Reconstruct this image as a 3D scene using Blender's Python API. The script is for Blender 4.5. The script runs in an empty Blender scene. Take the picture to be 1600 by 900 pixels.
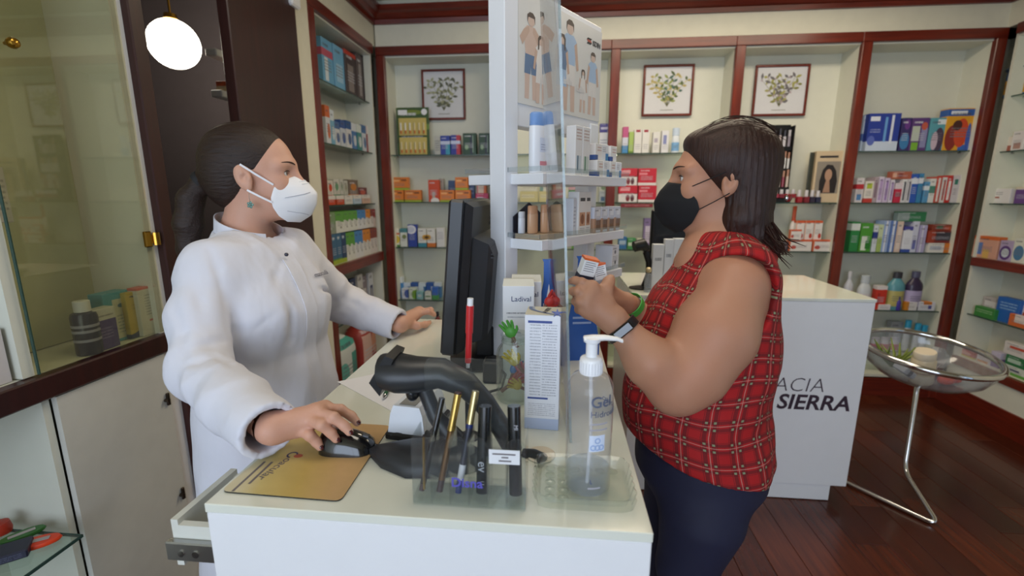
import bpy, bmesh, math, random
import numpy as np
from mathutils import Vector, Matrix

# ------------------------------------------------------------------ camera
CAM_H = 1.45
PITCH = math.radians(11.5)
YAW = math.radians(5.45)
FPX = 720.0                      # focal length for a frame 1600 wide
SC = bpy.context.scene
COL = SC.collection

cam_d = bpy.data.cameras.new('camera')
cam = bpy.data.objects.new('camera', cam_d)
COL.objects.link(cam)
cam.location = (0, 0, CAM_H)
cam.rotation_euler = (math.pi / 2 - PITCH, 0, YAW)
cam_d.sensor_width = 36.0
cam_d.lens = FPX / 1600.0 * 36.0
cam_d.clip_start = 0.02
cam_d.dof.use_dof = True
cam_d.dof.focus_distance = 1.02
cam_d.dof.aperture_fstop = 3.0
SC.camera = cam

# ------------------------------------------------------------------ world, light, exposure
SC.view_settings.view_transform = 'Standard'
SC.view_settings.look = 'None'
SC.view_settings.gamma = 1.0
SC.view_settings.use_curve_mapping = False
SC.view_settings.exposure = 0.08
SC.cycles.transparent_max_bounces = 32      # stacked sheets of glass and acrylic

world = bpy.data.worlds.new('daylight')
SC.world = world
world.use_nodes = True
_bg = world.node_tree.nodes['Background']
_bg.inputs['Color'].default_value = (0.62, 0.76, 1.0, 1)
_bg.inputs['Strength'].default_value = 1.2


def area_light(name, loc, rot, sx, sy, power, color, spread=180):
    d = bpy.data.lights.new(name, 'AREA')
    d.shape = 'RECTANGLE'
    d.size = sx
    d.size_y = sy
    d.energy = power
    d.color = color
    d.spread = math.radians(spread)
    o = bpy.data.objects.new(name, d)
    COL.objects.link(o)
    o.location = loc
    o.rotation_euler = rot
    return o


# daylight coming in through the shop window behind the photographer
area_light('window_daylight', (-0.45, -2.02, 1.6), (math.radians(90), 0, 0), 2.1, 2.0, 50, (0.74, 0.84, 1.0))
# daylight through the glazed shop door, right of the photographer
area_light('door_daylight', (2.68, -0.6, 1.25), (0, math.radians(90), 0), 2.0, 1.2, 2.5, (0.82, 0.89, 1.0))
# warm ceiling lamps of the shop
area_light('ceiling_lamp_counter', (0.0, 0.9, 2.72), (0, 0, 0), 0.9, 0.5, 8, (1.0, 0.90, 0.76))
area_light('ceiling_lamp_shop', (0.9, 2.5, 2.72), (0, 0, 0), 2.2, 0.4, 30, (1.0, 0.86, 0.66))


# ------------------------------------------------------------------ measuring helpers (place -> metres)
def ray(x, y):
    u, v = x - 800.0, y - 450.0
    fw = FPX * math.cos(PITCH) - v * math.sin(PITCH)
    dn = FPX * math.sin(PITCH) + v * math.cos(PITCH)
    return (u * math.cos(YAW) - fw * math.sin(YAW), u * math.sin(YAW) + fw * math.cos(YAW), -dn)


def at(x, y, X=None, Y=None, Z=None):
    r = ray(x, y)
    t = X / r[0] if X is not None else Y / r[1] if Y is not None else (Z - CAM_H) / r[2]
    return Vector((r[0] * t, r[1] * t, CAM_H + r[2] * t))


# ------------------------------------------------------------------ colours and materials
def lin(c):
    if isinstance(c, str):
        c = c.lstrip('#')
        c = tuple(int(c[i:i + 2], 16) / 255.0 for i in (0, 2, 4))
    return tuple((v / 12.92 if v <= 0.04045 else ((v + 0.055) / 1.055) ** 2.4) for v in c[:3]) + (1.0,)


_M = {}


class NT:
    def __init__(self, name):
        self.m = bpy.data.materials.new(name)
        self.m.use_nodes = True
        self.n = self.m.node_tree.nodes
        self.l = self.m.node_tree.links
        self.b = self.n['Principled BSDF']

    def node(self, t, **kw):
        nd = self.n.new(t)
        for k, v in kw.items():
            setattr(nd, k, v)
        return nd

    def put(self, sock, v):
        if isinstance(v, bpy.types.NodeSocket):
            self.l.new(v, sock)
        else:
            sock.default_value = v

    def math(self, op, a, b=0.0, c=None):
        nd = self.node('ShaderNodeMath', operation=op)
        self.put(nd.inputs[0], a)
        self.put(nd.inputs[1], b)
        if c is not None:
            self.put(nd.inputs[2], c)
        return nd.outputs[0]

    def mix(self, fac, a, b, mode='MIX'):
        nd = self.node('ShaderNodeMix', data_type='RGBA', blend_type=mode)
        self.put(nd.inputs[0], fac)
        self.put(nd.inputs[6], a)
        self.put(nd.inputs[7], b)
        return nd.outputs[2]

    def noise(self, vec, scale, detail=2.0, rough=0.5):
        nd = self.node('ShaderNodeTexNoise')
        if vec is not None:
            self.put(nd.inputs['Vector'], vec)
        nd.inputs['Scale'].default_value = scale
        nd.inputs['Detail'].default_value = detail
        nd.inputs['Roughness'].default_value = rough
        return nd.outputs[0]

    def coord(self, kind='Object'):
        return self.node('ShaderNodeTexCoord').outputs[kind]

    def mapping(self, vec, scale=(1, 1, 1), rot=(0, 0, 0), loc=(0, 0, 0)):
        nd = self.node('ShaderNodeMapping')
        self.put(nd.inputs['Vector'], vec)
        nd.inputs['Scale'].default_value = scale
        nd.inputs['Rotation'].default_value = rot
        nd.inputs['Location'].default_value = loc
        return nd.outputs[0]

    def bump(self, h, strength=0.3, dist=0.002):
        nd = self.node('ShaderNodeBump')
        nd.inputs['Strength'].default_value = strength
        nd.inputs['Distance'].default_value = dist
        self.put(nd.inputs['Height'], h)
        self.l.new(nd.outputs[0], self.b.inputs['Normal'])

    def set(self, **kw):
        for k, v in kw.items():
            self.put(self.b.inputs[k.replace('_', ' ')], v)


def plain(col, rough=0.5, metal=0.0, vary=0.06, coat=0.0, scale=18.0, bump=0.0, spec=0.5, name=None, sub=0.0):
    """plain coat of colour with a faint procedural unevenness"""
    key = ('plain', col, rough, metal, vary, coat, scale, bump, spec, sub)
    if key in _M:
        return _M[key]
    t = NT(name or 'plain')
    c = lin(col)
    n = t.noise(t.coord(), scale, 3.0)
    dark = tuple(v * (1 - vary) for v in c[:3]) + (1,)
    lite = tuple(min(1, v * (1 + vary)) for v in c[:3]) + (1,)
    t.set(Base_Color=t.mix(n, dark, lite), Roughness=rough, Metallic=metal)
    t.b.inputs['Specular IOR Level'].default_value = spec
    t.b.inputs['Coat Weight'].default_value = coat
    if sub:
        t.b.inputs['Subsurface Weight'].default_value = sub
        t.b.inputs['Subsurface Radius'].default_value = (0.02, 0.008, 0.004)
        t.b.inputs['Subsurface Scale'].default_value = 0.4
    if bump:
        t.bump(t.noise(t.coord(), scale * 12, 2.0), bump, 0.001)
    _M[key] = t.m
    return t.m


def emit(col, strength, name='glow'):
    key = ('emit', col, strength)
    if key in _M:
        return _M[key]
    t = NT(name)
    t.set(Base_Color=lin(col), Emission_Color=lin(col), Emission_Strength=strength)
    _M[key] = t.m
    return t.m


def glassy(col='#ffffff', rough=0.0, alpha=0.12, name='glass', ior=1.45, coat=0.0):
    """thin sheet glass or acrylic: mostly see-through, mirror-like at a grazing angle"""
    key = ('glassy', col, rough, alpha, ior)
    if key in _M:
        return _M[key]
    t = NT(name)
    out = t.n['Material Output']
    tr = t.node('ShaderNodeBsdfTransparent')
    tr.inputs['Color'].default_value = lin(col)
    gl = t.node('ShaderNodeBsdfGlossy')
    gl.inputs['Roughness'].default_value = max(rough, 0.01)
    df = t.node('ShaderNodeBsdfDiffuse')
    df.inputs['Color'].default_value = lin(col)
    lw = t.node('ShaderNodeLayerWeight')
    lw.inputs['Blend'].default_value = 0.5
    f0 = ((ior - 1) / (ior + 1)) ** 2
    fr = t.math('ADD', f0, t.math('MULTIPLY', 1 - f0, t.math('POWER', lw.outputs['Facing'], 5.0)))
    m1 = t.node('ShaderNodeMixShader')
    m1.inputs[0].default_value = alpha
    t.l.new(tr.outputs[0], m1.inputs[1])
    t.l.new(df.outputs[0], m1.inputs[2])
    m2 = t.node('ShaderNodeMixShader')
    t.l.new(fr, m2.inputs[0])
    t.l.new(m1.outputs[0], m2.inputs[1])
    t.l.new(gl.outputs[0], m2.inputs[2])
    t.l.new(m2.outputs[0], out.inputs['Surface'])
    _M[key] = t.m
    return t.m


def wood(col, col2, rough=0.35, axis=2, scale=6.0, coat=0.15, name='wood'):
    key = ('wood', col, col2, rough, axis, scale)
    if key in _M:
        return _M[key]
    t = NT(name)
    s = [scale * 9] * 3
    s[axis] = scale * 0.6
    v = t.mapping(t.coord(), tuple(s))
    n = t.noise(v, 1.0, 6.0, 0.62)
    n2 = t.noise(t.coord(), 2.2, 2.0)
    f = t.math('ADD', t.math('MULTIPLY', n, 0.75), t.math('MULTIPLY', n2, 0.3))
    r = t.node('ShaderNodeValToRGB')
    t.put(r.inputs[0], f)
    r.color_ramp.elements[0].position = 0.34
    r.color_ramp.elements[0].color = lin(col2)
    r.color_ramp.elements[1].position = 0.70
    r.color_ramp.elements[1].color = lin(col)
    t.set(Base_Color=r.outputs[0], Roughness=rough)
    t.b.inputs['Coat Weight'].default_value = coat
    t.b.inputs['Coat Roughness'].default_value = 0.2
    t.bump(n, 0.08, 0.001)
    _M[key] = t.m
    return t.m


def pack(base, rects=(), dots=(), lines=(), rough=0.42, coat=0.0):
    """printed carton: base colour; rects (x0,x1,z0,z1,colour), dots (x,z,rx,rz,colour),
    lines (x0,x1,z0,z1,count,colour) = rows of small print; fractions of the pack's own front"""
    if not lines:
        bl_ = lin(base)
        dk = (bl_[0] + bl_[1] + bl_[2]) / 3 > .25
        lines = [(.14, .80, .30, .56, 4, '#77757f' if dk else '#b9bcc8'), (.12, .62, .80, .92, 1, '#4e4c58' if dk else '#dcdde4')]
    key = ('pack', base, tuple(rects), tuple(dots), tuple(lines), rough)
    if key in _M:
        return _M[key]
    t = NT('printed_carton')
    s = t.node('ShaderNodeSeparateXYZ')
    t.l.new(t.coord('Generated'), s.inputs[0])
    x, z = s.outputs[0], s.outputs[2]
    c = t.mix(t.noise(t.coord(), 30.0, 2.0), tuple(v * .95 for v in lin(base)[:3]) + (1,), lin(base))

    def rectmask(x0, x1, z0, z1):
        m = None
        for v, lo, hi in ((x, x0, x1), (z, z0, z1)):
            if lo > 0.001:
                k = t.math('GREATER_THAN', v, lo)
                m = k if m is None else t.math('MULTIPLY', m, k)
            if hi < 0.999:
                k = t.math('LESS_THAN', v, hi)
                m = k if m is None else t.math('MULTIPLY', m, k)
        return m if m is not None else 1.0

    for (x0, x1, z0, z1, col) in rects:
        c = t.mix(rectmask(x0, x1, z0, z1), c, lin(col))
    for (cx, cz, rx, rz, col) in dots:
        dx = t.math('DIVIDE', t.math('SUBTRACT', x, cx), rx)
        dz = t.math('DIVIDE', t.math('SUBTRACT', z, cz), rz)
        d = t.math('ADD', t.math('MULTIPLY', dx, dx), t.math('MULTIPLY', dz, dz))
        c = t.mix(t.math('LESS_THAN', d, 1.0), c, lin(col))
    for (x0, x1, z0, z1, n, col) in lines:
        ph = t.math('FRACT', t.math('MULTIPLY', t.math('SUBTRACT', z, z0), n / max(1e-3, z1 - z0)))
        row = t.math('MULTIPLY', t.math('GREATER_THAN', ph, 0.3), t.math('LESS_THAN', ph, 0.75))
        cb = t.node('ShaderNodeCombineXYZ')
        t.put(cb.inputs[0], t.math('MULTIPLY', x, 55.0))
        t.put(cb.inputs[2], t.math('MULTIPLY', t.math('FLOOR', t.math('MULTIPLY', z, n / max(1e-3, z1 - z0))), 7.3))
        wv = t.math('GREATER_THAN', t.noise(cb.outputs[0], 1.0, 1.0), 0.44)
        m = t.math('MULTIPLY', t.math('MULTIPLY', row, wv), rectmask(x0, x1, z0, z1))
        c = t.mix(t.math('MULTIPLY', m, 0.75), c, lin(col))
    t.set(Base_Color=c, Roughness=rough)
    t.b.inputs['Coat Weight'].default_value = coat
    _M[key] = t.m
    return t.m


# ------------------------------------------------------------------ mesh building
class MB:
    """collects boxes, tubes, lathes and lofts; build() links them as ONE mesh object"""

    def __init__(self):
        self.v = []
        self.f = []

    def add(self, vs, fs):
        o = len(self.v)
        self.v += [tuple(p) for p in vs]
        self.f += [tuple(i + o for i in q) for q in fs]
        return self

    def box(self, x0, x1, y0, y1, z0, z1, M=None):
        vs = [Vector(p) for p in ((x0, y0, z0), (x1, y0, z0), (x1, y1, z0), (x0, y1, z0), (x0, y0, z1), (x1, y0, z1), (x1, y1, z1), (x0, y1, z1))]
        if M is not None:
            vs = [M @ p for p in vs]
        return self.add(vs, [(0, 3, 2, 1), (4, 5, 6, 7), (0, 1, 5, 4), (1, 2, 6, 5), (2, 3, 7, 6), (3, 0, 4, 7)])

    def bbox(self, x0, x1, y0, y1, z0, z1, b=0.002, M=None):
        """box with chamfered edges"""
        b = min(b, (x1 - x0) * .3, (y1 - y0) * .3, (z1 - z0) * .3)
        bm = bmesh.new()
        bmesh.ops.create_cube(bm, size=1.0)
        for v in bm.verts:
            v.co = Vector(((x0 + x1) / 2 + v.co.x * (x1 - x0), (y0 + y1) / 2 + v.co.y * (y1 - y0), (z0 + z1) / 2 + v.co.z * (z1 - z0)))
        bmesh.ops.bevel(bm, geom=list(bm.edges), offset=b, segments=1, affect='EDGES', profile=0.5)
        bm.verts.index_update()
        vs = [v.co.copy() for v in bm.verts]
        if M is not None:
            vs = [M @ p for p in vs]
        fs = [tuple(v.index for v in f.verts) for f in bm.faces]
        bm.free()
        return self.add(vs, fs)

    def loft(self, rings, cap=True, closed=True):
        n = len(rings[0])
        vs = [p for r in rings for p in r]
        fs = []
        for i in range(len(rings) - 1):
            for j in range(n if closed else n - 1):
                k = (j + 1) % n
                fs.append((i * n + j, i * n + k, (i + 1) * n + k, (i + 1) * n + j))
        if cap and closed:
            fs.append(tuple(range(n - 1, -1, -1)))
            fs.append(tuple((len(rings) - 1) * n + j for j in range(n)))
        return self.add(vs, fs)

    def tube(self, pts, r, n=10, cap=True):
        pts = [Vector(p) for p in pts]
        rs = r if isinstance(r, (list, tuple)) else [r] * len(pts)
        rings = []
        up = None
        for i, p in enumerate(pts):
            d = (pts[min(i + 1, len(pts) - 1)] - pts[max(i - 1, 0)]).normalized()
            if up is None:
                up = Vector((0, 0, 1)) if abs(d.z) < .9 else Vector((1, 0, 0))
            a = d.cross(up)
            if a.length < 1e-6:
                a = d.cross(Vector((1, 0, 0)))
            a.normalize()
            b = a.cross(d).normalized()
            up = b
            rings.append([p + (a * math.cos(2 * math.pi * k / n) + b * math.sin(2 * math.pi * k / n)) * rs[i] for k in range(n)])
        return self.loft(rings, cap)

    def lathe(self, prof, n=24, M=None, cap=True):
        rings = []
        for (r, z) in prof:
            ring = [Vector((r * math.cos(2 * math.pi * k / n), r * math.sin(2 * math.pi * k / n), z)) for k in range(n)]
            rings.append([M @ p for p in ring] if M is not None else ring)
        return self.loft(rings, cap)

    def prism(self, poly, y0, y1, M=None):
        """polygon in x,z pushed from y0 to y1"""
        a = [Vector((x, y0, z)) for x, z in poly]
        b = [Vector((x, y1, z)) for x, z in poly]
        if M is not None:
            a = [M @ p for p in a]
            b = [M @ p for p in b]
        return self.loft([a, b])

    def sphere(self, c, r, n=14, m=8, M=None):
        c = Vector(c)
        rr = r if isinstance(r, (tuple, list)) else (r, r, r)
        rings = []
        for i in range(1, m):
            th = math.pi * i / m
            rings.append([c + Vector((rr[0] * math.sin(th) * math.cos(2 * math.pi * k / n), rr[1] * math.sin(th) * math.sin(2 * math.pi * k / n), -rr[2] * math.cos(th))) for k in range(n)])
        if M is not None:
            rings = [[M @ p for p in q] for q in rings]
        return self.loft(rings)

    def build(self, name, mat, parent=None, smooth=False, loc=None, rot=None):
        me = bpy.data.meshes.new(name)
        me.from_pydata([tuple(p) for p in self.v], [], self.f)
        me.validate()
        bm = bmesh.new()
        bm.from_mesh(me)
        bmesh.ops.recalc_face_normals(bm, faces=list(bm.faces))
        bm.to_mesh(me)
        bm.free()
        if smooth:
            me.polygons.foreach_set('use_smooth', [True] * len(me.polygons))
            try:
                me.set_sharp_from_angle(angle=math.radians(smooth if smooth is not True else 40))
            except Exception:
                pass
        me.materials.append(mat)
        o = bpy.data.objects.new(name, me)
        COL.objects.link(o)
        if parent is not None:
            o.parent = parent
        if loc is not None:
            o.location = loc
        if rot is not None:
            o.rotation_euler = rot
        return o


def tag(o, label, cat, group=None, kind=None):
    o['label'] = label
    o['category'] = cat
    if group:
        o['group'] = group
    if kind:
        o['kind'] = kind
    return o


def thing(name, label, cat, loc=(0, 0, 0), rotz=0.0, group=None):
    o = bpy.data.objects.new(name, None)
    o.empty_display_size = 0.05
    COL.objects.link(o)
    o.location = loc
    o.rotation_euler = (0, 0, rotz)
    return tag(o, label, cat, group)


def struct(o):
    o['kind'] = 'structure'
    return o


def copy_tree(o, parent=None):
    c = o.copy()
    COL.objects.link(c)
    if parent is not None:
        c.parent = parent
    for ch in list(o.children):
        copy_tree(ch, c)
    return c


def text(s, size, mat, parent=None, loc=(0, 0, 0), rot=(0, 0, 0), name='lettering', depth=0.0002, align='LEFT', shear=0.0, sx=1.0, bold=0.0):
    cu = bpy.data.curves.new('t', 'FONT')
    cu.body = s
    cu.size = size
    cu.extrude = depth
    cu.align_x = align
    cu.shear = shear
    cu.offset = bold
    cu.resolution_u = 3
    tmp = bpy.data.objects.new('t', cu)
    me = bpy.data.meshes.new_from_object(tmp)
    bpy.data.objects.remove(tmp)
    bpy.data.curves.remove(cu)
    me.materials.clear()
    me.materials.append(mat)
    o = bpy.data.objects.new(name, me)
    COL.objects.link(o)
    o.parent = parent
    o.location = loc
    o.rotation_euler = rot
    o.scale = (sx, 1, 1)
    return o


FRONT = (math.pi / 2, 0, 0)      # lettering that faces local -Y

# common finishes
M_CREAM = plain('#dedac6', 0.55, name='cream_wall')
M_PANEL = plain('#dcdccd', 0.45, vary=0.03, name='cream_panel')
M_WHITE = plain('#eeeef0', 0.3, vary=0.02, name='white_lacquer')
M_RED = wood('#7c2a17', '#4c140d', 0.32, 2, name='red_brown_wood')
M_REDH = wood('#7c2a17', '#4c140d', 0.32, 0, name='red_brown_wood_rail')
M_REDY = wood('#7c2a17', '#4c140d', 0.32, 1, name='red_brown_wood_side')
M_DARK = wood('#3a1512', '#260c0b', 0.4, 2, name='dark_red_wood')
M_CHROME = plain('#d8d8d8', 0.1, 1.0, 0.02, name='chrome')
M_BRASS = plain('#b58a3a', 0.2, 1.0, 0.05, name='brass')
M_BLACK = plain('#0d0d0f', 0.4, name='black_plastic')
M_INK = plain('#1c1a22', 0.6, name='ink')
M_SHELF = glassy('#e8f1ec', 0.0, 0.05, 'shelf_glass', 1.5)
M_EDGE = plain('#2f4a42', 0.25, name='green_glass_edge')
M_ACRYL = glassy('#fafcfc', 0.0, 0.012, 'acrylic', 1.5)


# ================================================================== the room
YF = 3.40          # front plane of the back shelving
XL = -1.29         # front plane of the left joinery
XR = 2.76          # front plane of the right shelving

# ---- floor of red-brown boards, every board its own piece
fl = struct(MB().box(-3.4, 3.2, -2.3, 3.8, -0.06, -0.012).build('floor', plain('#1a0c08', 0.7, name='floor_gap')))
_fm = []
for a, b in (('#5e2a17', '#3d190e'), ('#532212', '#35140b'), ('#6a321c', '#451d11')):
    _fm.append(wood(a, b, 0.24, 1, 4.0, name='floor_board'))
rnd = random.Random(4)
BW = 0.135
_pm = {}
ix = 0
x = -1.28
while x < 2.76:
    y = -1.0 - rnd.random() * 0.9
    while y < 3.6:
        ln = rnd.choice((0.9, 1.2, 1.5))
        y1 = min(y + ln, 3.62)
        if y1 > -0.6 and y < 3.4:
            k = (round(y1 - y, 2), ix % 3)
            if k not in _pm:
                o = MB().bbox(0.001, BW - 0.001, 0.001, y1 - y - 0.001, -0.012, 0.0, 0.0015).build('floor_board', _fm[ix % 3], fl)
                _pm[k] = o
            else:
                o = _pm[k].copy()
                COL.objects.link(o)
                o.parent = fl
            o.location = (x, y, 0)
            ix += rnd.choice((1, 2))
        y = y1
    x += BW

# ---- shell
struct(MB().box(-3.4, 3.2, 3.65, 3.75, 0, 2.8).build('wall_back', M_CREAM))
wl = MB()
wl.box(-1.62, -1.54, -2.2, 1.42, 0, 2.8)
wl.box(-1.62, -1.54, 2.40, 3.7, 0, 2.8)
wl.box(-1.33, XL - .002, 1.85, 2.40, 2.55, 2.8)
struct(wl.build('wall_left', M_CREAM))
wr = MB()
wr.box(3.0, 3.1, 0.3, 3.7, 0, 2.8)
wr.box(3.0, 3.1, -2.2, -1.5, 0, 2.8)
wr.box(3.0, 3.1, -1.5, 0.3, 2.35, 2.8)
struct(wr.build('wall_right', M_CREAM))
wf = MB()
wf.box(-1.6, -1.5, -2.2, -2.1, 0, 2.8)
wf.box(0.6, 3.1, -2.2, -2.1, 0, 2.8)
wf.box(-1.5, 0.6, -2.2, -2.1, 0, 0.6)
wf.box(-1.5, 0.6, -2.2, -2.1, 2.62, 2.8)
struct(wf.build('wall_front', M_CREAM))
_t = NT('woven_ceiling')
_v = _t.coord()
_w = _t.node('ShaderNodeTexWave')
_w.inputs['Scale'].default_value = 30
_t.l.new(_v, _w.inputs['Vector'])
_t.set(Base_Color=_t.mix(_w.outputs[1], lin('#b7aa86'), lin('#cdc2a0')), Roughness=0.8)
struct(MB().box(-1.6, 3.1, -2.2, 3.7, 2.76, 2.84).build('ceiling', _t.m))

# band of wall above the shelving, cornice round the room
bw = MB()
bw.box(XL, XR + .24, YF + .01, 3.65, 2.465, 2.76)
struct(bw.build('wall_back_frieze', M_CREAM))
struct(MB().box(-1.55, XL - .01, 1.9, 3.65, 2.465, 2.76).build('wall_left_frieze', M_CREAM))
struct(MB().box(XR + .01, 3.0, 0.3, 3.65, 2.465, 2.76).build('wall_right_frieze', M_CREAM))


def cornice(n, x0, y0, x1, y1, out, mat):
    """stepped moulding; out = direction into the room"""
    prof = [(0.0, 2.605), (0.02, 2.605), (0.024, 2.632), (0.04, 2.636), (0.058, 2.66), (0.085, 2.668), (0.085, 2.705), (0.0, 2.705)]
    a = [Vector((x0 + out[0] * d, y0 + out[1] * d, z)) for d, z in prof]
    b = [Vector((x1 + out[0] * d, y1 + out[1] * d, z)) for d, z in prof]
    struct(MB().loft([a, b]).build('trim_%d' % n, mat))


cornice(1, XL, YF + .01, XR, YF + .01, (0, -1), M_REDH)
cornice(2, XL - .01, 1.9, XL - .01, YF, (1, 0), M_REDY)
cornice(3, XR + .01, 0.3, XR + .01, YF, (-1, 0), M_REDY)

# shop window behind the photographer, glazed door in the right wall
wn = struct(MB().box(-1.5, 0.6, -2.17, -2.16, 0.6, 2.62).build('window_1', glassy('#f0f6f8', 0.0, 0.03, 'window_glass')))
wfm = MB()
for xx in (-1.5, -.48, .54):
    wfm.box(xx, xx + .06, -2.19, -2.1, .6, 2.62)
for zz in (.6, 2.56):
    wfm.box(-1.5, .6, -2.19, -2.1, zz, zz + .06)
wfm.build('window_frame', M_DARK, wn)
dr = struct(MB().box(3.04, 3.05, -1.5, 0.3, 0, 2.35).build('door_1', glassy('#f0f6f8', 0.0, 0.03, 'window_glass')))
dm = MB()
for yy in (-1.5, -0.64, 0.22):
    dm.box(3.0, 3.09, yy, yy + .08, 0, 2.35)
dm.build('door_frame', M_DARK, dr)

# back room seen through the doorway
M_MAUVE = plain('#8b8084', 0.7, name='mauve_wall')
br = MB()
br.box(-3.3, -1.62, 3.3, 3.36, 0, 2.8)
br.box(-3.36, -3.3, -0.2, 3.36, 0, 2.8)
br.box(-3.3, -1.62, -0.2, -0.14, 0, 2.8)
struct(br.build('wall_back_room', M_MAUVE))
struct(MB().box(-3.36, -1.62, -0.2, 3.36, 2.8, 2.86).build('ceiling_back_room', plain('#8f8783', 0.8, name='grey_ceiling')))

# baseboards
struct(MB().box(XL, XR, YF + .005, YF + .03, 0, 0.13).build('baseboard_back', M_REDH))
struct(MB().box(XR - .0, XR + .03, 0.3, YF, 0, 0.15).build('baseboard_right', M_REDY))


# ================================================================== wall shelving
def bay(label, loc, rotz, w, shelves, rails=(), depth=0.22, left_post=True, right_post=False, z0=0.16, low_panel=None):
    """one bay of built-in shelving, front plane at local y = 0, x from 0 to w"""
    t = thing('wall_shelving', label, 'shelving', loc, rotz)
    p = 0.031
    MB().box(0, w, depth, depth + .015, z0, 2.41).build('back_panel', M_PANEL, t)
    MB().box(0.012, 0.03, .02, depth, z0, 2.41).build('side_panel', M_PANEL, t)
    MB().box(w - .03, w - 0.012, .02, depth, z0, 2.41).build('side_panel', M_PANEL, t)
    MB().box(0.03, w - .03, .02, depth, 2.395, 2.41).build('top_panel', M_PANEL, t)
    MB().box(0, w, .02, depth, z0 - .02, z0).build('bottom_panel', M_PANEL, t)
    if z0 > .25:
        MB().box(0.0, w, .012, .03, .13, z0 - .02).build('plinth_panel', M_PANEL, t)
    MB().bbox(-p if left_post else p, w + p if right_post else w - p, -.004, .03, 2.405, 2.465, .003).build('header_rail', M_REDH, t)
    if left_post:
        MB().bbox(-p, p, -.006, .032, 0, 2.405, .004).build('post', M_RED, t)
    if right_post:
        MB().bbox(w - p, w + p, -.006, .032, 0, 2.405, .004).build('post', M_RED, t)
    for (ra, rb) in rails:
        MB().bbox(p, w - p, -.002, .03, ra, rb, .003).build('rail', M_REDH, t)
        MB().box(0.03, w - .03, .03, depth, rb - .02, rb).build('fixed_shelf', M_PANEL, t)
    for z in shelves:
        s = MB().box(0.032, w - 0.032, .045, depth, z - .006, z).build('glass_shelf', M_SHELF, t)
        MB().box(0.032, w - 0.032, .0415, .0445, z - .007, z + .0005).build('glass_edge', M_EDGE, s)
        for xx in (0.04, w - .04):
            MB().tube([(xx - .008, .11, z - .011), (xx + .008, .11, z - .011)], .005, 8).build('shelf_pin', M_CHROME, s)
    return t


BX = [-1.26, -0.433, 0.378, 1.185, 1.962, 2.745]
SHZ = [1.735, 1.392, 1.05, 0.635, 0.33]
_bl = ['back-wall shelving bay in the left corner, with orange cartons and a botanical print',
       'back-wall shelving bay half hidden behind the white poster stand',
       'back-wall shelving bay with red cartons behind the masked shopper\'s face',
       'back-wall shelving bay with the black make-up stand and hair-colour display',
       'back-wall shelving bay in the right corner, full of toothpaste and mouthwash']
BAYS = []
for i in range(5):
    BAYS.append(bay(_bl[i], (BX[i], YF, 0), 0, BX[i + 1] - BX[i], [1.392, 1.05, .635, .33] if i == 3 else SHZ, right_post=(i == 4)))
LUNIT = bay('left-wall shelving bay behind the white-coated person, with green and blue vitamin cartons', (XL, 2.515, 0), math.pi / 2, 0.86, [2.085, 1.742, 1.385, 0.645], rails=[(0.965, 1.03)], right_post=False)
RUNIT = bay('right-wall shelving bay at the right edge of the picture', (XR, 3.36, 0), -math.pi / 2, 1.0, [2.05, 1.715, 1.392, 0.655], rails=[(0.985, 1.04), (0.30, 0.355)], left_post=False, right_post=True, z0=0.34)

# white pilaster, dark red door lining between doorway and left shelving
struct(MB().box(-1.40, XL, 2.345, 2.484, 0, 2.76).build('wall_left_pilaster', M_CREAM))
struct(MB().bbox(-1.325, XL + .012, 1.845, 2.345, 0, 2.55, .004).build('door_2', M_DARK))
struct(MB().box(-1.33, XL - .002, 1.445, 1.85, 2.55, 2.76).build('wall_left_lintel', M_CREAM))

# ---- tall glass-fronted cabinet in the left foreground
lc = thing('glass_door_cabinet', 'tall cream cabinet with glass door in the left foreground, red-brown frame', 'cabinet', (XL, 0, 0))
MB().box(-.25, -.235, -.3, 1.385, 0, 2.5).build('back_panel', M_PANEL, lc)
MB().box(-.234, -.225, .984, 1.352, 1.0, 2.5).build('rear_panel', plain('#bdbd9c', .5, name='olive_cream_panel'), lc)
MB().box(-.235, -.02, .955, .982, 1.0, 2.5).build('partition', M_PANEL, lc)
MB().box(-.235, -.02, .982, 1.0, 0.0, .95).build('partition', M_PANEL, lc)
MB().box(-.235, -.012, 1.352, 1.392, 0, 2.5).build('side_panel', M_WHITE, lc)
MB().bbox(-.03, .008, -.3, 1.392, .935, .997, .004).build('rail', M_DARK, lc)
MB().box(-.235, -.03, -.3, 1.352, .975, .997).build('fixed_shelf', M_PANEL, lc)
MB().bbox(-.05, .012, 1.392, 1.445, 0, 2.55, .004).build('post', M_DARK, lc)
gd = MB().box(-.012, -.006, .985, 1.372, 1.002, 2.5).build('glass_door', glassy('#f1f1e4', 0.0, 0.025, 'tinted_glass', 1.6), lc)
MB().box(-.0125, -.0055, .982, .985, 1.002, 2.5).build('glass_edge', M_EDGE, gd)
MB().lathe([(.004, 0), (.006, .01), (.011, .014), (.013, .022), (.01, .03), (.004, .033)], 16, Matrix.Translation((-.006, 1.055, 1.797)) @ Matrix.Rotation(math.pi / 2, 4, 'Y')).build('knob', M_BRASS, gd, True)
hg = MB().bbox(-.006, .006, 1.335, 1.36, 1.285, 1.335, .003)
hg.tube([(.008, 1.372, 1.29), (.008, 1.372, 1.33)], .011, 12)
hg.box(-.006, .004, 1.356, 1.378, 1.296, 1.324)
hg.build('hinge', M_BRASS, gd, 30)
ldoor = MB().box(-.02, -.004, 1.006, 1.345, .02, .93).build('cupboard_door', plain('#d2d0c6', .45, name='grey_door'), lc)
for zz in (.775, .42):
    q = MB().tube([(.0, 1.318, zz), (.014, 1.318, zz)], .006, 10)
    q.bbox(-.002, .006, 1.322, 1.333, zz - .022, zz + .022, .002)
    q.build('door_catch', plain('#4a4038', .35, .8, name='dark_metal'), ldoor, 30)
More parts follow.
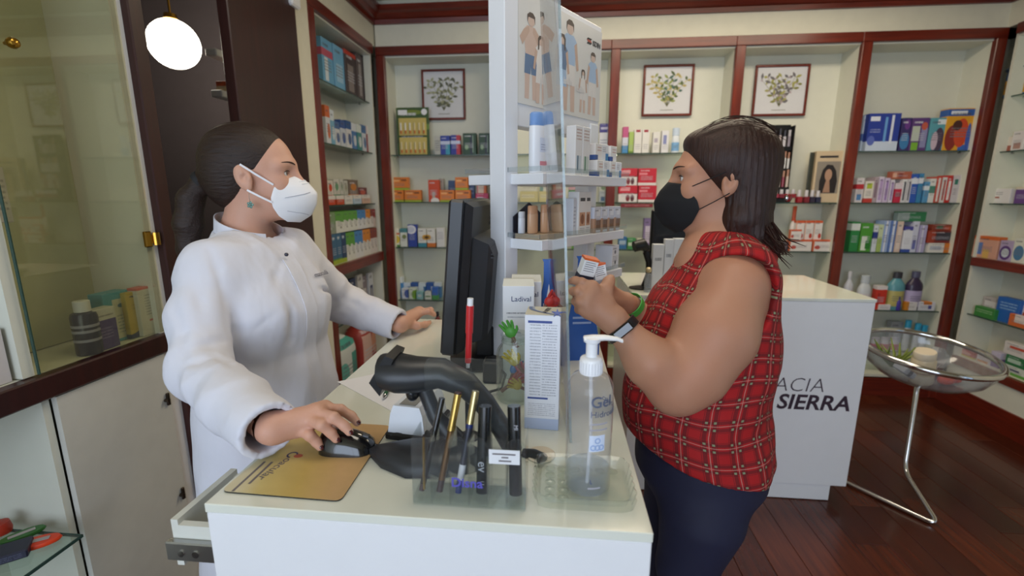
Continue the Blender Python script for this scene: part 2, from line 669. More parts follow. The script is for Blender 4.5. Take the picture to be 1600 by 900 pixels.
s = MB().box(-.235, .075, .5, .935, .575, .581).build('glass_shelf', M_SHELF, lc)
MB().box(-.235, .0765, .935, .938, .574, .582).build('glass_edge', M_EDGE, s)
MB().box(.0745, .0775, .5, .938, .574, .582).build('glass_edge', M_EDGE, s)
s2 = MB().box(-.235, -.02, .3, .955, 1.375, 1.381).build('glass_shelf', M_SHELF, lc)
MB().box(-.021, -.018, .3, .955, 1.374, 1.382).build('glass_edge', M_EDGE, s2)

# motion sensor on the pilaster
ms = thing('motion_sensor', 'small white motion sensor high on the pale pilaster', 'sensor', (XL + .001, 2.33, 2.33))
MB().bbox(0, .03, -.04, .04, 0, .12, .008).build('housing', M_WHITE, ms)
MB().sphere((.03, 0, .06), (.014, .022, .022)).build('lens', plain('#d6d6d2', .2, name='lens_plastic'), ms, True)

# globe lamp in the back room
lp = at(272, 69, X=-2.1)
gl_ = thing('globe_lamp', 'lit white glass globe lamp hanging in the back room', 'lamp', lp)
MB().sphere((0, 0, 0), .125, 28, 18).build('globe', emit('#fff6e4', 9.0, 'lit_opal_glass'), gl_, True)
MB().lathe([(.03, .118), (.035, .124), (.03, .15), (.012, .155)], 16).build('collar', M_BRASS, gl_, True)
MB().tube([(0, 0, .15), (0, 0, 2.8 - lp.z)], .006, 8).build('rod', M_BRASS, gl_, True)

# panelled dark door and shelf in the back room
dd = thing('panel_door', 'dark brown panelled door in the back room below the globe lamp', 'door', (-3.0, 2.6, 0), math.radians(62))
MB().bbox(-.5, .5, -.02, .02, 0, 1.83, .004).build('leaf', wood('#4a2d1c', '#2e1a10', .5, 2, name='brown_door'), dd)
for zz in ((.15, .8), (.95, 1.65)):
    for sx in (-1, 1):
        MB().bbox(sx * .24 - .17, sx * .24 + .17, -.03, -.015, zz[0], zz[1], .012).build('panel', wood('#4a2d1c', '#2e1a10', .5, 2, name='brown_door'), dd)
MB().tube([(.43, -.02, .95), (.43, -.06, .95), (.36, -.06, .95)], .008, 8).build('handle', M_BRASS, dd, True)
for i, (px0, px1, py0, lab) in enumerate([(328, 362, 75, 'upper white wall shelf seen through the doorway'), (337, 364, 140, 'lower white wall shelf seen through the doorway')]):
    a = at(px0, py0, X=-1.75)
    b = at(px1 + 10, py0, X=-1.75)
    o = MB().bbox(-.03, .03, 0, .35, -.035, 0, .004).build('wall_shelf', M_WHITE, None, loc=(-1.75, a.y, a.z))
    tag(o, lab, 'shelf')
a = at(350, 178, X=-1.75)


# ================================================================== service counter
_t = NT('cream_glass_top')
_t.set(Base_Color=_t.mix(_t.noise(_t.coord(), 3.0, 2.0), lin('#e0e1d4'), lin('#e5e6d9')), Roughness=0.12)
_t.b.inputs['Coat Weight'].default_value = 0.3
_t.b.inputs['Coat Roughness'].default_value = 0.03
M_TOP = _t.m
M_GLEDGE = plain('#9aa694', 0.2, name='glass_top_edge')


def panels(t, x0, x1, y0, y1, z0, z1, th=.019):
    MB().bbox(x0, x1, y0, y0 + th, z0, z1, .0015).build('front_panel', M_WHITE, t)
    MB().bbox(x0, x1, y1 - th, y1, z0, z1, .0015).build('back_panel', M_WHITE, t)
    MB().bbox(x1 - th, x1, y0 + th, y1 - th, z0, z1, .0015).build('side_panel', M_WHITE, t)


CX0, CX1, CY0, CY1 = -.513, .139, .56, 1.60
ct = thing('service_counter', 'white service counter with glass top in the centre foreground', 'counter', ((CX0 + CX1) / 2, (CY0 + CY1) / 2, 0))
_o = Vector(((CX0 + CX1) / 2, (CY0 + CY1) / 2, 0))


def w2(o, t):
    """child built in world coordinates under a thing at t (unrotated)"""
    o.location = -t.location
    return o


for args in ():
    pass
m = MB().bbox(CX0, CX1, CY0, CY1, .985, 1.0, .0012).build('glass_top', M_TOP, ct)
w2(m, ct)
w2(MB().bbox(CX0 + .001, CX1 - .001, CY0 + .001, CY0 + .02, 0.0, .984, .0015).build('front_panel', M_WHITE, ct), ct)
w2(MB().bbox(CX1 - .02, CX1 - .001, CY0 + .0205, CY1 - .02, 0.0, .984, .0015).build('side_panel', M_WHITE, ct), ct)
w2(MB().bbox(CX0 + .001, CX1 - .001, CY1 - .02, CY1 - .001, 0.0, .984, .0015).build('back_panel', M_WHITE, ct), ct)
w2(MB().bbox(CX0 + .02, CX1 - .02, CY0 + .0205, CY1 - .0205, .05, .07, .0015).build('base_shelf', M_WHITE, ct), ct)
w2(MB().bbox(CX0 + .02, CX1 - .02, CY0 + .0205, CY1 - .0205, .78, .798, .0015).build('inner_shelf', M_WHITE, ct), ct)
dw = MB()
dw.box(-.60, -.53, .60, .612, .86, .925)
dw.box(-.60, -.53, .73, .742, .86, .925)
dw.box(-.612, -.60, .60, .742, .85, .935)
dw.box(-.60, -.53, .612, .73, .86, .868)
dwo = w2(dw.build('drawer', plain('#dcdcd2', .4, name='drawer_white'), ct), ct)
MB().bbox(-.618, -.50, .588, .5995, .868, .902, .002).build('drawer_slide', plain('#a8a8a8', .28, 1.0, .05, name='zinc'), dwo)
for xx in (-.59, -.565):
    MB().tube([(xx, .5885, .884), (xx, .586, .884)], .006, 10).build('rivet', M_CHROME, dwo, True)

# ---- second counter with the shop name
c2 = thing('shop_name_counter', 'white second counter with the shop name, behind the shopper', 'counter', (.87, 2.4, 0))
DX0, DX1, DY0, DY1 = .36, 1.40, 2.105, 2.72
w2(MB().bbox(DX0, DX1, DY0 - .004, DY1, .986, 1.0, .0012).build('glass_top', M_TOP, c2), c2)
w2(MB().bbox(DX0 + .001, DX1 - .002, DY0, DY0 + .02, .085, .985, .0015).build('front_panel', M_WHITE, c2), c2)
w2(MB().bbox(DX1 - .022, DX1 - .003, DY0 + .0205, DY1 - .02, .085, .985, .0015).build('side_panel', M_WHITE, c2), c2)
w2(MB().bbox(DX0 + .001, DX0 + .02, DY0 + .0205, DY1 - .02, .085, .985, .0015).build('side_panel', M_WHITE, c2), c2)
w2(MB().bbox(DX0 + .03, DX1 - .07, DY0 + .004, DY1 - .05, .004, .084, .0015).build('plinth', M_WHITE, c2), c2)
M_SIGN = plain('#3b2a38', .5, name='aubergine_letters')
p = at(1287, 613, Y=DY0)
ob = text('FARMACIA', .098, M_SIGN, c2, align='RIGHT', rot=FRONT, shear=.16, bold=-.0018, sx=1.0)
ob.location = Vector((p.x, DY0 - .001, p.z)) - c2.location
p = at(1326, 642, Y=DY0)
ob = text('SIERRA', .102, M_SIGN, c2, align='RIGHT', rot=FRONT, shear=.16, bold=.0022, sx=1.02)
ob.location = Vector((p.x, DY0 - .001, p.z)) - c2.location

# ================================================================== poster stand on the counter
TA = Vector((-.113, 1.20, 1.0))
TR = math.radians(56)
TM = Matrix.Translation(TA) @ Matrix.Rotation(TR, 4, 'Z')
tt = thing('poster_display_stand', 'tall white display stand with beach posters and shelves of sun creams', 'display stand', TA, TR)
M_STAND = plain('#e3e5ea', .35, vary=.02, name='stand_white')
TL = .433
MB().bbox(-.03, .022, .0, .052, .001, .95, .002).build('column', M_STAND, tt)
MB().bbox(TL - .05, TL, .0, .052, .001, .665, .002).build('column', M_STAND, tt)
MB().bbox(-.03, TL + .01, -.02, .075, .001, .02, .003).build('base', M_STAND, tt)
MB().bbox(.0225, TL + .003, .004, .048, .62, .95, .002).build('header_board', M_STAND, tt)
pst = MB().box(.0226, TL + .002, .0015, .0035, .675, .935).build('poster', plain('#d9d8d4', .3, vary=.04, name='poster_paper'), tt)
M_ACR2 = glassy('#eef2f4', 0.0, 0.06, 'acrylic_lip', 1.5)
for zz, y0, y1 in ((.50, -.10, 0), (.338, -.10, 0), (.215, -.10, 0), (.50, .052, .15)):
    xs = .2 if zz < .3 else -.008
    q = MB().bbox(xs, TL + .008, y0, y1, zz - .026, zz, .0015).build('display_shelf', M_STAND, tt)
    yy = y0 if y0 < 0 else y1
    MB().box(xs - .012, TL + .02, yy - .003, yy, zz + .004, zz + .016).build('acrylic_lip', M_ACR2, q)
    MB().box(xs - .012, xs - .009, min(y0, y1) - .002, max(y0, y1), zz + .004, zz + .016).build('acrylic_lip', M_ACR2, q)

PF = 0.0
_sk = plain('#cdb4a6', .5, name='print_skin')
_sk2 = plain('#c2a594', .5, name='print_skin_tan')
_hr = plain('#4c403c', .5, name='print_hair')
_bl1 = plain('#5f7a9c', .5, name='print_blue')
_bl2 = plain('#a3bcd8', .5, name='print_light_blue')
_wh = plain('#dcd8d4', .5, name='print_white')


def figure(x, z0, h, top, low, shape='man', off=0.0, arms='up', slim=1.0):
    """flat printed bather on the poster: legs, trunk, arms, head, hair as thin print"""
    w = h * .16 * slim
    y = .0012 - off

    def pr(poly, mat, nm, k):
        MB().prism([(x + a * w, z0 + b * h) for a, b in poly], y - .00005 * k - .0002, y - .00005 * k).build(nm, mat, pst)

    leg = [(-.8, 0), (-.25, 0), (-.1, .45), (.1, .45), (.25, 0), (.8, 0), (.75, .5), (-.75, .5)]
    pr(leg, _sk, 'printed_legs', 0)
    pr([(-.85, .30), (-.06, .30), (0, .40), (.06, .30), (.85, .30), (.75, .54), (-.75, .54)], low, 'printed_shorts', 1)
    pr([(-.72, .53), (.72, .53), (.95, .80), (.5, .86), (-.5, .86), (-.95, .80)], top, 'printed_body', 2)
    if arms == 'up':
        pr([(-.95, .80), (-1.45, .70), (-1.1, .62), (-.2, .80), (-.3, .86)], _sk2, 'printed_arm', 3)
        pr([(.95, .80), (1.45, .70), (1.1, .62), (.2, .80), (.3, .86)], _sk2, 'printed_arm', 3)
    else:
        pr([(-.95, .80), (-1.3, .50), (-1.0, .48), (-.6, .76)], _sk2, 'printed_arm', 3)
        pr([(.95, .80), (1.3, .50), (1.0, .48), (.6, .76)], _sk2, 'printed_arm', 3)
    el = [(.45 * math.cos(k * math.pi / 8), .925 + .065 * math.sin(k * math.pi / 8)) for k in range(16)]
    pr(el, _sk, 'printed_head', 4)
    if shape == 'woman':
        pr([(-.55, .78), (-.35, .80), (-.30, .93), (0, .965), (.30, .93), (.35, .80), (.55, .78), (.55, .95), (.3, 1.0), (-.3, 1.0), (-.55, .95)], _hr, 'printed_hair', 5)
    else:
        pr([(-.5, .90), (-.36, .96), (.36, .96), (.5, .90), (.5, .985), (.2, 1.02), (-.2, 1.02), (-.5, .985)], _hr, 'printed_hair', 5)


figure(.075, .69, .20, _sk, _bl1)
figure(.118, .685, .165, _wh, _wh, 'woman', .0004, 'down')
figure(.255, .685, .235, _bl2, _wh, 'man', 0, 'down')
figure(.215, .69, .19, _bl1, _bl2, 'woman', .0004, 'down')
figure(.33, .69, .12, _wh, _wh, 'woman', 0, 'down')
figure(.385, .69, .175, _bl2, _wh, 'man', 0, 'down')
M_LOGO1 = plain('#b4442c', .5, name='logo_red')
MB().prism([(.345, .898), (.352, .903), (.375, .903), (.368, .898)], .0008, .0012).build('logo_stripe', M_INK, pst)
MB().prism([(.352, .892), (.345, .8975), (.368, .8975), (.375, .892)], .0008, .0012).build('logo_stripe', M_LOGO1, pst)
MB().prism([(.345, .886), (.352, .8915), (.375, .8915), (.368, .886)], .0008, .0012).build('logo_stripe', M_INK, pst)
text('ISDIN', .02, M_INK, pst, (.379, .0010, .887), FRONT, bold=.0006, sx=.95)
text('isdin', .026, _wh, pst, (.225, .0003, .755), FRONT, bold=.0006)
text('isdin', .026, _wh, pst, (.292, .0003, .745), FRONT, bold=.0006)

# ================================================================== clear screen between the two people
sc_b0, sc_b1 = Vector((.032, .784, 1.0)), Vector((-.003, 1.118, 1.0))
ln = -.049
top = .93
a = [sc_b0, sc_b1, sc_b1 + Vector((ln * top, 0, top)), sc_b0 + Vector((ln * top, 0, top))]
off = Vector((.004, .0004, 0))
scr = thing('protective_screen', 'clear acrylic protective screen standing on the counter between the two people', 'screen', sc_b0)
w2(MB().loft([[v + Vector((0, 0, .0005)) for v in a], [v + off + Vector((0, 0, .0005)) for v in a]]).build('acrylic_sheet', M_ACRYL, scr), scr)
e0, e1 = sc_b0 + Vector((0, -.0015, .001)), sc_b0 + Vector((ln * top, -.0015, top))
w2(MB().loft([[e0, e0 + Vector((.0045, 0, 0)), e0 + Vector((.0045, .001, 0)), e0 + Vector((0, .001, 0))], [e1, e1 + Vector((.0045, 0, 0)), e1 + Vector((.0045, .001, 0)), e1 + Vector((0, .001, 0))]]).build('polished_edge', glassy('#e6eef0', 0.0, 0.16, 'acrylic_edge', 1.5), scr), scr)

# ================================================================== on the counter
ZC = 1.0005


def slab(name, pts, z0, z1, mat, label, cat):
    c = sum((Vector((q[0], q[1], 0)) for q in pts), Vector()) / len(pts)
    c.z = z0
    a = [Vector((q[0] - c.x, q[1] - c.y, 0)) for q in pts]
    b = [v + Vector((0, 0, z1 - z0)) for v in a]
    o = MB().loft([a, b]).build(name, mat, None, loc=c)
    return tag(o, label, cat) if label else o


# mouse mat
mp = [at(346, 770, Z=1.0), at(535, 785, Z=1.0), at(606, 668, Z=1.0), at(463, 672, Z=1.0)]
mp = [Vector((-.506, .587, 0)), Vector((-.312, .582, 0)), Vector((-.318, .81, 0)), Vector((-.498, .815, 0))]
_t = NT('ochre_mat_print')
_s = _t.node('ShaderNodeSeparateXYZ')
_t.l.new(_t.coord('Generated'), _s.inputs[0])
_f = _t.math('ADD', _s.outputs[0], _t.math('MULTIPLY', _s.outputs[1], .35))
_r = _t.node('ShaderNodeValToRGB')
_t.put(_r.inputs[0], _f)
cr = _r.color_ramp
cr.elements[0].position = .12
cr.elements[0].color = lin('#d6ccaa')
cr.elements[1].position = 1.25 / 1.35
cr.elements[1].color = lin('#c8a272')
e = cr.elements.new(.3)
e.color = lin('#cbb878')
e = cr.elements.new(.62)
e.color = lin('#c4a75c')
_t.set(Base_Color=_t.mix(_t.math('MULTIPLY', _t.noise(_t.coord(), 60, 3), .2), _r.outputs[0], lin('#8a7440')), Roughness=.45)


def rounded(pts, r, n=5):
    out = []
    N = len(pts)
    for i in range(N):
        p, a, b = pts[i], pts[i - 1], pts[(i + 1) % N]
        da, db = (a - p).normalized() * r, (b - p).normalized() * r
        for k in range(n + 1):
            s = k / n
            out.append((p + da) * (1 - s) ** 2 + p * 2 * s * (1 - s) + (p + db) * s * s)
    return out


mpr = rounded(mp, .012)
mat_t = thing('mouse_mat', 'ochre mouse mat with rounded corners at the near end of the counter', 'mouse mat', (-.41, .70, ZC))
w2(MB().loft([[Vector((q.x, q.y, ZC)) for q in mpr], [Vector((q.x, q.y, ZC + .0022)) for q in mpr]]).build('foam_base', M_BLACK, mat_t), mat_t)
w2(MB().loft([[Vector((q.x, q.y, ZC + .0022)) for q in mpr], [Vector((q.x, q.y, ZC + .0026)) for q in mpr]]).build('printed_top', _t.m, mat_t), mat_t)
M_GREY = plain('#6d6568', .6, name='grey_print')
zt = .0027
cm = text('oacular', .021, plain('#5b5562', .6, name='violet_print'), mat_t, (0, 0, zt), (0, 0, math.radians(-103)))
cm.location = Vector((-.457, .682, ZC + zt)) - mat_t.location
for i, s_ in enumerate((.055, .075)):
    q = MB().box(-.476 - i * .013, -.472 - i * .013, .662 - s_, .668, ZC + zt, ZC + zt + .0002).build('small_print', M_GREY, mat_t)
    w2(q, mat_t)
ring = MB()
ring.loft([[Vector((-.452 + r * math.cos(k * .3927), .692 + r * math.sin(k * .3927), ZC + zt + dz)) for k in range(13)] for r, dz in ((.0065, 0), (.0095, 0), (.0095, .0002), (.0065, .0002))], cap=False, closed=False)
w2(ring.build('logo_ring', plain('#4a4460', .5, name='logo_violet'), mat_t), mat_t)
w2(MB().sphere((-.440, .690, ZC + zt), (.008, .006, .0004), 12, 6).build('logo_dot', plain('#b4583c', .5, name='logo_orange'), mat_t), mat_t)

# mouse
mo = thing('computer_mouse', 'black wired computer mouse under the white-coated person\'s hand', 'mouse', (-.365, .722, ZC + .0028), math.radians(3))
rings = []
for s in range(13):
    u = s / 12.0
    x = -.052 + .104 * u
    wd = .030 * (1 - (2 * u - 1) ** 4) ** .5 + .0005
    h = .036 * (max(0, 1 - ((u - .38) / .64) ** 2)) ** .6 + .001 if u > .02 and u < .99 else .004
    rings.append([Vector((x, wd * math.cos(k * math.pi / 8), max(0, h * math.sin(k * math.pi / 8)) if k <= 8 else 0.0)) for k in range(16)])
MB().loft(rings).build('body', plain('#101013', .16, coat=.6, name='gloss_black'), mo, 60)
MB().tube([(.03, 0, .026), (.04, 0, .0235)], .0045, 10).build('scroll_wheel', plain('#3a3a3e', .4, name='wheel_rubber'), mo, True)
MB().tube([(.05, 0, .008), (.08, .001, .004), (.13, .004, .003), (.19, .01, .0005 + .003)], .002, 8).build('cable', M_BLACK, mo, True)

# sheet of paper and green pen
pp = [at(527, 597, Z=1.0), at(655, 570, Z=1.0), at(712, 596, Z=1.0), at(612, 643, Z=1.0)]
slab('paper_sheet', [(q.x, q.y) for q in pp], ZC, ZC + .0006, plain('#efedf0', .6, vary=.02, name='paper'), 'white sheet of paper on the counter under the green pen', 'paper')
pa, pb = at(599, 623, Z=1.006), at(627, 568, Z=1.006)
gp = thing('green_pen', 'dark green ballpoint pen lying on the white paper sheet', 'pen', (pa.x, pa.y, ZC + .0066))
d = (pb - pa)
d.z = 0
d = d.normalized() * .14
MB().tube([d * .10, d * .45, d * .98], [.0052, .0057, .005], 12).build('barrel', plain('#1f5a3a', .25, name='green_plastic'), gp, True)
MB().tube([d * 0, d * .03, d * .1], [.0012, .003, .005], 12).build('tip', M_CHROME, gp, True)
MB().tube([d * .7 + Vector((0, 0, .0062)), d * .97 + Vector((0, 0, .007))], .0015, 6).build('clip', M_CHROME, gp, True)

# white receipt device with black foot
wd_ = thing('card_reader', 'small white wedge-shaped device with black foot, beside the mouse mat', 'card reader', (-.262, .815, ZC), math.radians(-8))
rg = []
for z, sx, sy in ((.014, .037, .055), (.05, .032, .052), (.066, .026, .05)):
    rg.append([Vector((a * sx, b * sy, z)) for a, b in ((-1, -1), (1, -1), (1, 1), (-1, 1))])
MB().loft(rg).build('housing', plain('#dfe2e8', .35, name='device_white'), wd_)
MB().bbox(-.042, .044, -.06, .06, 0, .014, .003).build('foot', M_BLACK, wd_)
MB().box(-.016, .016, -.045, .04, .0662, .0672).build('slot_strip', plain('#8b8a86', .5, name='slot_grey'), wd_)

# ---- barcode scanner on its stand
M_SCAN = plain('#26282c', .38, name='scanner_grey')
YS = .735
bs = thing('barcode_scanner', 'dark grey barcode scanner resting head-left on its stand beside the pen organiser', 'scanner', at(690, 640, Y=YS))
pth = [(600, 580), (622, 582), (650, 585), (690, 583), (728, 600), (757, 630), (783, 668), (803, 705)]
rad = [.030, .034, .031, .026, .022, .019, .0175, .016]
rings = []
pts = [at(a, b, Y=YS) for a, b in pth]
for i, q in enumerate(pts):
    dv = (pts[min(i + 1, len(pts) - 1)] - pts[max(0, i - 1)]).normalized()
    nv = Vector((-dv.z, 0, dv.x))
    if i < 2:
        nv = (nv + Vector((-.25, 0, .1))).normalized()
    r = rad[i]
    fl_ = [1.15, 1.2, 1.05, 1, 1, 1, 1, 1][i]
    rings.append([q + nv * (r * math.sin(k * math.pi / 8)) + Vector((0, 1, 0)) * (r * 1.15 * math.cos(k * math.pi / 8)) * fl_ for k in range(16)])
w2(MB().loft(rings).build('body', M_SCAN, bs, 50), bs)
h0, h1 = at(588, 588, Y=YS), at(600, 560, Y=YS)
hw = [at(603, 608, Y=YS), at(587, 588, Y=YS), at(611, 547, Y=YS), at(624, 552, Y=YS)]
w2(MB().loft([[v + Vector((0, dy, 0)) for v in hw] for dy in (-.03, .03)]).build('window_hood', plain('#1c1d20', .3, name='scanner_black'), bs), bs)
tg = at(645, 612, Y=YS)
w2(MB().sphere((tg.x, tg.y, tg.z), (.012, .016, .017), 14, 10).build('trigger', plain('#1c1d20', .3, name='scanner_black'), bs, True), bs)
sp = [at(660, 600, Y=YS + .01), at(680, 650, Y=YS + .01), Vector((-.17, YS, 1.02))]
w2(MB().tube(sp, [.013, .014, .02], 12).build('stand_neck', M_SCAN, bs, True), bs)
fb = []
for poly in ([(-.318, .705), (-.285, .672), (-.235, .648), (-.18, .652), (-.13, .672), (-.10, .70), (-.14, .735), (-.2, .745), (-.255, .735), (-.29, .72)],):
    for z, k in ((0, 1.0), (.014, 1.0), (.024, .86), (.03, .55)):
        fb.append([Vector((-.205 + (x + .205) * k, .70 + (y - .70) * k, ZC + z)) for x, y in poly])
w2(MB().loft(fb).build('stand_base', M_SCAN, bs, 40), bs)
wg = [(-.318, .79), (-.28, .785), (-.24, .775), (-.235, .765), (-.285, .775), (-.318, .782)]
w2(MB().tube([(-.05, .735, 1.004), (-.03, .728, 1.006), (-.015, .715, 1.01), (-.022, .70, 1.012)], [.008, .01, .008, .004], 10).build('stand_foot', M_SCAN, bs, True), bs)
w2(MB().tube([(-.30, .762, 1.010), (-.275, .768, 1.012), (-.235, .765, 1.012), (-.2, .74, 1.012)], [.003, .007, .010, .011], 10).build('stand_foot', M_SCAN, bs, True), bs)

# ---- monitor seen from behind
mn = thing('computer_monitor', 'black computer monitor seen from behind on the counter, screen towards the pharmacist', 'monitor', (-.2, 1.23, ZC))
Tm = Matrix.Translation((-.261, 0, 1.07)) @ Matrix.Rotation(math.radians(5.0), 4, 'Y')
bz = MB().bbox(-.012, .026, 1.03, 1.44, 0, .37, .006, Tm)
w2(bz.build('bezel', plain('#17181c', .35, name='bezel_black'), mn), mn)
bk = MB()
bk.loft([[Tm @ Vector((x, y, z)) for y, z in rr] for x, rr in (
    (.026, [(1.033, .004), (1.437, .004), (1.437, .366), (1.033, .366)]),
    (.042, [(1.05, .012), (1.42, .012), (1.42, .356), (1.05, .356)]))])
w2(bk.build('rear_shell', plain('#212226', .5, name='rear_black'), mn), mn)
b2 = MB().loft([[Tm @ Vector((x, y, z)) for y, z in rr] for x, rr in (
    (.042, [(1.07, .02), (1.41, .02), (1.41, .285), (1.07, .285)]),
    (.078, [(1.09, .03), (1.395, .03), (1.395, .27), (1.09, .27)]),
    (.09, [(1.11, .04), (1.38, .04), (1.38, .24), (1.11, .24)]))])
w2(b2.build('rear_housing', plain('#2a2b30', .5, name='rear_grey'), mn), mn)
for k in range(4):
    z = .236 + k * .008
    w2(MB().box(.078, .0905 - k * .003, 1.10, 1.39, z, z + .003, Tm).build('vent_rib', plain('#0e0e10', .5, name='vent_black'), mn), mn)
for iy in range(5):
    for iz in range(3):
        w2(MB().box(.0415, .0430, 1.325 + iy * .014, 1.333 + iy * .014, .30 + iz * .014, .309 + iz * .014, Tm).build('vent_slot', plain('#0a0a0b', .6, name='vent_hole'), mn), mn)
w2(MB().box(-.0135, -.0115, 1.05, 1.42, .02, .35, Tm).build('screen', plain('#1b2430', .15, name='screen_glass'), mn), mn)
w2(MB().bbox(-.215, -.165, 1.19, 1.26, 1.012, 1.10, .006).build('neck', M_BLACK, mn), mn)
w2(MB().lathe([(.001, 0), (.10, 0), (.105, .006), (.09, .013), (.03, .017), (.001, .018)], 28, Matrix.Translation((-.20, 1.225, ZC)) @ Matrix.Diagonal((.85, 1.2, 1, 1))).build('base', M_BLACK, mn, 30), mn)

# black power brick and cable, phone-sized terminal behind the monitor
pbk = thing('power_brick', 'black power adapter with cable, in front of the monitor foot', 'adapter', (-.148, 1.055, ZC))
MB().bbox(-.022, .022, -.02, .03, 0, .055, .004).build('block', M_BLACK, pbk)
MB().tube([(.02, 0, .03), (.035, -.03, .03), (.03, -.07, .012), (-.03, -.10, .004), (-.07, -.07, .003)], .003, 8).build('cable', M_BLACK, pbk, True)
tm_ = thing('payment_terminal', 'dark payment terminal with light screen, standing behind the monitor', 'terminal', (-.158, 1.365, ZC), math.radians(25))
tm_.scale = (.8, .8, .8)
Tt = Matrix.Translation((0, 0, .06)) @ Matrix.Rotation(math.radians(-35), 4, 'X')
MB().bbox(-.035, .035, -.012, .018, -.05, .07, .005, Tt).build('body', M_BLACK, tm_)
MB().box(-.026, .026, -.0135, -.012, .02, .06, Tt).build('screen', plain('#a9b4bd', .2, name='terminal_screen'), tm_)
MB().bbox(-.03, .03, -.03, .06, 0, .02, .004).build('cradle', M_BLACK, tm_)

# ---- acrylic pen organiser
ox0, ox1, oy0, oy1 = -.203, -.037, .588, .645
og = thing('pen_organiser', 'clear acrylic organiser with six slots of eye pencils at the counter front', 'organiser', ((ox0 + ox1) / 2, oy0, ZC))
zb = at(740, 560, Y=oy1).z - ZC
zf = at(740, 684, Y=oy0).z - ZC
W = ox1 - ox0
x0 = -W / 2
D = oy1 - oy0


def rrect(x0, x1, z0, z1, r):
    pts = [(x0, z0), (x1, z0)]
    for k in range(7):
        a = k * math.pi / 12
        pts.append((x1 - r + r * math.cos(a), z1 - r + r * math.sin(a)))
    for k in range(7):
        a = math.pi / 2 + k * math.pi / 12
        pts.append((x0 + r + r * math.cos(a), z1 - r + r * math.sin(a)))
    return pts


MB().prism(rrect(x0 + .008, x0 + W - .004, 0.002, zb, .016), D - .0025, D).build('back_plate', M_ACRYL, og)
for k in range(6):
    sx = W / 6
    MB().prism(rrect(x0 + k * sx + .0006, x0 + (k + 1) * sx - .0006, .002, zf, sx * .46), 0, .0022).build('slot_front', M_ACRYL, og)
for k in range(7):
    xx = x0 + k * W / 6
    MB().box(xx - .0009, xx + .0009, .0022, D - .0025, .002, zf - .008).build('divider', M_ACRYL, og)
MB().box(x0, x0 + W, 0, D, 0, .002).build('floor_plate', M_ACRYL, og)
MB().box(x0, x0 + W, .001, D, .0021, .012).build('base_block', glassy('#f8fafa', 0.0, 0.015, 'acrylic_block', 1.5), og)
text('Disna', .0205, plain('#5a55b4', .5, name='violet_logo'), og, (x0 + .058, -.0004, zf * .30), FRONT, bold=.0004)
cd = MB().box(x0 + .114, x0 + .158, -.0012, -.0004, zf * .66, zf * .66 + .022).build('price_card', plain('#e9e9ec', .5, name='card_white'), og)
for z_, a_, b_ in ((.0145, .119, .152), (.0095, .132, .142), (.004, .128, .146)):
    MB().box(x0 + a_, x0 + b_, -.0015, -.0013, zf * .66 + z_, zf * .66 + z_ + .0022).build('small_print', M_GREY, cd)

M_GOLD = plain('#b99a56', .22, .9, .05, name='gold_foil')
M_NAVY = plain('#1d2a62', .35, name='navy')
M_BROWN = plain('#3a2420', .35, name='dark_brown')
M_GBLK = plain('#121214', .25, coat=.3, name='gloss_black_pencil')


def pencil(label, pxa, pxb, ya, yb, r, segs, cat='pencil', name='eye_pencil'):
    """stick from foot (pxa at depth ya) to head (pxb at depth yb); segs = (t0, t1, material, part, radius factor)"""
    a, b = at(pxa[0], pxa[1], Y=ya), at(pxb[0], pxb[1], Y=yb)
    a.z = max(a.z, ZC + .013)
    t = thing(name, label, cat, a)
    d = b - a
    for t0, t1, m_, nm, rf in segs:
        MB().tube([d * t0, d * t1], r * rf, 14).build(nm, m_, t, 50)
    return t


pencil('slim black eye pencil with brown tip in the leftmost slot', (659, 770), (691, 622), .604, .632, .0046, [(0, .08, M_BROWN, 'tip', .95), (.08, 1, M_GBLK, 'barrel', 1)])
pencil('thin gold stick standing beside the slim black eye pencil', (663, 764), (662, 684), .598, .60, .0018, [(0, 1, M_GOLD, 'stick', 1)], name='applicator')
pencil('brown eye pencil with gold cap in the second slot', (687, 772), (716, 613), .604, .632, .0050, [(0, .12, M_BROWN, 'tip', .98), (.12, .62, plain('#6a4a26', .3, .6, name='bronze'), 'barrel', 1), (.62, .66, M_GOLD, 'collar', 1.2), (.66, .985, M_GOLD, 'cap', 1.12), (.985, 1, M_BROWN, 'cap_end', 1.0)])
pencil('navy eye pencil with pale gold cap in the third slot', (716, 772), (743, 611), .604, .632, .0050, [(0, .13, M_NAVY, 'tip', .98), (.13, .28, plain('#d8d6da', .4, name='pale_sleeve'), 'sleeve', 1.02), (.28, .64, plain('#3a3a44', .3, .4, name='dark_steel'), 'barrel', 1), (.64, .68, M_NAVY, 'collar', 1.1), (.68, 1, plain('#c7b583', .22, .9, name='pale_gold'), 'cap', 1.12)])
e1_ = pencil('thick black marker lettered ev in the fourth slot', (754, 778), (758, 634), .609, .628, .0098, [(0, 1, M_GBLK, 'barrel', 1)], name='eyeliner_marker')
e2_ = pencil('thick black marker in the rightmost slot behind the price card', (806, 778), (803, 634), .609, .628, .0098, [(0, 1, M_GBLK, 'barrel', 1)], name='eyeliner_marker')
M_PRW = plain('#b9b9c0', .5, name='pale_print')
text('ev', .019, M_PRW, e1_, (-.0045, -.0088, .055), (math.pi / 2, math.radians(90), 0))
text('U', .009, M_PRW, e1_, (-.002, -.0100, .024), (math.pi / 2, math.radians(90), 0))
text('MI', .008, M_PRW, e2_, (-.002, -.0086, .115), (math.pi / 2, math.radians(90), 0))
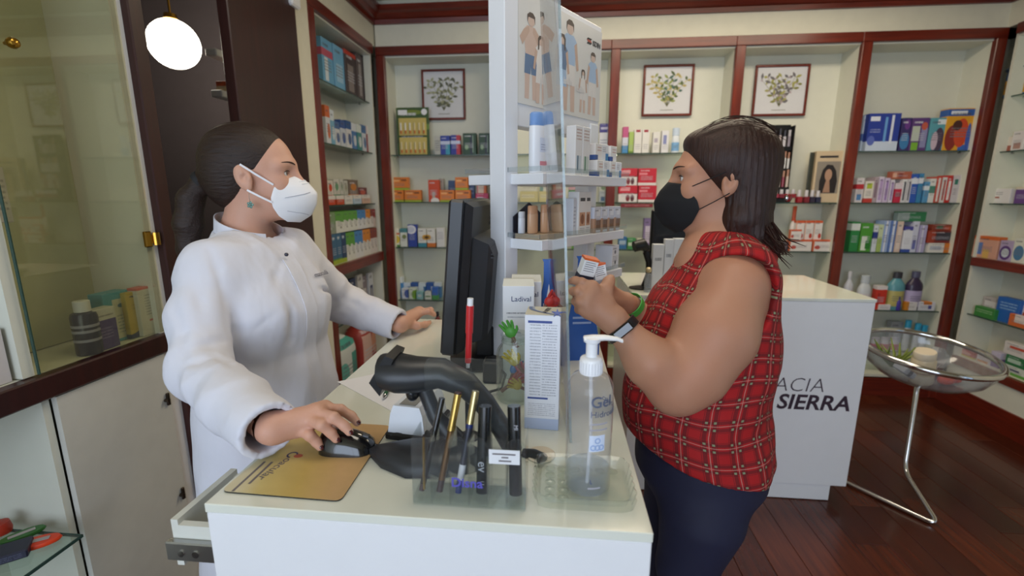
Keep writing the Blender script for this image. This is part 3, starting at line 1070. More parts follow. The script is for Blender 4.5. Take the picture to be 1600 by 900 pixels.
# red and white pen upright in a small black holder behind the organiser
ra, rb = at(731, 577, Y=.785), at(735, 466, Y=.785)
hol = thing('pen_holder', 'small black pen holder behind the acrylic organiser', 'holder', (ra.x, .785, ZC))
hz = ra.z - ZC
MB().lathe([(.001, 0), (.02, 0), (.02, .004), (.007, .01), (.006, hz - .01), (.0075, hz + .004), (.0055, hz + .004), (.005, hz - .008), (.001, hz - .008)], 16).build('stem', M_BLACK, hol, 40)
rp = thing('red_pen', 'red and white pen standing upright in front of the black monitor', 'pen', ra)
d = rb - ra
M_RPEN = plain('#c8262a', .3, name='red_plastic')
for t0, t1, r, m_, nm in ((-.05, .10, .0035, M_WHITE, 'tip'), (.10, .52, .0056, M_RPEN, 'barrel'), (.52, .9, .0068, M_RPEN, 'grip'), (.9, 1.0, .0055, M_WHITE, 'cap')):
    MB().tube([d * t0, d * t1], r, 14).build(nm, m_, rp, 50)
MB().bbox(.0045, .0075, -.002, .002, d.z * .28, d.z * .54, .001).build('clip', M_WHITE, rp)

# ---- glass tray and gel bottle
M_CUT = glassy('#f8faf8', 0.02, 0.035, 'cut_glass', 1.5)
tx0, tx1, ty0, ty1 = -.027, .124, .592, .712
tr_ = thing('glass_tray', 'ribbed clear glass tray under the gel bottle', 'tray', ((tx0 + tx1) / 2, (ty0 + ty1) / 2, ZC))


def tray_ring(sx, sy, z, amp, n=96):
    out = []
    for k in range(n):
        a = 2 * math.pi * k / n
        c, s = math.cos(a), math.sin(a)
        q = (abs(c) ** 8 + abs(s) ** 8) ** (-1 / 8)
        r = 1 + amp * (1 if k % 4 < 2 else -1)
        out.append(Vector((sx * c * q * r, sy * s * q * r, z)))
    return out


hx, hy = (tx1 - tx0) / 2, (ty1 - ty0) / 2
MB().loft([tray_ring(hx * .93, hy * .92, 0, .0), tray_ring(hx * .95, hy * .94, .003, .022), tray_ring(hx, hy, .020, .024), tray_ring(hx * .985, hy * .98, .0215, .0), tray_ring(hx * .9, hy * .88, .018, .0), tray_ring(hx * .86, hy * .83, .006, .0)]).build('dish', M_CUT, tr_, 20)
for i in range(6):
    for j in range(5):
        x, y = (-.5 + (i + .5) / 6) * hx * 1.6, (-.5 + (j + .5) / 5) * hy * 1.55
        if abs(x - .02) > .035 or abs(y + .005) > .035:
            MB().lathe([(.001, .010), (.005, .0085), (.009, .006)], 8, Matrix.Translation((x, y, 0)), True).build('cut_stud', M_CUT, tr_)

bc = at(917, 757, Z=1.007)
gb = thing('gel_bottle', 'clear hand gel bottle with white pump on the glass tray', 'bottle', (bc.x, bc.y, ZC + .0065))
zs = at(920, 585, Y=bc.y).z - gb.location.z
M_CLR = glassy('#f6f7fa', 0.03, 0.05, 'clear_bottle', 1.38)
R = .0345
MB().lathe([(.001, 0), (R * .9, 0), (R, .004), (R, zs - .02), (R * .96, zs - .012), (R * .8, zs - .002), (R * .5, zs + .003), (.001, zs + .003)], 36).build('body', M_CLR, gb, 60)
MB().lathe([(.001, .0015), (R * .88, .0015), (R * .95, .006), (R * .95, .034), (.001, .034)], 32).build('gel', glassy('#eef2f6', 0.0, 0.06, 'gel', 1.36), gb, 60)
MB().tube([(0, 0, .004), (.003, 0, zs * .5), (0, 0, zs)], .0028, 8).build('dip_tube', glassy('#ffffff', .05, .35, 'dip_tube'), gb, True)
z1 = zs + .003
pm = MB().lathe([(.001, z1), (.0165, z1), (.0165, z1 + .022), (.015, z1 + .024), (.0085, z1 + .026), (.0085, z1 + .046), (.012, z1 + .048), (.013, z1 + .054), (.001, z1 + .058)], 24)
pm.loft([[Vector((x, wy * math.cos(k * math.pi / 4), z1 + zz + wz * math.sin(k * math.pi / 4))) for k in range(8)] for x, wy, wz, zz in ((-.012, .009, .004, .052), (.0, .010, .005, .053), (.018, .008, .004, .0545), (.036, .005, .003, .053), (.044, .004, .003, .050))])
pm.build('pump', plain('#f2f2f4', .3, vary=.01, name='pump_white'), gb, 40)
for k in range(24):
    a = 2 * math.pi * k / 24
    MB().box(-.0008, .0008, .0163, .0172, z1 + .002, z1 + .019, Matrix.Rotation(a, 4, 'Z')).build('rib', plain('#e6e6ea', .35, name='pump_rib'), gb)


def curved_text(s, size, z, ang, mat, parent, R, bold=0.0):
    o = text(s, size, mat, parent, bold=bold)
    for v in o.data.vertices:
        a = ang + v.co.x / R
        v.co = Vector(((R + .0004 + v.co.z) * math.sin(a), -(R + .0004 + v.co.z) * math.cos(a), z + v.co.y))
    return o


M_SLATE = plain('#59627a', .5, name='slate_print')
M_PBLUE = plain('#9db4dc', .5, name='pale_blue_print')
curved_text('Gel', .0235, zs * .80, -.05, M_SLATE, gb, R, .0003)
curved_text('Hidroalcoholico', .0135, zs * .715, -.05, M_SLATE, gb, R)
for k in range(2):
    MB().loft([[Vector(((R + .0004) * math.sin(a), -(R + .0004) * math.cos(a), zs * z_)) for a in (-.05, .15, .35, .55, .75)] for z_ in (.650 - .05 * k, .664 - .05 * k)], cap=False, closed=False).build('small_print', plain('#a8a6b0', .5, name='faint_print'), gb)
sq = MB().loft([[Vector(((R + .0003) * math.sin(a), -(R + .0003) * math.cos(a), z)) for a in (-.05, .12, .3, .47, .64)] for z in (zs * .42, zs * .56)], cap=False, closed=False).build('blue_emblem_panel', plain('#d6dff2', .5, name='panel_blue'), gb)
for a, z in ((.12, .455), (.3, .455), (.47, .455), (.3, .515)):
    M_ = Matrix.Translation(((R + .0005) * math.sin(a), -(R + .0005) * math.cos(a), zs * z)) @ Matrix.Rotation(a, 4, 'Z') @ Matrix.Rotation(math.pi / 2, 4, 'X')
    MB().lathe([(.0028, 0), (.0046, 0), (.0046, .0002), (.0028, .0002)], 12, M_, False).build('emblem', M_PBLUE, gb)
curved_text('L', .0095, zs * .135, .02, plain('#3c4a78', .5, name='blue_print'), gb, R)
MB().loft([[Vector(((R + .0004) * math.sin(a), -(R + .0004) * math.cos(a), zs * z_)) for a in (-.05, .15, .35, .5)] for z_ in (.085, .10)], cap=False, closed=False).build('small_print', plain('#a8a6b0', .5, name='faint_print'), gb)

# flat cream disc beside the tray
o = MB().lathe([(.001, 0), (.024, 0), (.026, .002), (.024, .004), (.001, .005)], 24).build('cream_disc', plain('#d8cbb4', .5, name='beige'), None, True, loc=(at(845, 712, Z=1.0).x, at(845, 712, Z=1.0).y, ZC))
tag(o, 'flat beige disc lying behind the glass tray', 'disc')

# ---- leaflet box standing by the screen
lb = thing('leaflet_box', 'tall white carton with blue-headed ingredient list beside the clear screen', 'carton', (-.022, .828, ZC), math.radians(-3))
hh = at(850, 493, Y=.828).z - ZC
bw_, bd_ = .066, .06
rg = [[Vector((a * bw_ / 2, b * bd_ / 2 + bd_ / 2, z)) for a, b in ((-1, -1), (1, -1), (1, 1), (-1, 1))] for z in (0, hh)]
MB().loft(rg).build('carton', pack('#e9e9f0', rects=[(0, 1, 0, .1, '#b9c4e0')], lines=[(.14, .46, .30, .93, 24, '#a2a2ae'), (.5, .92, .30, .93, 27, '#a2a2ae'), (.1, .9, .12, .24, 7, '#b0b0bc')]), lb)
MB().box(-.027, .018, -.0006, -.0001, hh * .935, hh * .955).build('blue_heading', plain('#3d4f92', .5, name='heading_blue'), lb)
MB().box(-.027, .012, -.0006, -.0001, hh * .275, hh * .29).build('blue_heading', plain('#3d4f92', .5, name='heading_blue'), lb)
topf = MB().loft([[Vector((-bw_ / 2, 0, hh + .0003)), Vector((bw_ / 2, 0, hh + .0003)), Vector((bw_ / 2, bd_, hh + .0015)), Vector((-bw_ / 2, bd_, hh + .0015))], [Vector((-bw_ / 2, 0, hh + .0008)), Vector((bw_ / 2, 0, hh + .0008)), Vector((bw_ / 2, bd_, hh + .002)), Vector((-bw_ / 2, bd_, hh + .002))]]).build('lid', plain('#d9d2c0', .45, name='lid_beige'), lb)
MB().loft([[Vector((-.03 + .05 * s - .018 * math.sin(s * 3.1) + w_, .052 * (1 - s) + .004, hh + .0028 - .0011 * s)) for s in [k / 8 for k in range(9)]] for w_ in (0, .007)], cap=False, closed=False).build('blue_swoosh', plain('#6f80ac', .4, name='swoosh_blue'), lb)
MB().loft([[Vector((-.022 + .05 * s - .018 * math.sin(s * 3.1) + w_, .052 * (1 - s) + .004, hh + .0028 - .0011 * s)) for s in [k / 8 for k in range(9)]] for w_ in (0, .003)], cap=False, closed=False).build('blue_swoosh', plain('#a9b6d2', .4, name='swoosh_pale'), lb)
text('A KIDS', .012, M_INK, lb, (.006, .012, hh + .0026), (math.radians(2), 0, math.radians(78)))
# small blue starfish on the carton's corner
st = []
for k in range(10):
    r = .011 if k % 2 == 0 else .0035
    st.append((r * math.cos(k * math.pi / 5 + .3), r * math.sin(k * math.pi / 5 + .3)))
sfp = lb.location + Vector((.027, .004, hh + .004))
o = MB().prism(st, -.0012, .0012).build('star_ornament', plain('#5a6aa8', .4, name='star_blue'), None, loc=sfp, rot=(math.radians(-60), 0, 0))
tag(o, 'small blue star lying on the lid of the leaflet carton', 'ornament')

# ---- jar with rubber hands
jp = at(806, 622, Z=1.0)
M_JAR = glassy('#f6f9f7', 0.0, 0.02, 'jar_glass', 1.45)
jr = thing('glass_jar', 'clear glass jar full of small coloured rubber hands', 'jar', (jp.x, jp.y, ZC))
MB().lathe([(.001, 0), (.040, 0), (.044, .006), (.044, .10), (.041, .115), (.031, .13), (.030, .145), (.033, .147), (.033, .151), (.029, .151), (.028, .13), (.038, .112), (.041, .10), (.041, .008), (.001, .006)], 32).build('body', M_JAR, jr, 50)
for zz in (.133, .139):
    MB().lathe([(.0305, zz), (.0325, zz + .0015), (.0305, zz + .003)], 28).build('thread', M_JAR, jr, True)


def rubber_hand(label, loc, rot, col, s=1.0, group=None):
    t = thing('rubber_hand', label, 'toy', loc, 0, group)
    t.rotation_euler = rot
    m_ = plain(col, .45, name='rubber')
    b = MB().sphere((0, 0, .012 * s), (.011 * s, .006 * s, .012 * s), 12, 8)
    for k, (fx, fl2) in enumerate(((-.008, .012), (-.003, .015), (.003, .0145), (.008, .011))):
        b.tube([(fx * s, 0, .018 * s), (fx * 1.35 * s, -.001 * s, (.022 + fl2 * .6) * s), (fx * 1.55 * s, -.004 * s, (.022 + fl2) * s)], [.0033 * s, .003 * s, .0022 * s], 8)
    b.tube([(.008 * s, 0, .008 * s), (.015 * s, -.002 * s, .014 * s), (.017 * s, -.004 * s, .02 * s)], [.0035 * s, .003 * s, .0022 * s], 8)
    b.build('hand', m_, t, True)
    MB().tube([(0, 0, -.02 * s), (0, 0, .006 * s)], .004 * s, 8).build('stick', plain('#7a4a38', .5, name='stick_brown'), t, True)
    return t


J = Vector((jp.x, jp.y, ZC))
rubber_hand('green rubber hand sticking out of the glass jar', J + Vector((-.006, -.004, .142)), (0, math.radians(-25), 0), '#4f9a3c', 1.15)
rubber_hand('upper yellow rubber hand behind the jar glass', J + Vector((.006, -.018, .085)), (0, math.radians(-40), 0), '#c9b22c', 1.1)
rubber_hand('red rubber hand at the bottom of the jar', J + Vector((-.014, -.016, .036)), (0, math.radians(50), 0), '#a92f2c', 1.1)
rubber_hand('blue rubber hand in the middle of the jar', J + Vector((-.006, -.012, .062)), (0, math.radians(20), .5), '#2f6fb8', 1.0)
rubber_hand('pink rubber hand in the jar beside the leaflet carton', J + Vector((.018, -.012, .055)), (0, math.radians(-15), 0), '#c2566c', 1.0)
rubber_hand('lower yellow rubber hand at the jar floor', J + Vector((.014, -.020, .034)), (0, math.radians(-60), .3), '#c4a82c', .9)


def carton(label, loc, size, mat, rotz=0.0, cat='carton', name='carton', group=None, tilt=None):
    w, d, h = size
    o = MB().bbox(-w / 2, w / 2, 0, d, 0, h, .0012).build(name, mat, None, loc=loc, rot=tilt or (0, 0, rotz))
    return tag(o, label, cat, group)


# two white lotion cartons behind the jar
def lotion_box(label, loc, h, rz):
    t = thing('lotion_carton', label, 'carton', loc, rz)
    MB().bbox(-.038, .038, 0, .045, 0, h, .001).build('carton', pack('#e8e9ee', lines=[(.12, .88, .70, .73, 1, '#33384e'), (.15, .7, .66, .685, 1, '#8890a4')]), t)
    MB().loft([[Vector((-.038, .001, h)), Vector((.038, .001, h)), Vector((.038, .045, h)), Vector((-.038, .045, h))], [Vector((-.036, .02, h + .014)), Vector((.036, .02, h + .014)), Vector((.036, .03, h + .014)), Vector((-.036, .03, h + .014))]]).build('folded_top', plain('#ddd8c9', .5, name='fold_cream'), t)
    text('Ladival', .018, M_NAVY, t, (-.018, -.0006, h * .84), FRONT)
    MB().lathe([(.010, .0), (.010, .0003)], 12, Matrix.Translation((.0, -.0001, h * .45)) @ Matrix.Rotation(math.pi / 2, 4, 'X') @ Matrix.Diagonal((1, 1.7, 1, 1))).build('printed_bottle', plain('#aab0bc', .4, name='bottle_grey'), t)
    return t


q = at(810, 530, Y=1.13)
hz = at(810, 447, Y=1.075).z - ZC
lotion_box('front white lotion carton behind the glass jar', (at(810, 500, Y=1.075).x, 1.075, ZC), hz, math.radians(4))
lotion_box('rear white lotion carton, half hidden behind the front one', (at(822, 500, Y=1.125).x, 1.123, ZC), at(822, 440, Y=1.125).z - ZC, math.radians(4))


# blue flask-shaped cards
def flask(label, x, y, px, py_top, rz, s=1.0):
    z1 = at(px, py_top, Y=y).z - ZC
    t = thing('flask_card', label, 'display card', (x, y, ZC), rz)
    w = .046 * s
    pts = [(-w, 0), (w, 0), (w, .05), (w * .30, z1 * .80), (w * .30, z1 * .97), (w * .38, z1), (-w * .38, z1), (-w * .30, z1 * .97), (-w * .30, z1 * .80), (-w, .05)]
    MB().prism(pts, 0, .004).build('card', plain('#2f62b4', .35, name='flask_blue'), t)
    MB().prism([(-w * .12, z1 * .66), (w * .12, z1 * .66), (0, z1 * .78)], -.0005, -.0001).build('white_triangle', M_WHITE, t)
    text('100%', .016 * s, M_WHITE, t, (0, -.0006, z1 * .56), FRONT, align='CENTER', bold=.0003)
    for k in range(2):
        MB().box(-w * .5, w * .5, -.0005, -.0001, z1 * (.36 + .05 * k), z1 * (.38 + .05 * k)).build('small_print', M_PBLUE, t)
    MB().bbox(-w * .6, w * .6, .004, .03, 0, .002, .0005).build('foot', plain('#2f62b4', .35, name='flask_blue'), t)
    return t


q = at(858, 430, Y=1.165)
flask('blue flask-shaped display card left of the clear screen', q.x, 1.165, 858, 405, math.radians(5))
q = at(905, 430, Y=1.2)
flask('blue flask-shaped display card right of the clear screen, behind the held cartons', q.x + .012, 1.22, 905, 400, math.radians(10), 1.1)
rubber_hand('red rubber hand sticking up behind the leaflet carton', (at(853, 478, Y=1.05).x, 1.05, at(853, 478, Y=1.05).z), (0, math.radians(40), 0), '#c0302c', 1.15)
hp = at(853, 478, Y=1.05)
o = MB().lathe([(.001, 0), (.018, 0), (.018, .004), (.004, .008), (.0042, hp.z - ZC - .018), (.001, hp.z - ZC - .018)], 12).build('hand_holder', M_WHITE, None, True, loc=(hp.x - .010, 1.05, ZC))
tag(o, 'slim white holder of the red rubber hand behind the leaflet carton', 'holder')


# ================================================================== goods on the shelves
def spot(side, x0, x1, ytop, ins):
    """where a pack stands: returns centre of its front, width, height of its top"""
    k = {'Y': YF + ins} if side == 'B' else {'X': XL - ins} if side == 'L' else {'X': XR + ins}
    a, b, c = at(x0, ytop + 14, **k), at(x1, ytop + 14, **k), at((x0 + x1) / 2, ytop, **k)
    w = abs(b.x - a.x) if side == 'B' else abs(b.y - a.y)
    return (a + b) / 2, w, c.z


ROT = {'B': 0.0, 'L': math.pi / 2, 'R': -math.pi / 2}


def box(side, z, x0, x1, ytop, mat, label, d=.05, ins=.075, cat='carton', name='carton', group=None, rz=0.0, parts=None):
    c, w, zt = spot(side, x0, x1, ytop, ins)
    z += .0008
    h = max(.008, zt - z)
    w *= .975
    o = MB().bbox(-w / 2, w / 2, 0, d, 0, h, .0015).build(name, mat, None, loc=(c.x, c.y, z), rot=(0, 0, ROT[side] + rz))
    tag(o, label, cat, group)
    return z + h


def bottle(side, z, x0, x1, ytop, body, cap, label, lab=None, ins=.10, neck=.35, capf=.2, name='bottle', cat='bottle', clear=False, flat=.7, shoulder=.74):
    c, w, zt = spot(side, x0, x1, ytop, ins)
    z += .0008
    h = max(.02, zt - z)
    r = w / 2
    t = thing(name, label, cat, (c.x, c.y, z), ROT[side])
    S = Matrix.Diagonal((1, flat, 1, 1))
    m_ = glassy(body, .02, .35, 'clear_plastic') if clear else plain(body, .3, name='bottle_plastic')
    hb = h * (1 - capf)
    MB().lathe([(.001, 0), (r * .94, 0), (r, h * .02), (r, hb * shoulder), (r * .9, hb * (shoulder + .08)), (r * neck * 1.15, hb * .96), (r * neck, hb), (.001, hb)], 20, S).build('body', m_, t, 50)
    MB().lathe([(.001, hb + .0003), (r * neck * 1.2, hb + .0003), (r * neck * 1.2, h * .99), (r * neck, h), (.001, h)], 16, S).build('cap', plain(cap, .35, name='cap_plastic'), t, 50)
    if lab:
        MB().lathe([(r * 1.004, hb * .12), (r * 1.008, hb * .13), (r * 1.008, hb * .60), (r * 1.004, hb * .61)], 20, S, False).build('label', pack(lab, lines=[(.2, .8, .3, .7, 3, '#555566')]), t, 50)
    return t


GR, DG = '#5a5a66', '#2b2b33'
Z1, Z2, Z3, Z4, Z5 = SHZ

# ---------------- framed botanical prints (hang inside the bays)
def leaf_poly(L, w):
    return [(0, 0), (w * .7, L * .3), (w, L * .55), (w * .5, L * .85), (0, L), (-w * .5, L * .85), (-w, L * .55), (-w * .7, L * .3)]


def botanical(label, x0, x1, y0, y1, seed, cols, flower):
    Yp = YF + .205
    a, b = at(x0, y0, Y=Yp), at(x1, y1, Y=Yp)
    w, h = b.x - a.x, a.z - b.z
    t = thing('framed_print', label, 'picture', ((a.x + b.x) / 2, Yp, b.z))
    fw = .016
    fr = MB()
    for q in ((-w / 2, w / 2, 0, fw), (-w / 2, w / 2, h - fw, h), (-w / 2, -w / 2 + fw, fw, h - fw), (w / 2 - fw, w / 2, fw, h - fw)):
        fr.bbox(q[0], q[1], -.012, .006, q[2], q[3], .003)
    fr.build('frame', M_REDH, t)
    MB().box(-w / 2 + fw, w / 2 - fw, -.002, .003, fw, h - fw).build('mount', plain('#d9d9dc', .5, vary=.03, name='print_paper'), t)
    r = random.Random(seed)
    st = MB()
    lv = {c: MB() for c in cols}
    fl2 = MB()
    cx, cz = 0.0, h * .19
    for k in range(7):
        an = math.radians(-39 + 13 * k)
        L = h * (.50 + .12 * r.random())
        pts = []
        for s in range(6):
            u = s / 5
            pts.append((cx + math.sin(an) * L * u * (.75 + .25 * u), -.0026, cz + math.cos(an * .8) * L * u))
        st.tube(pts, [.0018 - .0002 * s for s in range(6)], 5)
        for s in range(1, 6):
            for sd in (-1, 1):
                if r.random() < .85:
                    la = an + sd * (.7 + .4 * r.random())
                    M_ = Matrix.Translation((pts[s][0], 0, pts[s][2])) @ Matrix.Rotation(la, 4, 'Y')
                    lv[r.choice(cols)].prism(leaf_poly(h * (.085 + .05 * r.random()), h * .026), -.0032 - .0006 * r.random(), -.0024, M_)
            if r.random() < .5:
                M_ = Matrix.Translation((pts[s][0] + r.uniform(-.01, .01), 0, pts[s][2] + r.uniform(-.008, .008)))
                fl2.prism([((.0085 if k2 % 2 else .004) * math.cos(k2 * math.pi / 5), (.0085 if k2 % 2 else .004) * math.sin(k2 * math.pi / 5)) for k2 in range(10)], -.0046, -.0036, M_)
    st.build('printed_stem', plain('#6b6a48', .6, name='print_stem'), t)
    for c, b_ in lv.items():
        if b_.v:
            q = b_.build('printed_leaves', plain(c, .6, name='print_leaf'), t)
            q['kind'] = 'stuff'
    if fl2.v:
        q = fl2.build('printed_flowers', plain(flower, .6, name='print_flower'), t)
        q['kind'] = 'stuff'
    MB().box(-w * .13, w * .13, -.0026, -.0021, h * .115, h * .128).build('caption', plain('#8a8880', .6, name='print_caption'), t)
    # print glass
    MB().box(-w / 2 + fw, w / 2 - fw, -.0065, -.0055, fw, h - fw).build('glazing', glassy('#ffffff', 0.0, 0.0, 'print_glass', 1.3), t)


botanical('framed botanical print of pale wiry sprigs, above the green card of balms', 658, 728, 109, 187, 3, ['#7d8062', '#a7a884', '#5f6350'], '#c2c0a4')
botanical('framed botanical print with big green leaves and white flowers, middle of the back wall', 1006, 1080, 102, 181, 8, ['#58683c', '#97a05a', '#4a6b5e', '#b9a968'], '#d8cf9a')
botanical('framed botanical print of yellow-green branches, above the black make-up stand', 1181, 1257, 102, 181, 15, ['#8a8a4a', '#a9a560', '#6f6a6e'], '#b7a2a8')

# ---------------- back bay 1
# balm card with twelve sticks
c, w, zt = spot('B', 619, 670, 168, .12)
bcard = thing('balm_display_card', 'green and yellow display card with twelve balm sticks, left end of the top shelf', 'display card', (c.x, c.y, Z1 + .0008))
hh = zt - Z1
MB().bbox(-w / 2, w / 2, 0, .006, 0, hh, .003).build('card', pack('#3f5a2c', dots=[(.1, .3, .1, .05, '#2c3a1c'), (.93, .6, .1, .06, '#6b8a3c'), (.5, .9, .3, .05, '#7a8a34')]), bcard)
for r_ in range(2):
    zb_ = hh * (.02 + .40 * r_)
    tb = MB().bbox(-w * .42, w * .42, -.012, 0, zb_, zb_ + hh * .36, .002).build('tray', plain('#cdb868', .5, name='tray_yellow'), bcard)
    for k in range(6):
        xx = (-.42 + .84 * (k + .5) / 6) * w
        q = MB().tube([(xx, -.016, zb_ + .012), (xx, -.016, zb_ + hh * .26)], .0062, 8).build('balm_stick', plain('#d8cba0' if k > 2 or r_ == 0 else '#e2e0d6', .4, name='stick_cream'), bcard, True)
        MB().tube([(xx, -.016, zb_ + .012), (xx, -.016, zb_ + .035)], .0066, 8).build('stick_base', plain('#c2702c', .4, name='stick_orange'), q, True)
MB().lathe([(.001, 0), (.022, 0), (.022, .0015), (.001, .0015)], 20, Matrix.Translation((w * .36, -.0005, hh * .905)) @ Matrix.Rotation(math.pi / 2, 4, 'X')).build('round_badge', M_WHITE, bcard)
MB().box(-w * .44, -w * .16, -.001, -.0002, hh * .85, hh * .95).build('white_logo', M_WHITE, bcard)

box('B', Z1, 679, 688, 213, pack('#b9b9b2', lines=[(.1, .9, .2, .8, 5, GR)]), 'narrow grey carton right of the green balm card')
box('B', Z1, 688, 703, 212, pack('#2a3f9c', rects=[(.55, 1, .0, .7, '#3a96b4'), (0, 1, .55, .72, '#c2cbe6')]), 'blue and teal pack beside its blue and red twin')
box('B', Z1, 704, 719, 211, pack('#2a3696', rects=[(.6, 1, .0, 1, '#b23242'), (0, 1, .55, .72, '#c2cbe6')]), 'blue and red pack beside its blue and teal twin')
_g = pack('#26452f', rects=[(.55, .72, .0, .9, '#1a1f3a'), (.72, .8, .1, .9, '#7f9a86')], dots=[(.28, .35, .14, .12, '#86a67c')])
box('B', Z1, 723, 744, 208, _g, 'left one of two dark green packs at the end of the top shelf', d=.06)
box('B', Z1, 748, 766, 208, _g, 'right one of two dark green packs at the end of the top shelf', d=.06)
OR = pack('#e0812f', rects=[(0, 1, 0, .12, '#a9bd33'), (0, 1, .12, .17, '#6d8a2a'), (.08, .5, .66, .8, '#f0b070'), (.6, .9, .7, .85, '#8a4a1c')])
z = box('B', Z2, 608, 631, 297, OR, 'orange carton, lower left of the left-hand trio')
box('B', Z2, 632, 658, 297, OR, 'orange carton, lower right of the left-hand trio')
box('B', z, 611, 638, 277, OR, 'orange carton on top of the left-hand trio')
box('B', Z2, 669, 686, 281, pack('#cf4a22', rects=[(.35, .62, .08, .45, '#b9a8a0')], dots=[(.6, .05, .4, .14, '#e8e4e0')]), 'tall red-orange carton between the two orange trios', ins=.06)
box('B', Z2, 686, 693, 279, pack('#a9a29a', rects=[(0, 1, .3, .45, '#8a4a30')]), 'slim grey carton half hidden by the tall red-orange one', ins=.15)
z = box('B', Z2, 687, 710, 297, OR, 'orange carton, lower left of the trio above the monitor')
box('B', Z2, 711, 735, 297, OR, 'orange carton, lower right of the trio above the monitor')
box('B', z, 711, 731, 277, OR, 'orange carton on top of the trio above the monitor')
box('B', Z2, 700, 742, 282, pack('#3b5584', lines=[(.05, .95, .3, .7, 2, '#aab6d0')]), 'wide blue carton behind the orange trio above the monitor', ins=.15)
z = box('B', Z2, 743, 763, 302, pack('#c43a6a', rects=[(.1, .6, .3, .6, '#d8b0c8')]), 'small flat pink carton at the right post', ins=.075)
box('B', z, 745, 760, 282, pack('#e0c9bc', rects=[(.72, 1, 0, 1, '#d06a34'), (0, .1, 0, 1, '#c0405a')]), 'white carton with orange edge on top of the pink one')
# third shelf
box('B', Z3, 611, 624, 357, pack('#e6e4d6', rects=[(0, 1, 0, .1, '#4a8a3a'), (0, 1, .66, .76, '#d0703c')], dots=[(.65, .4, .4, .22, '#dcc23a')]), 'white and yellow carton at the left end of the third shelf')
box('B', Z3, 625, 636, 357, pack('#dfe3da', rects=[(0, 1, .78, 1, '#4f8f98')], dots=[(.6, .55, .3, .12, '#7a8a4a')]), 'white carton with teal top on the third shelf')
box('B', Z3, 637, 651, 351, pack('#2f47a4', dots=[(.4, .78, .55, .2, '#e6e8f0'), (.35, .78, .4, .14, '#c8cde0')]), 'blue carton with white crescent, tallest on the third shelf')
box('B', Z3, 653, 666, 357, pack('#e6e6e0', rects=[(0, 1, 0, .22, '#3f8aa0')], dots=[(.85, .52, .34, .14, '#d9a428'), (.9, .52, .16, .07, '#6a4a20')]), 'white carton with half a sunflower and teal foot')
box('B', Z3, 667, 680, 357, pack('#e6e6e0', rects=[(0, 1, 0, .22, '#d0752e')], dots=[(.15, .52, .34, .14, '#d9a428'), (.1, .52, .16, .07, '#6a4a20')]), 'white carton with half a sunflower and orange foot')
box('B', Z3, 682, 694, 356, pack('#e2e2e2', lines=[(.1, .9, .4, .8, 5, '#9a9aa6')]), 'plain white carton next to the monitor on the third shelf')
# fourth shelf
box('B', Z4, 616, 629, 433, pack('#3f86c4', rects=[(0, 1, .72, 1, '#dfe6ea'), (.3, .7, .8, .95, '#31508c')]), 'tall blue carton with white top, left end of the fourth shelf', ins=.11)
_bk = [('#3a6ea6', '#cfdbe6'), ('#cfd8e2', '#2f5aa6'), ('#3a6ea6', '#cfdbe6'), ('#d4dbe4', '#2f5aa6'), ('#4a7fb2', '#cfdbe6')]
for k in range(5):
    box('B', Z4, 630 + k * 12, 641.5 + k * 12, 442, pack(_bk[k][0], rects=[(0, 1, .75, 1, _bk[k][1])], dots=[(.2, .6, .5, .3, _bk[k][1])]), 'blue and white carton in the rear row of the fourth shelf, %s' % ('leftmost', 'second from the left', 'middle one', 'second from the right', 'rightmost')[k], ins=.14)
box('B', Z4, 628, 638, 451, pack('#d8dde8', dots=[(.9, .5, .5, .4, '#4a62a8')]), 'small white carton with blue curve, front row of the fourth shelf')
box('B', Z4, 639, 649, 450, pack('#d8e2d4', dots=[(.9, .4, .45, .4, '#7aa83a')]), 'small white carton with green curve, front row of the fourth shelf')
box('B', Z4, 651, 661, 456, pack('#8fc0c4', rects=[(.2, .8, .3, .6, '#d6e4e2')]), 'small pale teal carton, front row of the fourth shelf')
box('B', Z4, 664, 674, 456, pack('#dfe4dc', rects=[(.1, .9, .3, .45, '#5f9a4a')]), 'small white carton with green band, front row of the fourth shelf')
box('B', Z4, 675, 684, 449, pack('#3d6fc8', rects=[(0, 1, 0, .35, '#4f9a58')]), 'small blue carton with green foot next to the monitor')
bottle('B', Z5, 678, 690, 487, '#7a2a24', '#1c1a1c', 'dark red bottle with black cap, low down behind the monitor')

# ---------------- back bay 2, seen between the shelves of the poster stand
box('B', Z1, 936, 952, 207, pack('#dfe2ea', lines=[(.1, .9, .3, .7, 3, '#7a86a4')]), 'white carton right of the poster stand, topped by a violet one', ins=.06)
c_, w_, zt_ = spot('B', 936, 952, 207, .06)
box('B', zt_, 937, 952, 193, pack('#4a4494', rects=[(.1, .9, .35, .6, '#c9c6e2')]), 'small violet carton lying on a white one right of the poster stand', ins=.06)
YL = pack('#cfc58a', rects=[(.1, .8, .4, .7, '#e2dcb8')], lines=[(.1, .8, .45, .65, 2, '#7a6a34')])
z = box('B', Z2, 812, 841, 299, YL, 'cream yellow carton behind the stand, left one of the lower pair', ins=.08)
box('B', Z2, 842, 865, 299, YL, 'cream yellow carton behind the stand, right one of the lower pair', ins=.08)
box('B', z, 814, 840, 285, pack('#d9d8c4', lines=[(.1, .9, .3, .7, 2, '#8a8a70')]), 'off-white carton stacked on the left cream yellow carton', ins=.08)
box('B', z, 843, 862, 285, pack('#d9d8c4', rects=[(0, .3, 0, 1, '#7a9a90')]), 'off-white carton with grey-green edge stacked on the right cream yellow carton', ins=.08)
z = box('B', Z2, 888, 910, 297, pack('#4f8a5a', dots=[(.5, .2, .6, .35, '#d8dccc')]), 'green carton with white flowers behind the poster stand', ins=.08)
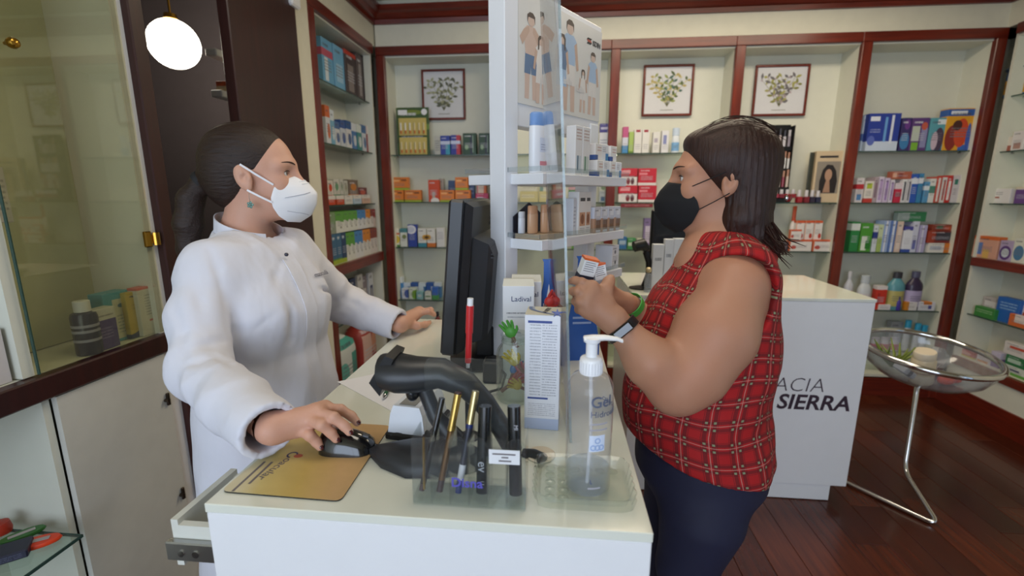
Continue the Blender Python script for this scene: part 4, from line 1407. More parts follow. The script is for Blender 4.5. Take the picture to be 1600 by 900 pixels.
box('B', z, 888, 910, 284, pack('#c9a0a8', dots=[(.3, .6, .2, .25, '#b04a6a'), (.7, .5, .2, .25, '#8aa06a')]), 'pink flowered carton on top of the green flowered one', ins=.08)
z = box('B', Z2, 936, 949, 299, pack('#c9d2d8', rects=[(.2, .8, .1, .5, '#5a7aa0')]), 'pale blue carton beside the right post of the second bay', ins=.08)
box('B', z, 936, 949, 285, pack('#d6dad0', dots=[(.5, .5, .3, .35, '#8aa07a')]), 'white and green carton on top of the pale blue one', ins=.08)
box('B', Z3, 893, 912, 372, pack('#6fa84f', rects=[(.1, .9, .3, .6, '#dbe6cc')]), 'green carton low behind the poster stand', ins=.08)
box('B', Z3, 815, 835, 370, pack('#b8bcc0', lines=[(.1, .9, .3, .7, 3, GR)]), 'grey carton low behind the poster stand', ins=.1)
box('B', Z1, 786, 800, 205, pack('#d2cfc0', lines=[(.1, .9, .3, .7, 3, GR)]), 'ivory carton on the top shelf behind the poster stand', ins=.1)
box('B', Z2, 783, 796, 290, pack('#d0d0c4', rects=[(0, 1, .0, .3, '#b0a050')]), 'white carton with ochre foot beside the poster column', ins=.1)

# ---------------- back bay 3
_w3 = [(973, 982, 198, '#d2d6e6', [(0, 1, .6, 1, '#c05a8a'), (0, 1, 0, .3, '#4a8ac0')], 'white carton with pink top, left end of the shelf of white cartons'),
       (982.5, 990, 206, '#a9c46a', [(0, 1, .0, .1, '#6a8a3a')], 'green tube carton among the white ones'),
       (991, 1003, 202, '#e6e4e0', [(.2, .8, .88, .98, '#a0283a')], 'left one of two white cartons with red tops'),
       (1003.5, 1015, 202, '#e6e4e0', [(.2, .8, .88, .98, '#a0283a')], 'right one of two white cartons with red tops'),
       (1020, 1031, 206, '#e4e3e0', [(.2, .7, .5, .7, '#b0a8b8')], 'white carton with mauve patch on the shelf behind the shopper'),
       (1034, 1045, 204, '#e4e4e8', [(.2, .7, .4, .8, '#8a90c0')], 'white carton with blue-violet patch on the shelf behind the shopper')]
for x0, x1, yt, b_, rc, lab in _w3:
    box('B', Z1, x0, x1, yt, pack(b_, rects=rc, lines=[(.15, .85, .15, .4, 3, '#9a9aa6')]), lab)
bottle('B', Z1, 1050, 1062, 200, '#dfe6ee', '#c9d8ea', 'white spray bottle with pale blue cap above the shopper\'s forehead', lab='#7fb0dc', neck=.8, capf=.3)
RW = pack('#c8283c', rects=[(0, 1, 0, .16, '#e6dede'), (.05, .5, .62, .74, '#e08a94')])
RW2 = pack('#c8283c', rects=[(0, 1, 0, .5, '#e2dcdc'), (0, 1, .5, .56, '#8a1c2a'), (.08, .6, .68, .82, '#e49aa2')], dots=[(.5, .25, .11, .2, '#7a2a34'), (.74, .25, .1, .2, '#5a2a34')])
z = box('B', Z2, 966, 996, 290, RW2, 'red and white carton, lower left of the red stack')
box('B', Z2, 997, 1026, 290, RW, 'red carton, lower right of the red stack')
box('B', z, 968, 996, 263, RW2, 'red and white carton, upper left of the red stack')
box('B', z, 997, 1026, 263, RW, 'red carton, upper right of the red stack')
q = at(994, 326, Y=YF + .04)
a_, b_ = at(970, 322, Y=YF + .04), at(1020, 322, Y=YF + .04)
o = MB().bbox(a_.x, b_.x, -.001, .001, -.034, -.0085, .0004).build('shelf_banner', pack('#8a2a34', lines=[(.1, .9, .3, .7, 1, '#d0a0a4')]), None, loc=(0, YF + .040, Z2))
tag(o, 'dark red strip hanging from the shelf edge under the red cartons', 'banner')
box('B', Z3, 1006, 1018, 341, pack('#8a78a8', rects=[(.2, .8, .2, .75, '#cfc6dc')]), 'upright violet carton beside the dark second monitor', ins=.1)
box('B', Z3, 966, 979, 370, pack('#3f78b0', rects=[(.1, .9, .4, .7, '#a8c4dc')]), 'small blue carton left of the scanner on the far counter')
box('B', Z3, 980, 993, 372, pack('#4f9a60', rects=[(.1, .9, .3, .6, '#d4e4cc')]), 'small green carton left of the scanner on the far counter')
box('B', Z3, 994, 1005, 373, pack('#c9ccb8', rects=[(.1, .9, .3, .6, '#7a9a50')]), 'small pale carton with green patch behind the far scanner')

# ---------------- back bay 4: make-up stand, colour display, hair-colour cartons
c, w, zt = spot('B', 1198, 1243, 193, .09)
mk = thing('makeup_stand', 'black stepped make-up stand with brushes and lipsticks, right of the shopper\'s hair', 'display stand', (c.x, c.y, Z2 + .0008))
hh = zt - Z2
MB().bbox(-w / 2, w / 2, .07, .078, 0, hh, .002).build('back_board', M_BLACK, mk)
MB().bbox(-w / 2 - .012, w / 2 + .012, -.02, .07, 0, .03, .003).build('foot', M_BLACK, mk)
rr = random.Random(7)
for k, (zz, yy, col, n) in enumerate([(hh * .72, .045, ['#b9a8a4', '#c6c0c4', '#8a8088'], 6), (hh * .44, .03, ['#c9c4c0', '#b08a70', '#d6d4d2'], 8), (hh * .20, .012, ['#c9b8a8', '#8a2a3a', '#6a3a5a', '#d0c4bc'], 7)]):
    ti = MB().bbox(-w / 2, w / 2, yy - .016, .07, zz - .03, zz, .002).build('tier', M_BLACK, mk)
    for j in range(n):
        xx = -w / 2 + w * (j + .5) / n
        h_ = hh * (.2 + .03 * rr.random())
        q = MB().tube([(xx, yy, zz), (xx, yy, zz + h_ * .62)], w / n * .33, 8).build('cosmetic', plain(rr.choice(col), .3, name='cosmetic'), mk, True)
        MB().tube([(xx, yy, zz + h_ * .62), (xx, yy, zz + h_)], w / n * .30, 8).build('cap', plain(rr.choice(['#2a2428', '#b9b4b8', '#a9785a']), .3, name='cosmetic_cap'), q, True)
for sx in (-1, 1):
    MB().bbox(sx * w / 2 - .002, sx * w / 2 + .002, .01, .07, 0, hh * .98, .001).build('side_cheek', M_BLACK, mk)


def polish(label, px, ytop, col, side='B', z=Z2, ins=.05, cap='#d6d2d6'):
    c, w, zt = spot(side, px - 4.2, px + 4.2, ytop, ins)
    t = thing('nail_polish', label, 'nail polish', (c.x, c.y, z), 0, 'row of nail polishes on the make-up shelf')
    h = zt - z
    MB().bbox(-w / 2, w / 2, -w / 2, w / 2, 0, h * .48, .003).build('flask', plain(col, .12, coat=.5, name='polish'), t)
    MB().lathe([(w * .34, h * .48), (w * .36, h * .5), (w * .30, h), (.001, h)], 12).build('cap', plain(cap, .3, name='polish_cap'), t, 50)


_pc = [(1202, '#8a2030', 'first'), (1211, '#9a2434', 'second'), (1220, '#7a1c2c', 'third'), (1229, '#a02c34', 'fourth'), (1238, '#8a1c2c', 'fifth')]
for px, col, wd in _pc:
    polish('dark red nail polish with white cap, %s from the left on the make-up stand foot' % wd, px, 296, col, z=Z2 + .0318, ins=.082)
polish('red nail polish standing just right of the black make-up stand', 1248, 297, '#9a1f2c')
polish('dark red nail polish, second right of the black make-up stand', 1259, 297, '#7a1a2a')
polish('violet-black nail polish in front of the hair-colour display', 1268, 297, '#2a2038')
polish('navy nail polish closest to the model photo', 1277, 298, '#232644')

c, w, zt = spot('B', 1276, 1317, 236, .06)
hd = thing('hair_colour_display', 'beige hair-colour display box with a woman\'s portrait and nail swatches', 'display box', (c.x, c.y, Z2 + .0008), math.radians(-8))
hh = zt - Z2
MB().bbox(-w / 2, w / 2, 0, .075, 0, hh, .002).build('case', plain('#c9b494', .45, name='beige_case'), hd)
ph = MB().box(-w * .42, w * .42, -.0006, -.0001, hh * .18, hh * .80).build('portrait_panel', plain('#8d8478', .4, name='photo_grey'), hd)
MB().box(-w * .36, w * .30, -.0008, -.0001, hh * .87, hh * .91).build('heading', M_INK, hd)
mdl = MB().prism([(-.26 * w, .19 * hh), (.32 * w, .19 * hh), (.36 * w, .42 * hh), (.28 * w, .62 * hh), (.14 * w, .73 * hh), (-.06 * w, .74 * hh), (-.2 * w, .64 * hh), (-.28 * w, .42 * hh)], -.0012, -.0007).build('printed_hair', plain('#221a18', .5, name='print_dark_hair'), ph)
MB().prism([(.02 * w + .13 * w * math.cos(k * .4488), .54 * hh + .115 * hh * math.sin(k * .4488)) for k in range(14)], -.0016, -.0012).build('printed_face', plain('#b08a72', .5, name='print_face'), ph)
MB().prism([(-.04 * w, .44 * hh), (.08 * w, .44 * hh), (.14 * w, .20 * hh), (-.12 * w, .20 * hh)], -.0015, -.0012).build('printed_neck', plain('#a8826a', .5, name='print_neck'), ph)
side = MB().bbox(w / 2, w / 2 + .07, .0, .06, 0, hh, .002).build('swatch_panel', plain('#d2c3aa', .45, name='swatch_panel'), hd)
for k in range(6):
    zz = hh * (.90 - .145 * k)
    for j in range(2):
        x_ = w / 2 + .02 + j * .028
        if k in (0, 1, 5):
            MB().tube([(x_ - .01, -.004, zz - .004), (x_ + .022, -.018, zz + .010)], .0055, 8).build('swatch', M_BLACK, side, True)
        elif k == 3:
            MB().tube([(x_ - .006, -.004, zz - .002), (x_ + .024, -.018, zz + .008)], .0055, 8).build('swatch', M_WHITE, side, True)
        else:
            MB().tube([(x_, .0, zz), (x_, -.004, zz)], .007, 10).build('swatch', plain('#3a302c', .4, name='swatch_brown'), side, True)
c, w, zt = spot('B', 1265, 1275, 238, .1)
o = MB().bbox(-w / 2, w / 2, 0, .012, 0, zt - Z2 - .001, .004).build('swatch_book', plain('#3c403a', .4, name='swatch_book_cover'), None, loc=(c.x, c.y, Z2 + .0008), rot=(0, 0, .2))
tag(o, 'narrow dark swatch book left of the hair-colour display', 'swatch book')

HC = pack('#e2dcd8', rects=[(0, 1, .86, 1, '#cf5a30'), (0, .06, 0, 1, '#cf6a44')], dots=[(.2, .35, .12, .16, '#c03a24')])
z = box('B', Z3, 1232, 1268, 375, HC, 'flat white and orange carton, left one of the bottom pair', ins=.06)
box('B', Z3, 1269, 1306, 375, HC, 'flat white and orange carton, right one of the bottom pair', ins=.06)
HC2 = pack('#e4dfda', rects=[(0, 1, .88, 1, '#cf5a30'), (.02, .1, 0, 1, '#d08a6a')], dots=[(.75, .2, .18, .14, '#b83a28')])
for k in range(3):
    box('B', z, 1243 + k * 14.2, 1256.6 + k * 14.2, 345, HC2, 'upright white and orange carton, %s of three on the flat pair' % ('left one', 'middle one', 'right one')[k], ins=.085)
box('B', z, 1234, 1252, 359, HC, 'small white and orange carton in front of the upright three', ins=.05, d=.03)
bottle('B', z, 1236, 1246, 322, '#d9d2cc', '#d0542c', 'white bottle with pointed orange nozzle behind the upright cartons', capf=.45, neck=.5, ins=.13)
box('B', Z3, 1222, 1231, 378, pack('#3a3240', rects=[(.2, .8, .3, .6, '#8a8494')]), 'small dark carton at the shopper\'s shoulder', ins=.07)

# ---------------- back bay 5
box('B', Z1, 1349, 1356, 180, pack('#b9c6d8', rects=[(0, 1, .3, .5, '#4a6aa8')]), 'narrow pale blue carton at the left post of the toothbrush shelf', ins=.1)
box('B', Z1, 1357, 1408, 177, pack('#2a3f9a', rects=[(0, 1, 0, .26, '#c6d2e6'), (.52, .60, .25, .9, '#6aa0d8'), (.72, .80, .2, .95, '#d6dcea'), (.05, .35, .8, .92, '#dfe4f0')], dots=[(.14, .28, .12, .13, '#5a6ab8')], lines=[(.08, .4, .48, .6, 2, '#aab4d8')]), 'large blue electric toothbrush carton', ins=.06, d=.07)
box('B', Z1, 1409, 1424, 184, pack('#3a2f6a', dots=[(.5, .3, .5, .25, '#3a7ab0'), (.6, .8, .3, .15, '#6a3a8a')]), 'dark violet toothbrush pack right of the large blue carton', ins=.07)
box('B', Z1, 1425, 1452, 184, pack('#5a3a7a', rects=[(.05, .5, .3, .75, '#b9c2b4'), (.1, .5, .02, .26, '#7ab03a'), (.6, .95, .1, .7, '#8a8ab4')], dots=[(.75, .75, .18, .12, '#c05a4a')]), 'violet and green toothbrush pack', ins=.065)
box('B', Z1, 1453, 1479, 184, pack('#5aa0b0', rects=[(.45, 1, .8, .95, '#dbe6ee'), (.3, .9, 0, .1, '#3a4a7a')], dots=[(.65, .35, .3, .35, '#4a3a52'), (.4, .3, .2, .28, '#c9b4c4')]), 'teal toothbrush pack beside the orange carton', ins=.065)
box('B', Z1, 1480, 1542, 169, pack('#e0a228', rects=[(0, .75, .82, .98, '#2a5aa8'), (.08, .5, .86, .94, '#dfe6f0'), (.78, 1, 0, .8, '#e0b040'), (.4, .72, 0, .14, '#3a6ab8')], dots=[(.18, .3, .16, .3, '#8a2a24'), (.42, .42, .18, .34, '#cf4a28'), (.3, .6, .12, .12, '#4a2420'), (.62, .3, .06, .35, '#3a5ab0')]), 'large orange and yellow toothbrush carton in the right corner', ins=.06, d=.07)
_tp = [(1338, 1350, 278, '#e0d8da', [(0, 1, .55, .75, '#c0303a'), (.2, .8, .1, .35, '#5a8ac0')]), (1351, 1365, 283, '#e2dcd4', [(.2, .8, .65, .9, '#b0c03a'), (0, 1, 0, .2, '#c0403a')]),
       (1366, 1372, 277, '#b0a0a8', [(.2, .8, .2, .8, '#8a7080')]), (1373, 1381, 276, '#d8cce0', [(.2, .8, .1, .9, '#b49ac8')]), (1382, 1390, 278, '#cfc0dc', [(.3, .7, .1, .9, '#9a7ab8')]), (1391, 1397, 281, '#dcd6e4', [(.2, .8, .1, .9, '#a890c0')]),
       (1398, 1409, 286, '#c42a4a', [(0, 1, .7, 1, '#dccfd8'), (.1, .9, .3, .5, '#8a1c34')]), (1410, 1417, 280, '#dedee2', [(.3, .7, .1, .9, '#4a4a5a')]), (1418, 1424, 280, '#d4d2d8', [(.3, .7, .1, .9, '#6a6a7a')]),
       (1425, 1435, 272, '#2f5cba', [(0, 1, .66, .85, '#dce2ee')]), (1436, 1443, 271, '#3a86b8', [(0, 1, .66, .85, '#dce2ee')]), (1444, 1452, 284, '#5a9ac8', [(0, 1, .6, .8, '#dce6ee')]), (1453, 1462, 279, '#dfe0dc', [(0, 1, .4, .7, '#4a8a7a')]),
       (1463, 1471, 276, '#c44a3a', [(.3, .7, .05, .95, '#e4dcd8')]), (1472, 1479, 277, '#dcdad8', [(.3, .7, .1, .9, '#b04a44')]), (1480, 1488, 274, '#c8322e', [(.25, .75, .1, .8, '#e6e0de')]), (1489, 1498, 276, '#cdc8cc', [(.2, .8, .7, .9, '#2a7a6a')]), (1499, 1512, 273, '#d4cfd2', [(.3, .7, .68, .88, '#2a8a80'), (.2, .8, .1, .5, '#b8a8b0')])]
_ord = ['first', 'second', 'third', 'fourth', 'fifth', 'sixth', 'seventh', 'eighth', 'ninth', 'tenth', 'eleventh', 'twelfth', 'thirteenth', 'fourteenth', 'fifteenth', 'sixteenth', 'seventeenth', 'eighteenth']
_cn = ['white and red', 'white and lime', 'greyish pink', 'pale lilac', 'lilac', 'pale violet', 'crimson', 'white and black', 'white and grey', 'royal blue', 'bright blue', 'light blue', 'white and green', 'red and white', 'white with red stripe', 'red with white stripe', 'grey with teal dot', 'wide grey-white']
for k, (x0, x1, yt, b_, rc) in enumerate(_tp):
    box('B', Z2, x0, x1, yt, pack(b_, rects=rc), '%s toothpaste carton, %s from the left in the toothpaste row' % (_cn[k], _ord[k]), ins=.07, d=.10)
c_, w_, zt_ = spot('B', 1425, 1435, 280, .1)
box('B', at(1408, 280, Y=YF + .1).z, 1392, 1424, 268, pack('#b0604a', rects=[(.05, .25, .2, .8, '#d8a890'), (.35, .55, .2, .8, '#8a3a30')]), 'flat reddish carton lying on top of the toothpaste row', ins=.085)
# third shelf of bay 5
_t3 = [(1330, 1344, 347, '#2f8a4a', [(0, 1, .72, .95, '#dfe6e0')], 'green and white carton at the left end of the lower toothpaste shelf'),
       (1345, 1364, 349, '#4f9a3a', [(.15, .6, .05, .55, '#e2e8dc'), (.5, .95, .1, .4, '#2f7a2f')], 'green carton with white tube print'),
       (1365, 1372, 352, '#d4dbe4', [(0, 1, .5, .75, '#2f3f8a')], 'white carton with navy band next to the green ones'),
       (1373, 1380, 351, '#c9d6b0', [(0, 1, .0, .5, '#a4bc6a')], 'pale green carton next to the striped ones'),
       (1381, 1391, 345, '#9ab0dc', [(.3, .55, 0, 1, '#dfe4ee')], 'pale blue striped carton, left one of the pair'),
       (1392, 1401, 345, '#5f7fc0', [(.3, .7, 0, 1, '#d4dcec')], 'darker blue striped carton, right one of the pair'),
       (1402, 1411, 346, '#dcc4b8', [(.2, .8, .1, .9, '#e2d2c8')], 'peach carton right of the blue striped pair'),
       (1412, 1426, 354, '#3a55a8', [(0, 1, .12, .85, '#dfe2ec'), (0, 1, .85, 1, '#4a4a9a')], 'blue and white carton with tube print'),
       (1427, 1436, 346, '#cfd2e6', [(.2, .8, .1, .4, '#6a70b0')], 'white carton with violet foot'),
       (1437, 1448, 352, '#b4aed4', [(.3, .5, 0, 1, '#dcdcea')], 'lilac striped carton left of the dark red stack')]
for x0, x1, yt, b_, rc, lab in _t3:
    zt2 = box('B', Z3, x0, x1, yt, pack(b_, rects=rc), lab, ins=.07, d=.10)
box('B', at(1425, 346, Y=YF + .12).z, 1402, 1447, 331, pack('#2f7a50', rects=[(0, .4, .1, .9, '#8a9a9a')]), 'flat green carton lying on top of the row', ins=.085)
z = box('B', Z3, 1449, 1494, 380, pack('#e0ded8', rects=[(.55, 1, 0, 1, '#d0782c'), (.05, .45, .3, .7, '#b9c0cc')]), 'flat white and orange carton at the right end', ins=.06)
z2 = box('B', z, 1449, 1491, 361, pack('#7a2e2a', rects=[(.3, 1, .2, .9, '#3c3a44'), (0, .25, .0, 1, '#a0402c')]), 'dark red and black carton on the white and orange one', ins=.065)
box('B', z2, 1455, 1488, 351, pack('#8a3a28', rects=[(.2, .5, .3, .8, '#3a5a3a'), (.6, .9, .2, .7, '#b8502c')]), 'brown and red carton topping the dark red stack', ins=.07)
# bottles
bottle('B', Z4, 1320, 1334, 424, '#dcdce2', '#d6d6dc', 'white bottle with red shoulder beside the far counter top', lab='#c2332c', ins=.08)
bottle('B', Z4, 1341, 1362, 430, '#cfd4d8', '#c4ccd2', 'clear mouthwash bottle with white label and grey cap', lab='#d8d2d6', ins=.07, capf=.22, neck=.55)
bottle('B', Z4, 1388, 1415, 425, '#5f9aa6', '#3a3a42', 'teal mouthwash bottle with dark cap', lab='#b9b06a', ins=.09, capf=.16, neck=.42)
bottle('B', Z4, 1417, 1443, 424, '#3a2f4a', '#50506a', 'dark purple mouthwash bottle', lab='#b0a4c8', ins=.09, capf=.16, neck=.42)
box('B', Z4, 1369, 1386, 447, pack('#cf3a2a', rects=[(0, 1, .85, 1, '#e2dad8'), (.15, .35, .2, .7, '#b02a24')]), 'red and white carton between the mouthwash bottles', ins=.055)
box('B', Z4, 1413, 1432, 472, pack('#e0dcdc', rects=[(.0, .3, 0, 1, '#d0862c')]), 'small orange-ended carton in front of the mouthwash', ins=.05)
box('B', Z4, 1433, 1460, 472, pack('#dadbe4', rects=[(.3, .8, .7, 1, '#d07a2c'), (.6, .8, .2, .6, '#4a4a9a')]), 'flat white carton with orange top right of the purple mouthwash', ins=.055)
box('B', Z4, 1371, 1390, 476, pack('#e4e2e6'), 'plain flat white carton in front of the red carton', ins=.048, d=.02)
bottle('B', Z4, 1400, 1407, 464, '#4a3aa0', '#2f2470', 'tiny violet bottle in front of the teal mouthwash', ins=.052, name='small_bottle')
# lowest glass shelf of bay 5, seen through the bowl
box('B', Z5, 1391, 1410, 503, pack('#a9acb2', rects=[(.3, .8, .4, .7, '#d6d8dc')]), 'grey carton behind the chrome bowl', ins=.12)
for px0, px1, yt, wd in ((1413, 1423, 500, 'left'), (1428, 1438, 505, 'middle'), (1438.5, 1448, 508, 'right')):
    bottle('B', Z5, px0, px1, yt, '#d4dce4', '#2f9ac4', 'white bottle with turquoise cap behind the bowl, %s of three' % wd, ins=.09, neck=.8, capf=.25)
for k in range(3):
    bottle('B', Z5, 1360 + k * 15, 1373 + k * 15, 527, '#d0cfdc', '#c8c4d4', 'low white bottle with crimson label, %s of three behind the bowl rim' % ('left', 'middle', 'right')[k], lab='#c23a6a', ins=.055, capf=.12, neck=.8)
box('B', Z5, 1450, 1470, 518, pack('#c9ccd2', lines=[(.2, .8, .3, .7, 3, '#8a8a94')]), 'pale carton low in the right corner behind the bowl', ins=.1)

# ---------------- right wall
bottle('R', 2.05, 1580, 1608, 106, '#3f68a0', '#5a6a7a', 'blue and orange tin high on the right wall', lab='#d09a2c', capf=.06, neck=1.0, flat=1, shoulder=.85, name='formula_tin', cat='tin', ins=.12)
box('R', 1.715, 1556, 1580, 215, pack('#d8cfc4', rects=[(0, 1, 0, .4, '#a05a4a')]), 'cream carton with reddish foot on the right wall', ins=.08)
box('R', 1.715, 1581, 1600, 205, pack('#dcd8d8', rects=[(.2, .8, .1, .4, '#b08a80')]), 'white carton beside the reddish-footed one on the right wall', ins=.08)
box('R', 1.392, 1538, 1578, 295, pack('#e2e0e0', rects=[(.05, .6, .35, .45, '#a0523a')], lines=[(.05, .7, .55, .8, 2, '#7a7a84')]), 'flat white carton on the third right-hand shelf', ins=.07)
box('R', 1.392, 1585, 1606, 292, pack('#6a4a8a', rects=[(0, 1, .85, 1, '#d4cbb4')]), 'violet carton at the picture\'s right edge', ins=.07)
box('R', 1.04, 1520, 1560, 369, pack('#d4a08a', rects=[(0, 1, .85, 1, '#d0682c'), (.1, .4, .15, .7, '#5a7ab8'), (.45, .7, 0, .4, '#d8b060')]), 'peach and orange carton on the red-brown right-hand ledge', ins=.03)
box('R', 1.04, 1561, 1582, 376, pack('#b0a0c0', dots=[(.5, .4, .45, .35, '#5a3a7a'), (.5, .4, .3, .22, '#c6d0d8')]), 'violet round-printed carton on the right-hand ledge', ins=.03)
box('R', 1.04, 1583, 1604, 372, pack('#d6d8cc', dots=[(.5, .4, .4, .3, '#4a7aa0')]), 'white carton with blue disc on the right-hand ledge', ins=.03)
box('R', .655, 1507, 1528, 450, pack('#cdb33a', dots=[(.4, .75, .2, .1, '#b06a2c'), (.4, .45, .2, .1, '#6a8a3a')]), 'yellow carton on the low right-hand shelf', ins=.1)
box('R', .655, 1520, 1553, 480, pack('#3f8a3f', lines=[(.1, .9, .4, .8, 2, '#a8cca0')]), 'flat green carton in front of the yellow one', ins=.045, d=.04)
box('R', .655, 1534, 1555, 464, pack('#b9b0b0', rects=[(.15, 1, .2, .8, '#d6d2d4')]), 'grey-white carton behind the flat green one', ins=.12)
box('R', .655, 1556, 1594, 466, pack('#2a66b8', lines=[(.15, .9, .5, .85, 3, '#9ac0e4')]), 'blue carton on the low right-hand shelf', ins=.07)
box('R', .655, 1574, 1606, 492, pack('#d9703a', rects=[(.3, 1, .35, 1, '#e2d8d2')]), 'orange and white carton in front of the blue one', ins=.05, d=.02)
box('R', .655, 1596, 1612, 470, pack('#d4cdd0', dots=[(.5, .4, .35, .2, '#c2502c')]), 'white carton with orange disc at the right edge of the low shelf', ins=.09)
box('R', .355, 1487, 1522, 545, pack('#b0322c', rects=[(0, 1, 0, .2, '#c4b83a'), (0, .08, 0, 1, '#d0c8a0')], dots=[(.55, .6, .3, .25, '#d68a7a')]), 'red and yellow carton low behind the bowl', ins=.06)
box('R', .355, 1523, 1545, 556, pack('#d8ccd0', rects=[(.1, .9, .1, .4, '#d0843a')]), 'white carton with orange patch low behind the bowl rim', ins=.06)
z = box('R', .355, 1560, 1606, 573, pack('#cfd6cc', rects=[(0, 1, 0, .3, '#5fa03f'), (.05, .7, .5, .7, '#4a4a70')]), 'white and green carton, lowest of the stack at the right edge', ins=.05)
z = box('R', z, 1568, 1606, 558, pack('#2f7a4a', rects=[(.1, .7, .3, .7, '#b0d0b8')]), 'dark green carton in the middle of the right-edge stack', ins=.055)
box('R', z, 1566, 1606, 537, pack('#ddd8d4', rects=[(.25, .9, .55, .75, '#c4503a')]), 'white carton with red line topping the right-edge stack', ins=.06)
box('R', .355, 1546, 1562, 549, pack('#6a4a94', rects=[(0, 1, .6, 1, '#c8c0d8')]), 'violet carton low on the right wall', ins=.07)

# ---------------- left wall shelving
box('L', 2.085, 502, 519, 62, pack('#6fb0d8', rects=[(0, 1, .62, .78, '#c25a70'), (.2, .5, .1, .6, '#dce8f0')]), 'light blue box with pink band on the top left-wall shelf', ins=.08, d=.08)
box('L', 2.085, 521, 537, 73, pack('#7ab8de', rects=[(.2, .8, .2, .6, '#a8d0ea')]), 'plain light blue box on the top left-wall shelf', ins=.08, d=.08)
box('L', 2.085, 539, 556, 82, pack('#4a3f40', rects=[(0, 1, .9, 1, '#c0402c'), (.2, .7, .1, .7, '#8a807c')]), 'left dark shaver box on the top left-wall shelf', ins=.07, d=.08)
box('L', 2.085, 557, 566, 86, pack('#55484a', rects=[(.3, .7, .1, .8, '#9a9290')]), 'middle grey shaver box on the top left-wall shelf', ins=.07, d=.08)
box('L', 2.085, 567, 582, 80, pack('#2a2426', rects=[(.1, .9, .72, .8, '#cf5a2c'), (.2, .6, .1, .6, '#6a6468')]), 'right black shaver box with orange band on the top left-wall shelf', ins=.07, d=.08)
_l2 = [(508, 515, 165, '#d8dce4', '#cf6a3a', 'tall white carton with orange cap line on the second left-wall shelf'), (516, 522, 172, '#7ab0d0', '#d4dee6', 'tall blue-white carton on the second left-wall shelf'),
       (523, 531, 190, '#d4d6dc', '#4a6aa0', 'white carton with blue edge, second left-wall shelf'), (532, 540, 188, '#c9d0da', '#3a5a9a', 'grey-white carton with blue edge, second left-wall shelf'),
       (541, 549, 189, '#dadce0', '#2f5a94', 'white carton with navy edge, second left-wall shelf'), (550, 557, 193, '#4a7ab4', '#d4dce4', 'blue carton with white top, second left-wall shelf'),
       (558, 565, 195, '#3f8a8a', '#d6e0dc', 'teal carton with white top, second left-wall shelf'), (566, 572, 196, '#cfd4dc', '#3a6aa0', 'white and blue carton beside the red pair'),
       (573, 580, 198, '#8a2a34', '#d8c8c4', 'dark red carton, left one of the red pair'), (581, 588, 200, '#a0323a', '#d8c8c4', 'dark red carton, right one of the red pair')]
for x0, x1, yt, b_, c2_, lab in _l2:
    box('L', 1.742, x0, x1, yt, pack(b_, rects=[(0, 1, .70, 1, c2_)], dots=[(.6, .35, .3, .2, c2_)]), lab, ins=.07, d=.08)
_l3 = [(512, 521, 282, '#dcd4cc', '#cf4a2c', 'white and red carton at the near end of the third left-wall shelf'), (522, 531, 280, '#d6d6cc', '#6a9a78', 'white carton with green foot, third left-wall shelf'),
       (532, 537, 280, '#cfd0c8', '#8a9a8a', 'narrow white carton, third left-wall shelf'), (538, 544, 282, '#c6c8be', '#9a9a8a', 'narrow grey carton, third left-wall shelf'),
       (545, 560, 281, '#7a6a5e', '#c8803a', 'brown and amber carton, third left-wall shelf'), (560.5, 574, 293, '#6a2428', '#b8503c', 'dark red carton, third left-wall shelf'), (575, 588, 289, '#3f6a9a', '#8ab4d4', 'blue carton at the far end of the third left-wall shelf')]
for x0, x1, yt, b_, c2_, lab in _l3:
    box('L', 1.385, x0, x1, yt, pack(b_, rects=[(0, 1, 0, .4, c2_)], dots=[(.5, .7, .3, .15, c2_)]), lab, ins=.10, d=.08)
for k, (col, nm) in enumerate((('#cf4a2c', 'red'), ('#c8502f', 'orange-red'), ('#dcdcd6', 'white'), ('#b9cfe0', 'pale blue'), ('#d8b4a0', 'peach'))):
    box('L', 1.385, 513 + k * 13.5, 525 + k * 13.5, 306 - k * .4, pack(col, rects=[(0, 1, .6, 1, '#e0dcd6')]), 'small low %s carton at the front of the third left-wall shelf' % nm, ins=.06, d=.035)
# vitamin cartons on the ledge: lower row, then upper row standing on it
VG = pack('#e0e2da', rects=[(0, 1, .58, 1, '#5f9f3f')], dots=[(.9, .62, .5, .12, '#5f9f3f'), (.6, .25, .12, .05, '#8a8a80')])
VB = pack('#e0e2e4', rects=[(0, 1, .58, 1, '#4a86c0')], dots=[(.9, .62, .5, .12, '#4a86c0'), (.6, .25, .12, .05, '#8a8a80')])
VO = pack('#e2e0da', rects=[(0, 1, .58, 1, '#d8892f')], dots=[(.9, .62, .5, .12, '#d8892f'), (.6, .25, .12, .05, '#8a8a80')])
VR = pack('#dcd6d2', rects=[(0, 1, .6, 1, '#8a4a40')], dots=[(.6, .25, .12, .05, '#8a8a80')])
VN = pack('#3f6a8c', rects=[(0, 1, 0, .14, '#a4b838'), (0, 1, .14, .19, '#5a8a4a'), (.2, .5, .8, .9, '#a4bccc')])
VN2 = pack('#2a4468', rects=[(0, 1, 0, .14, '#a4b838'), (.2, .5, .8, .9, '#a4bccc')])
ZL = 1.03
_nc = ['nearest', 'second', 'third', 'fourth', 'fifth', 'sixth', 'seventh', 'eighth', 'ninth', 'tenth']
Yc = 2.555
zt_low = 1.225
lo = [(VN, 'slate blue'), (VN, 'slate blue'), (VN, 'slate blue'), (VN2, 'navy'), (VG, 'green'), (VG, 'green'), (VB, 'blue'), (VB, 'blue'), (VO, 'orange'), (VO, 'orange'), (VR, 'brown'), (VR, 'brown')]
ww = .77 / len(lo)
cnt = {}
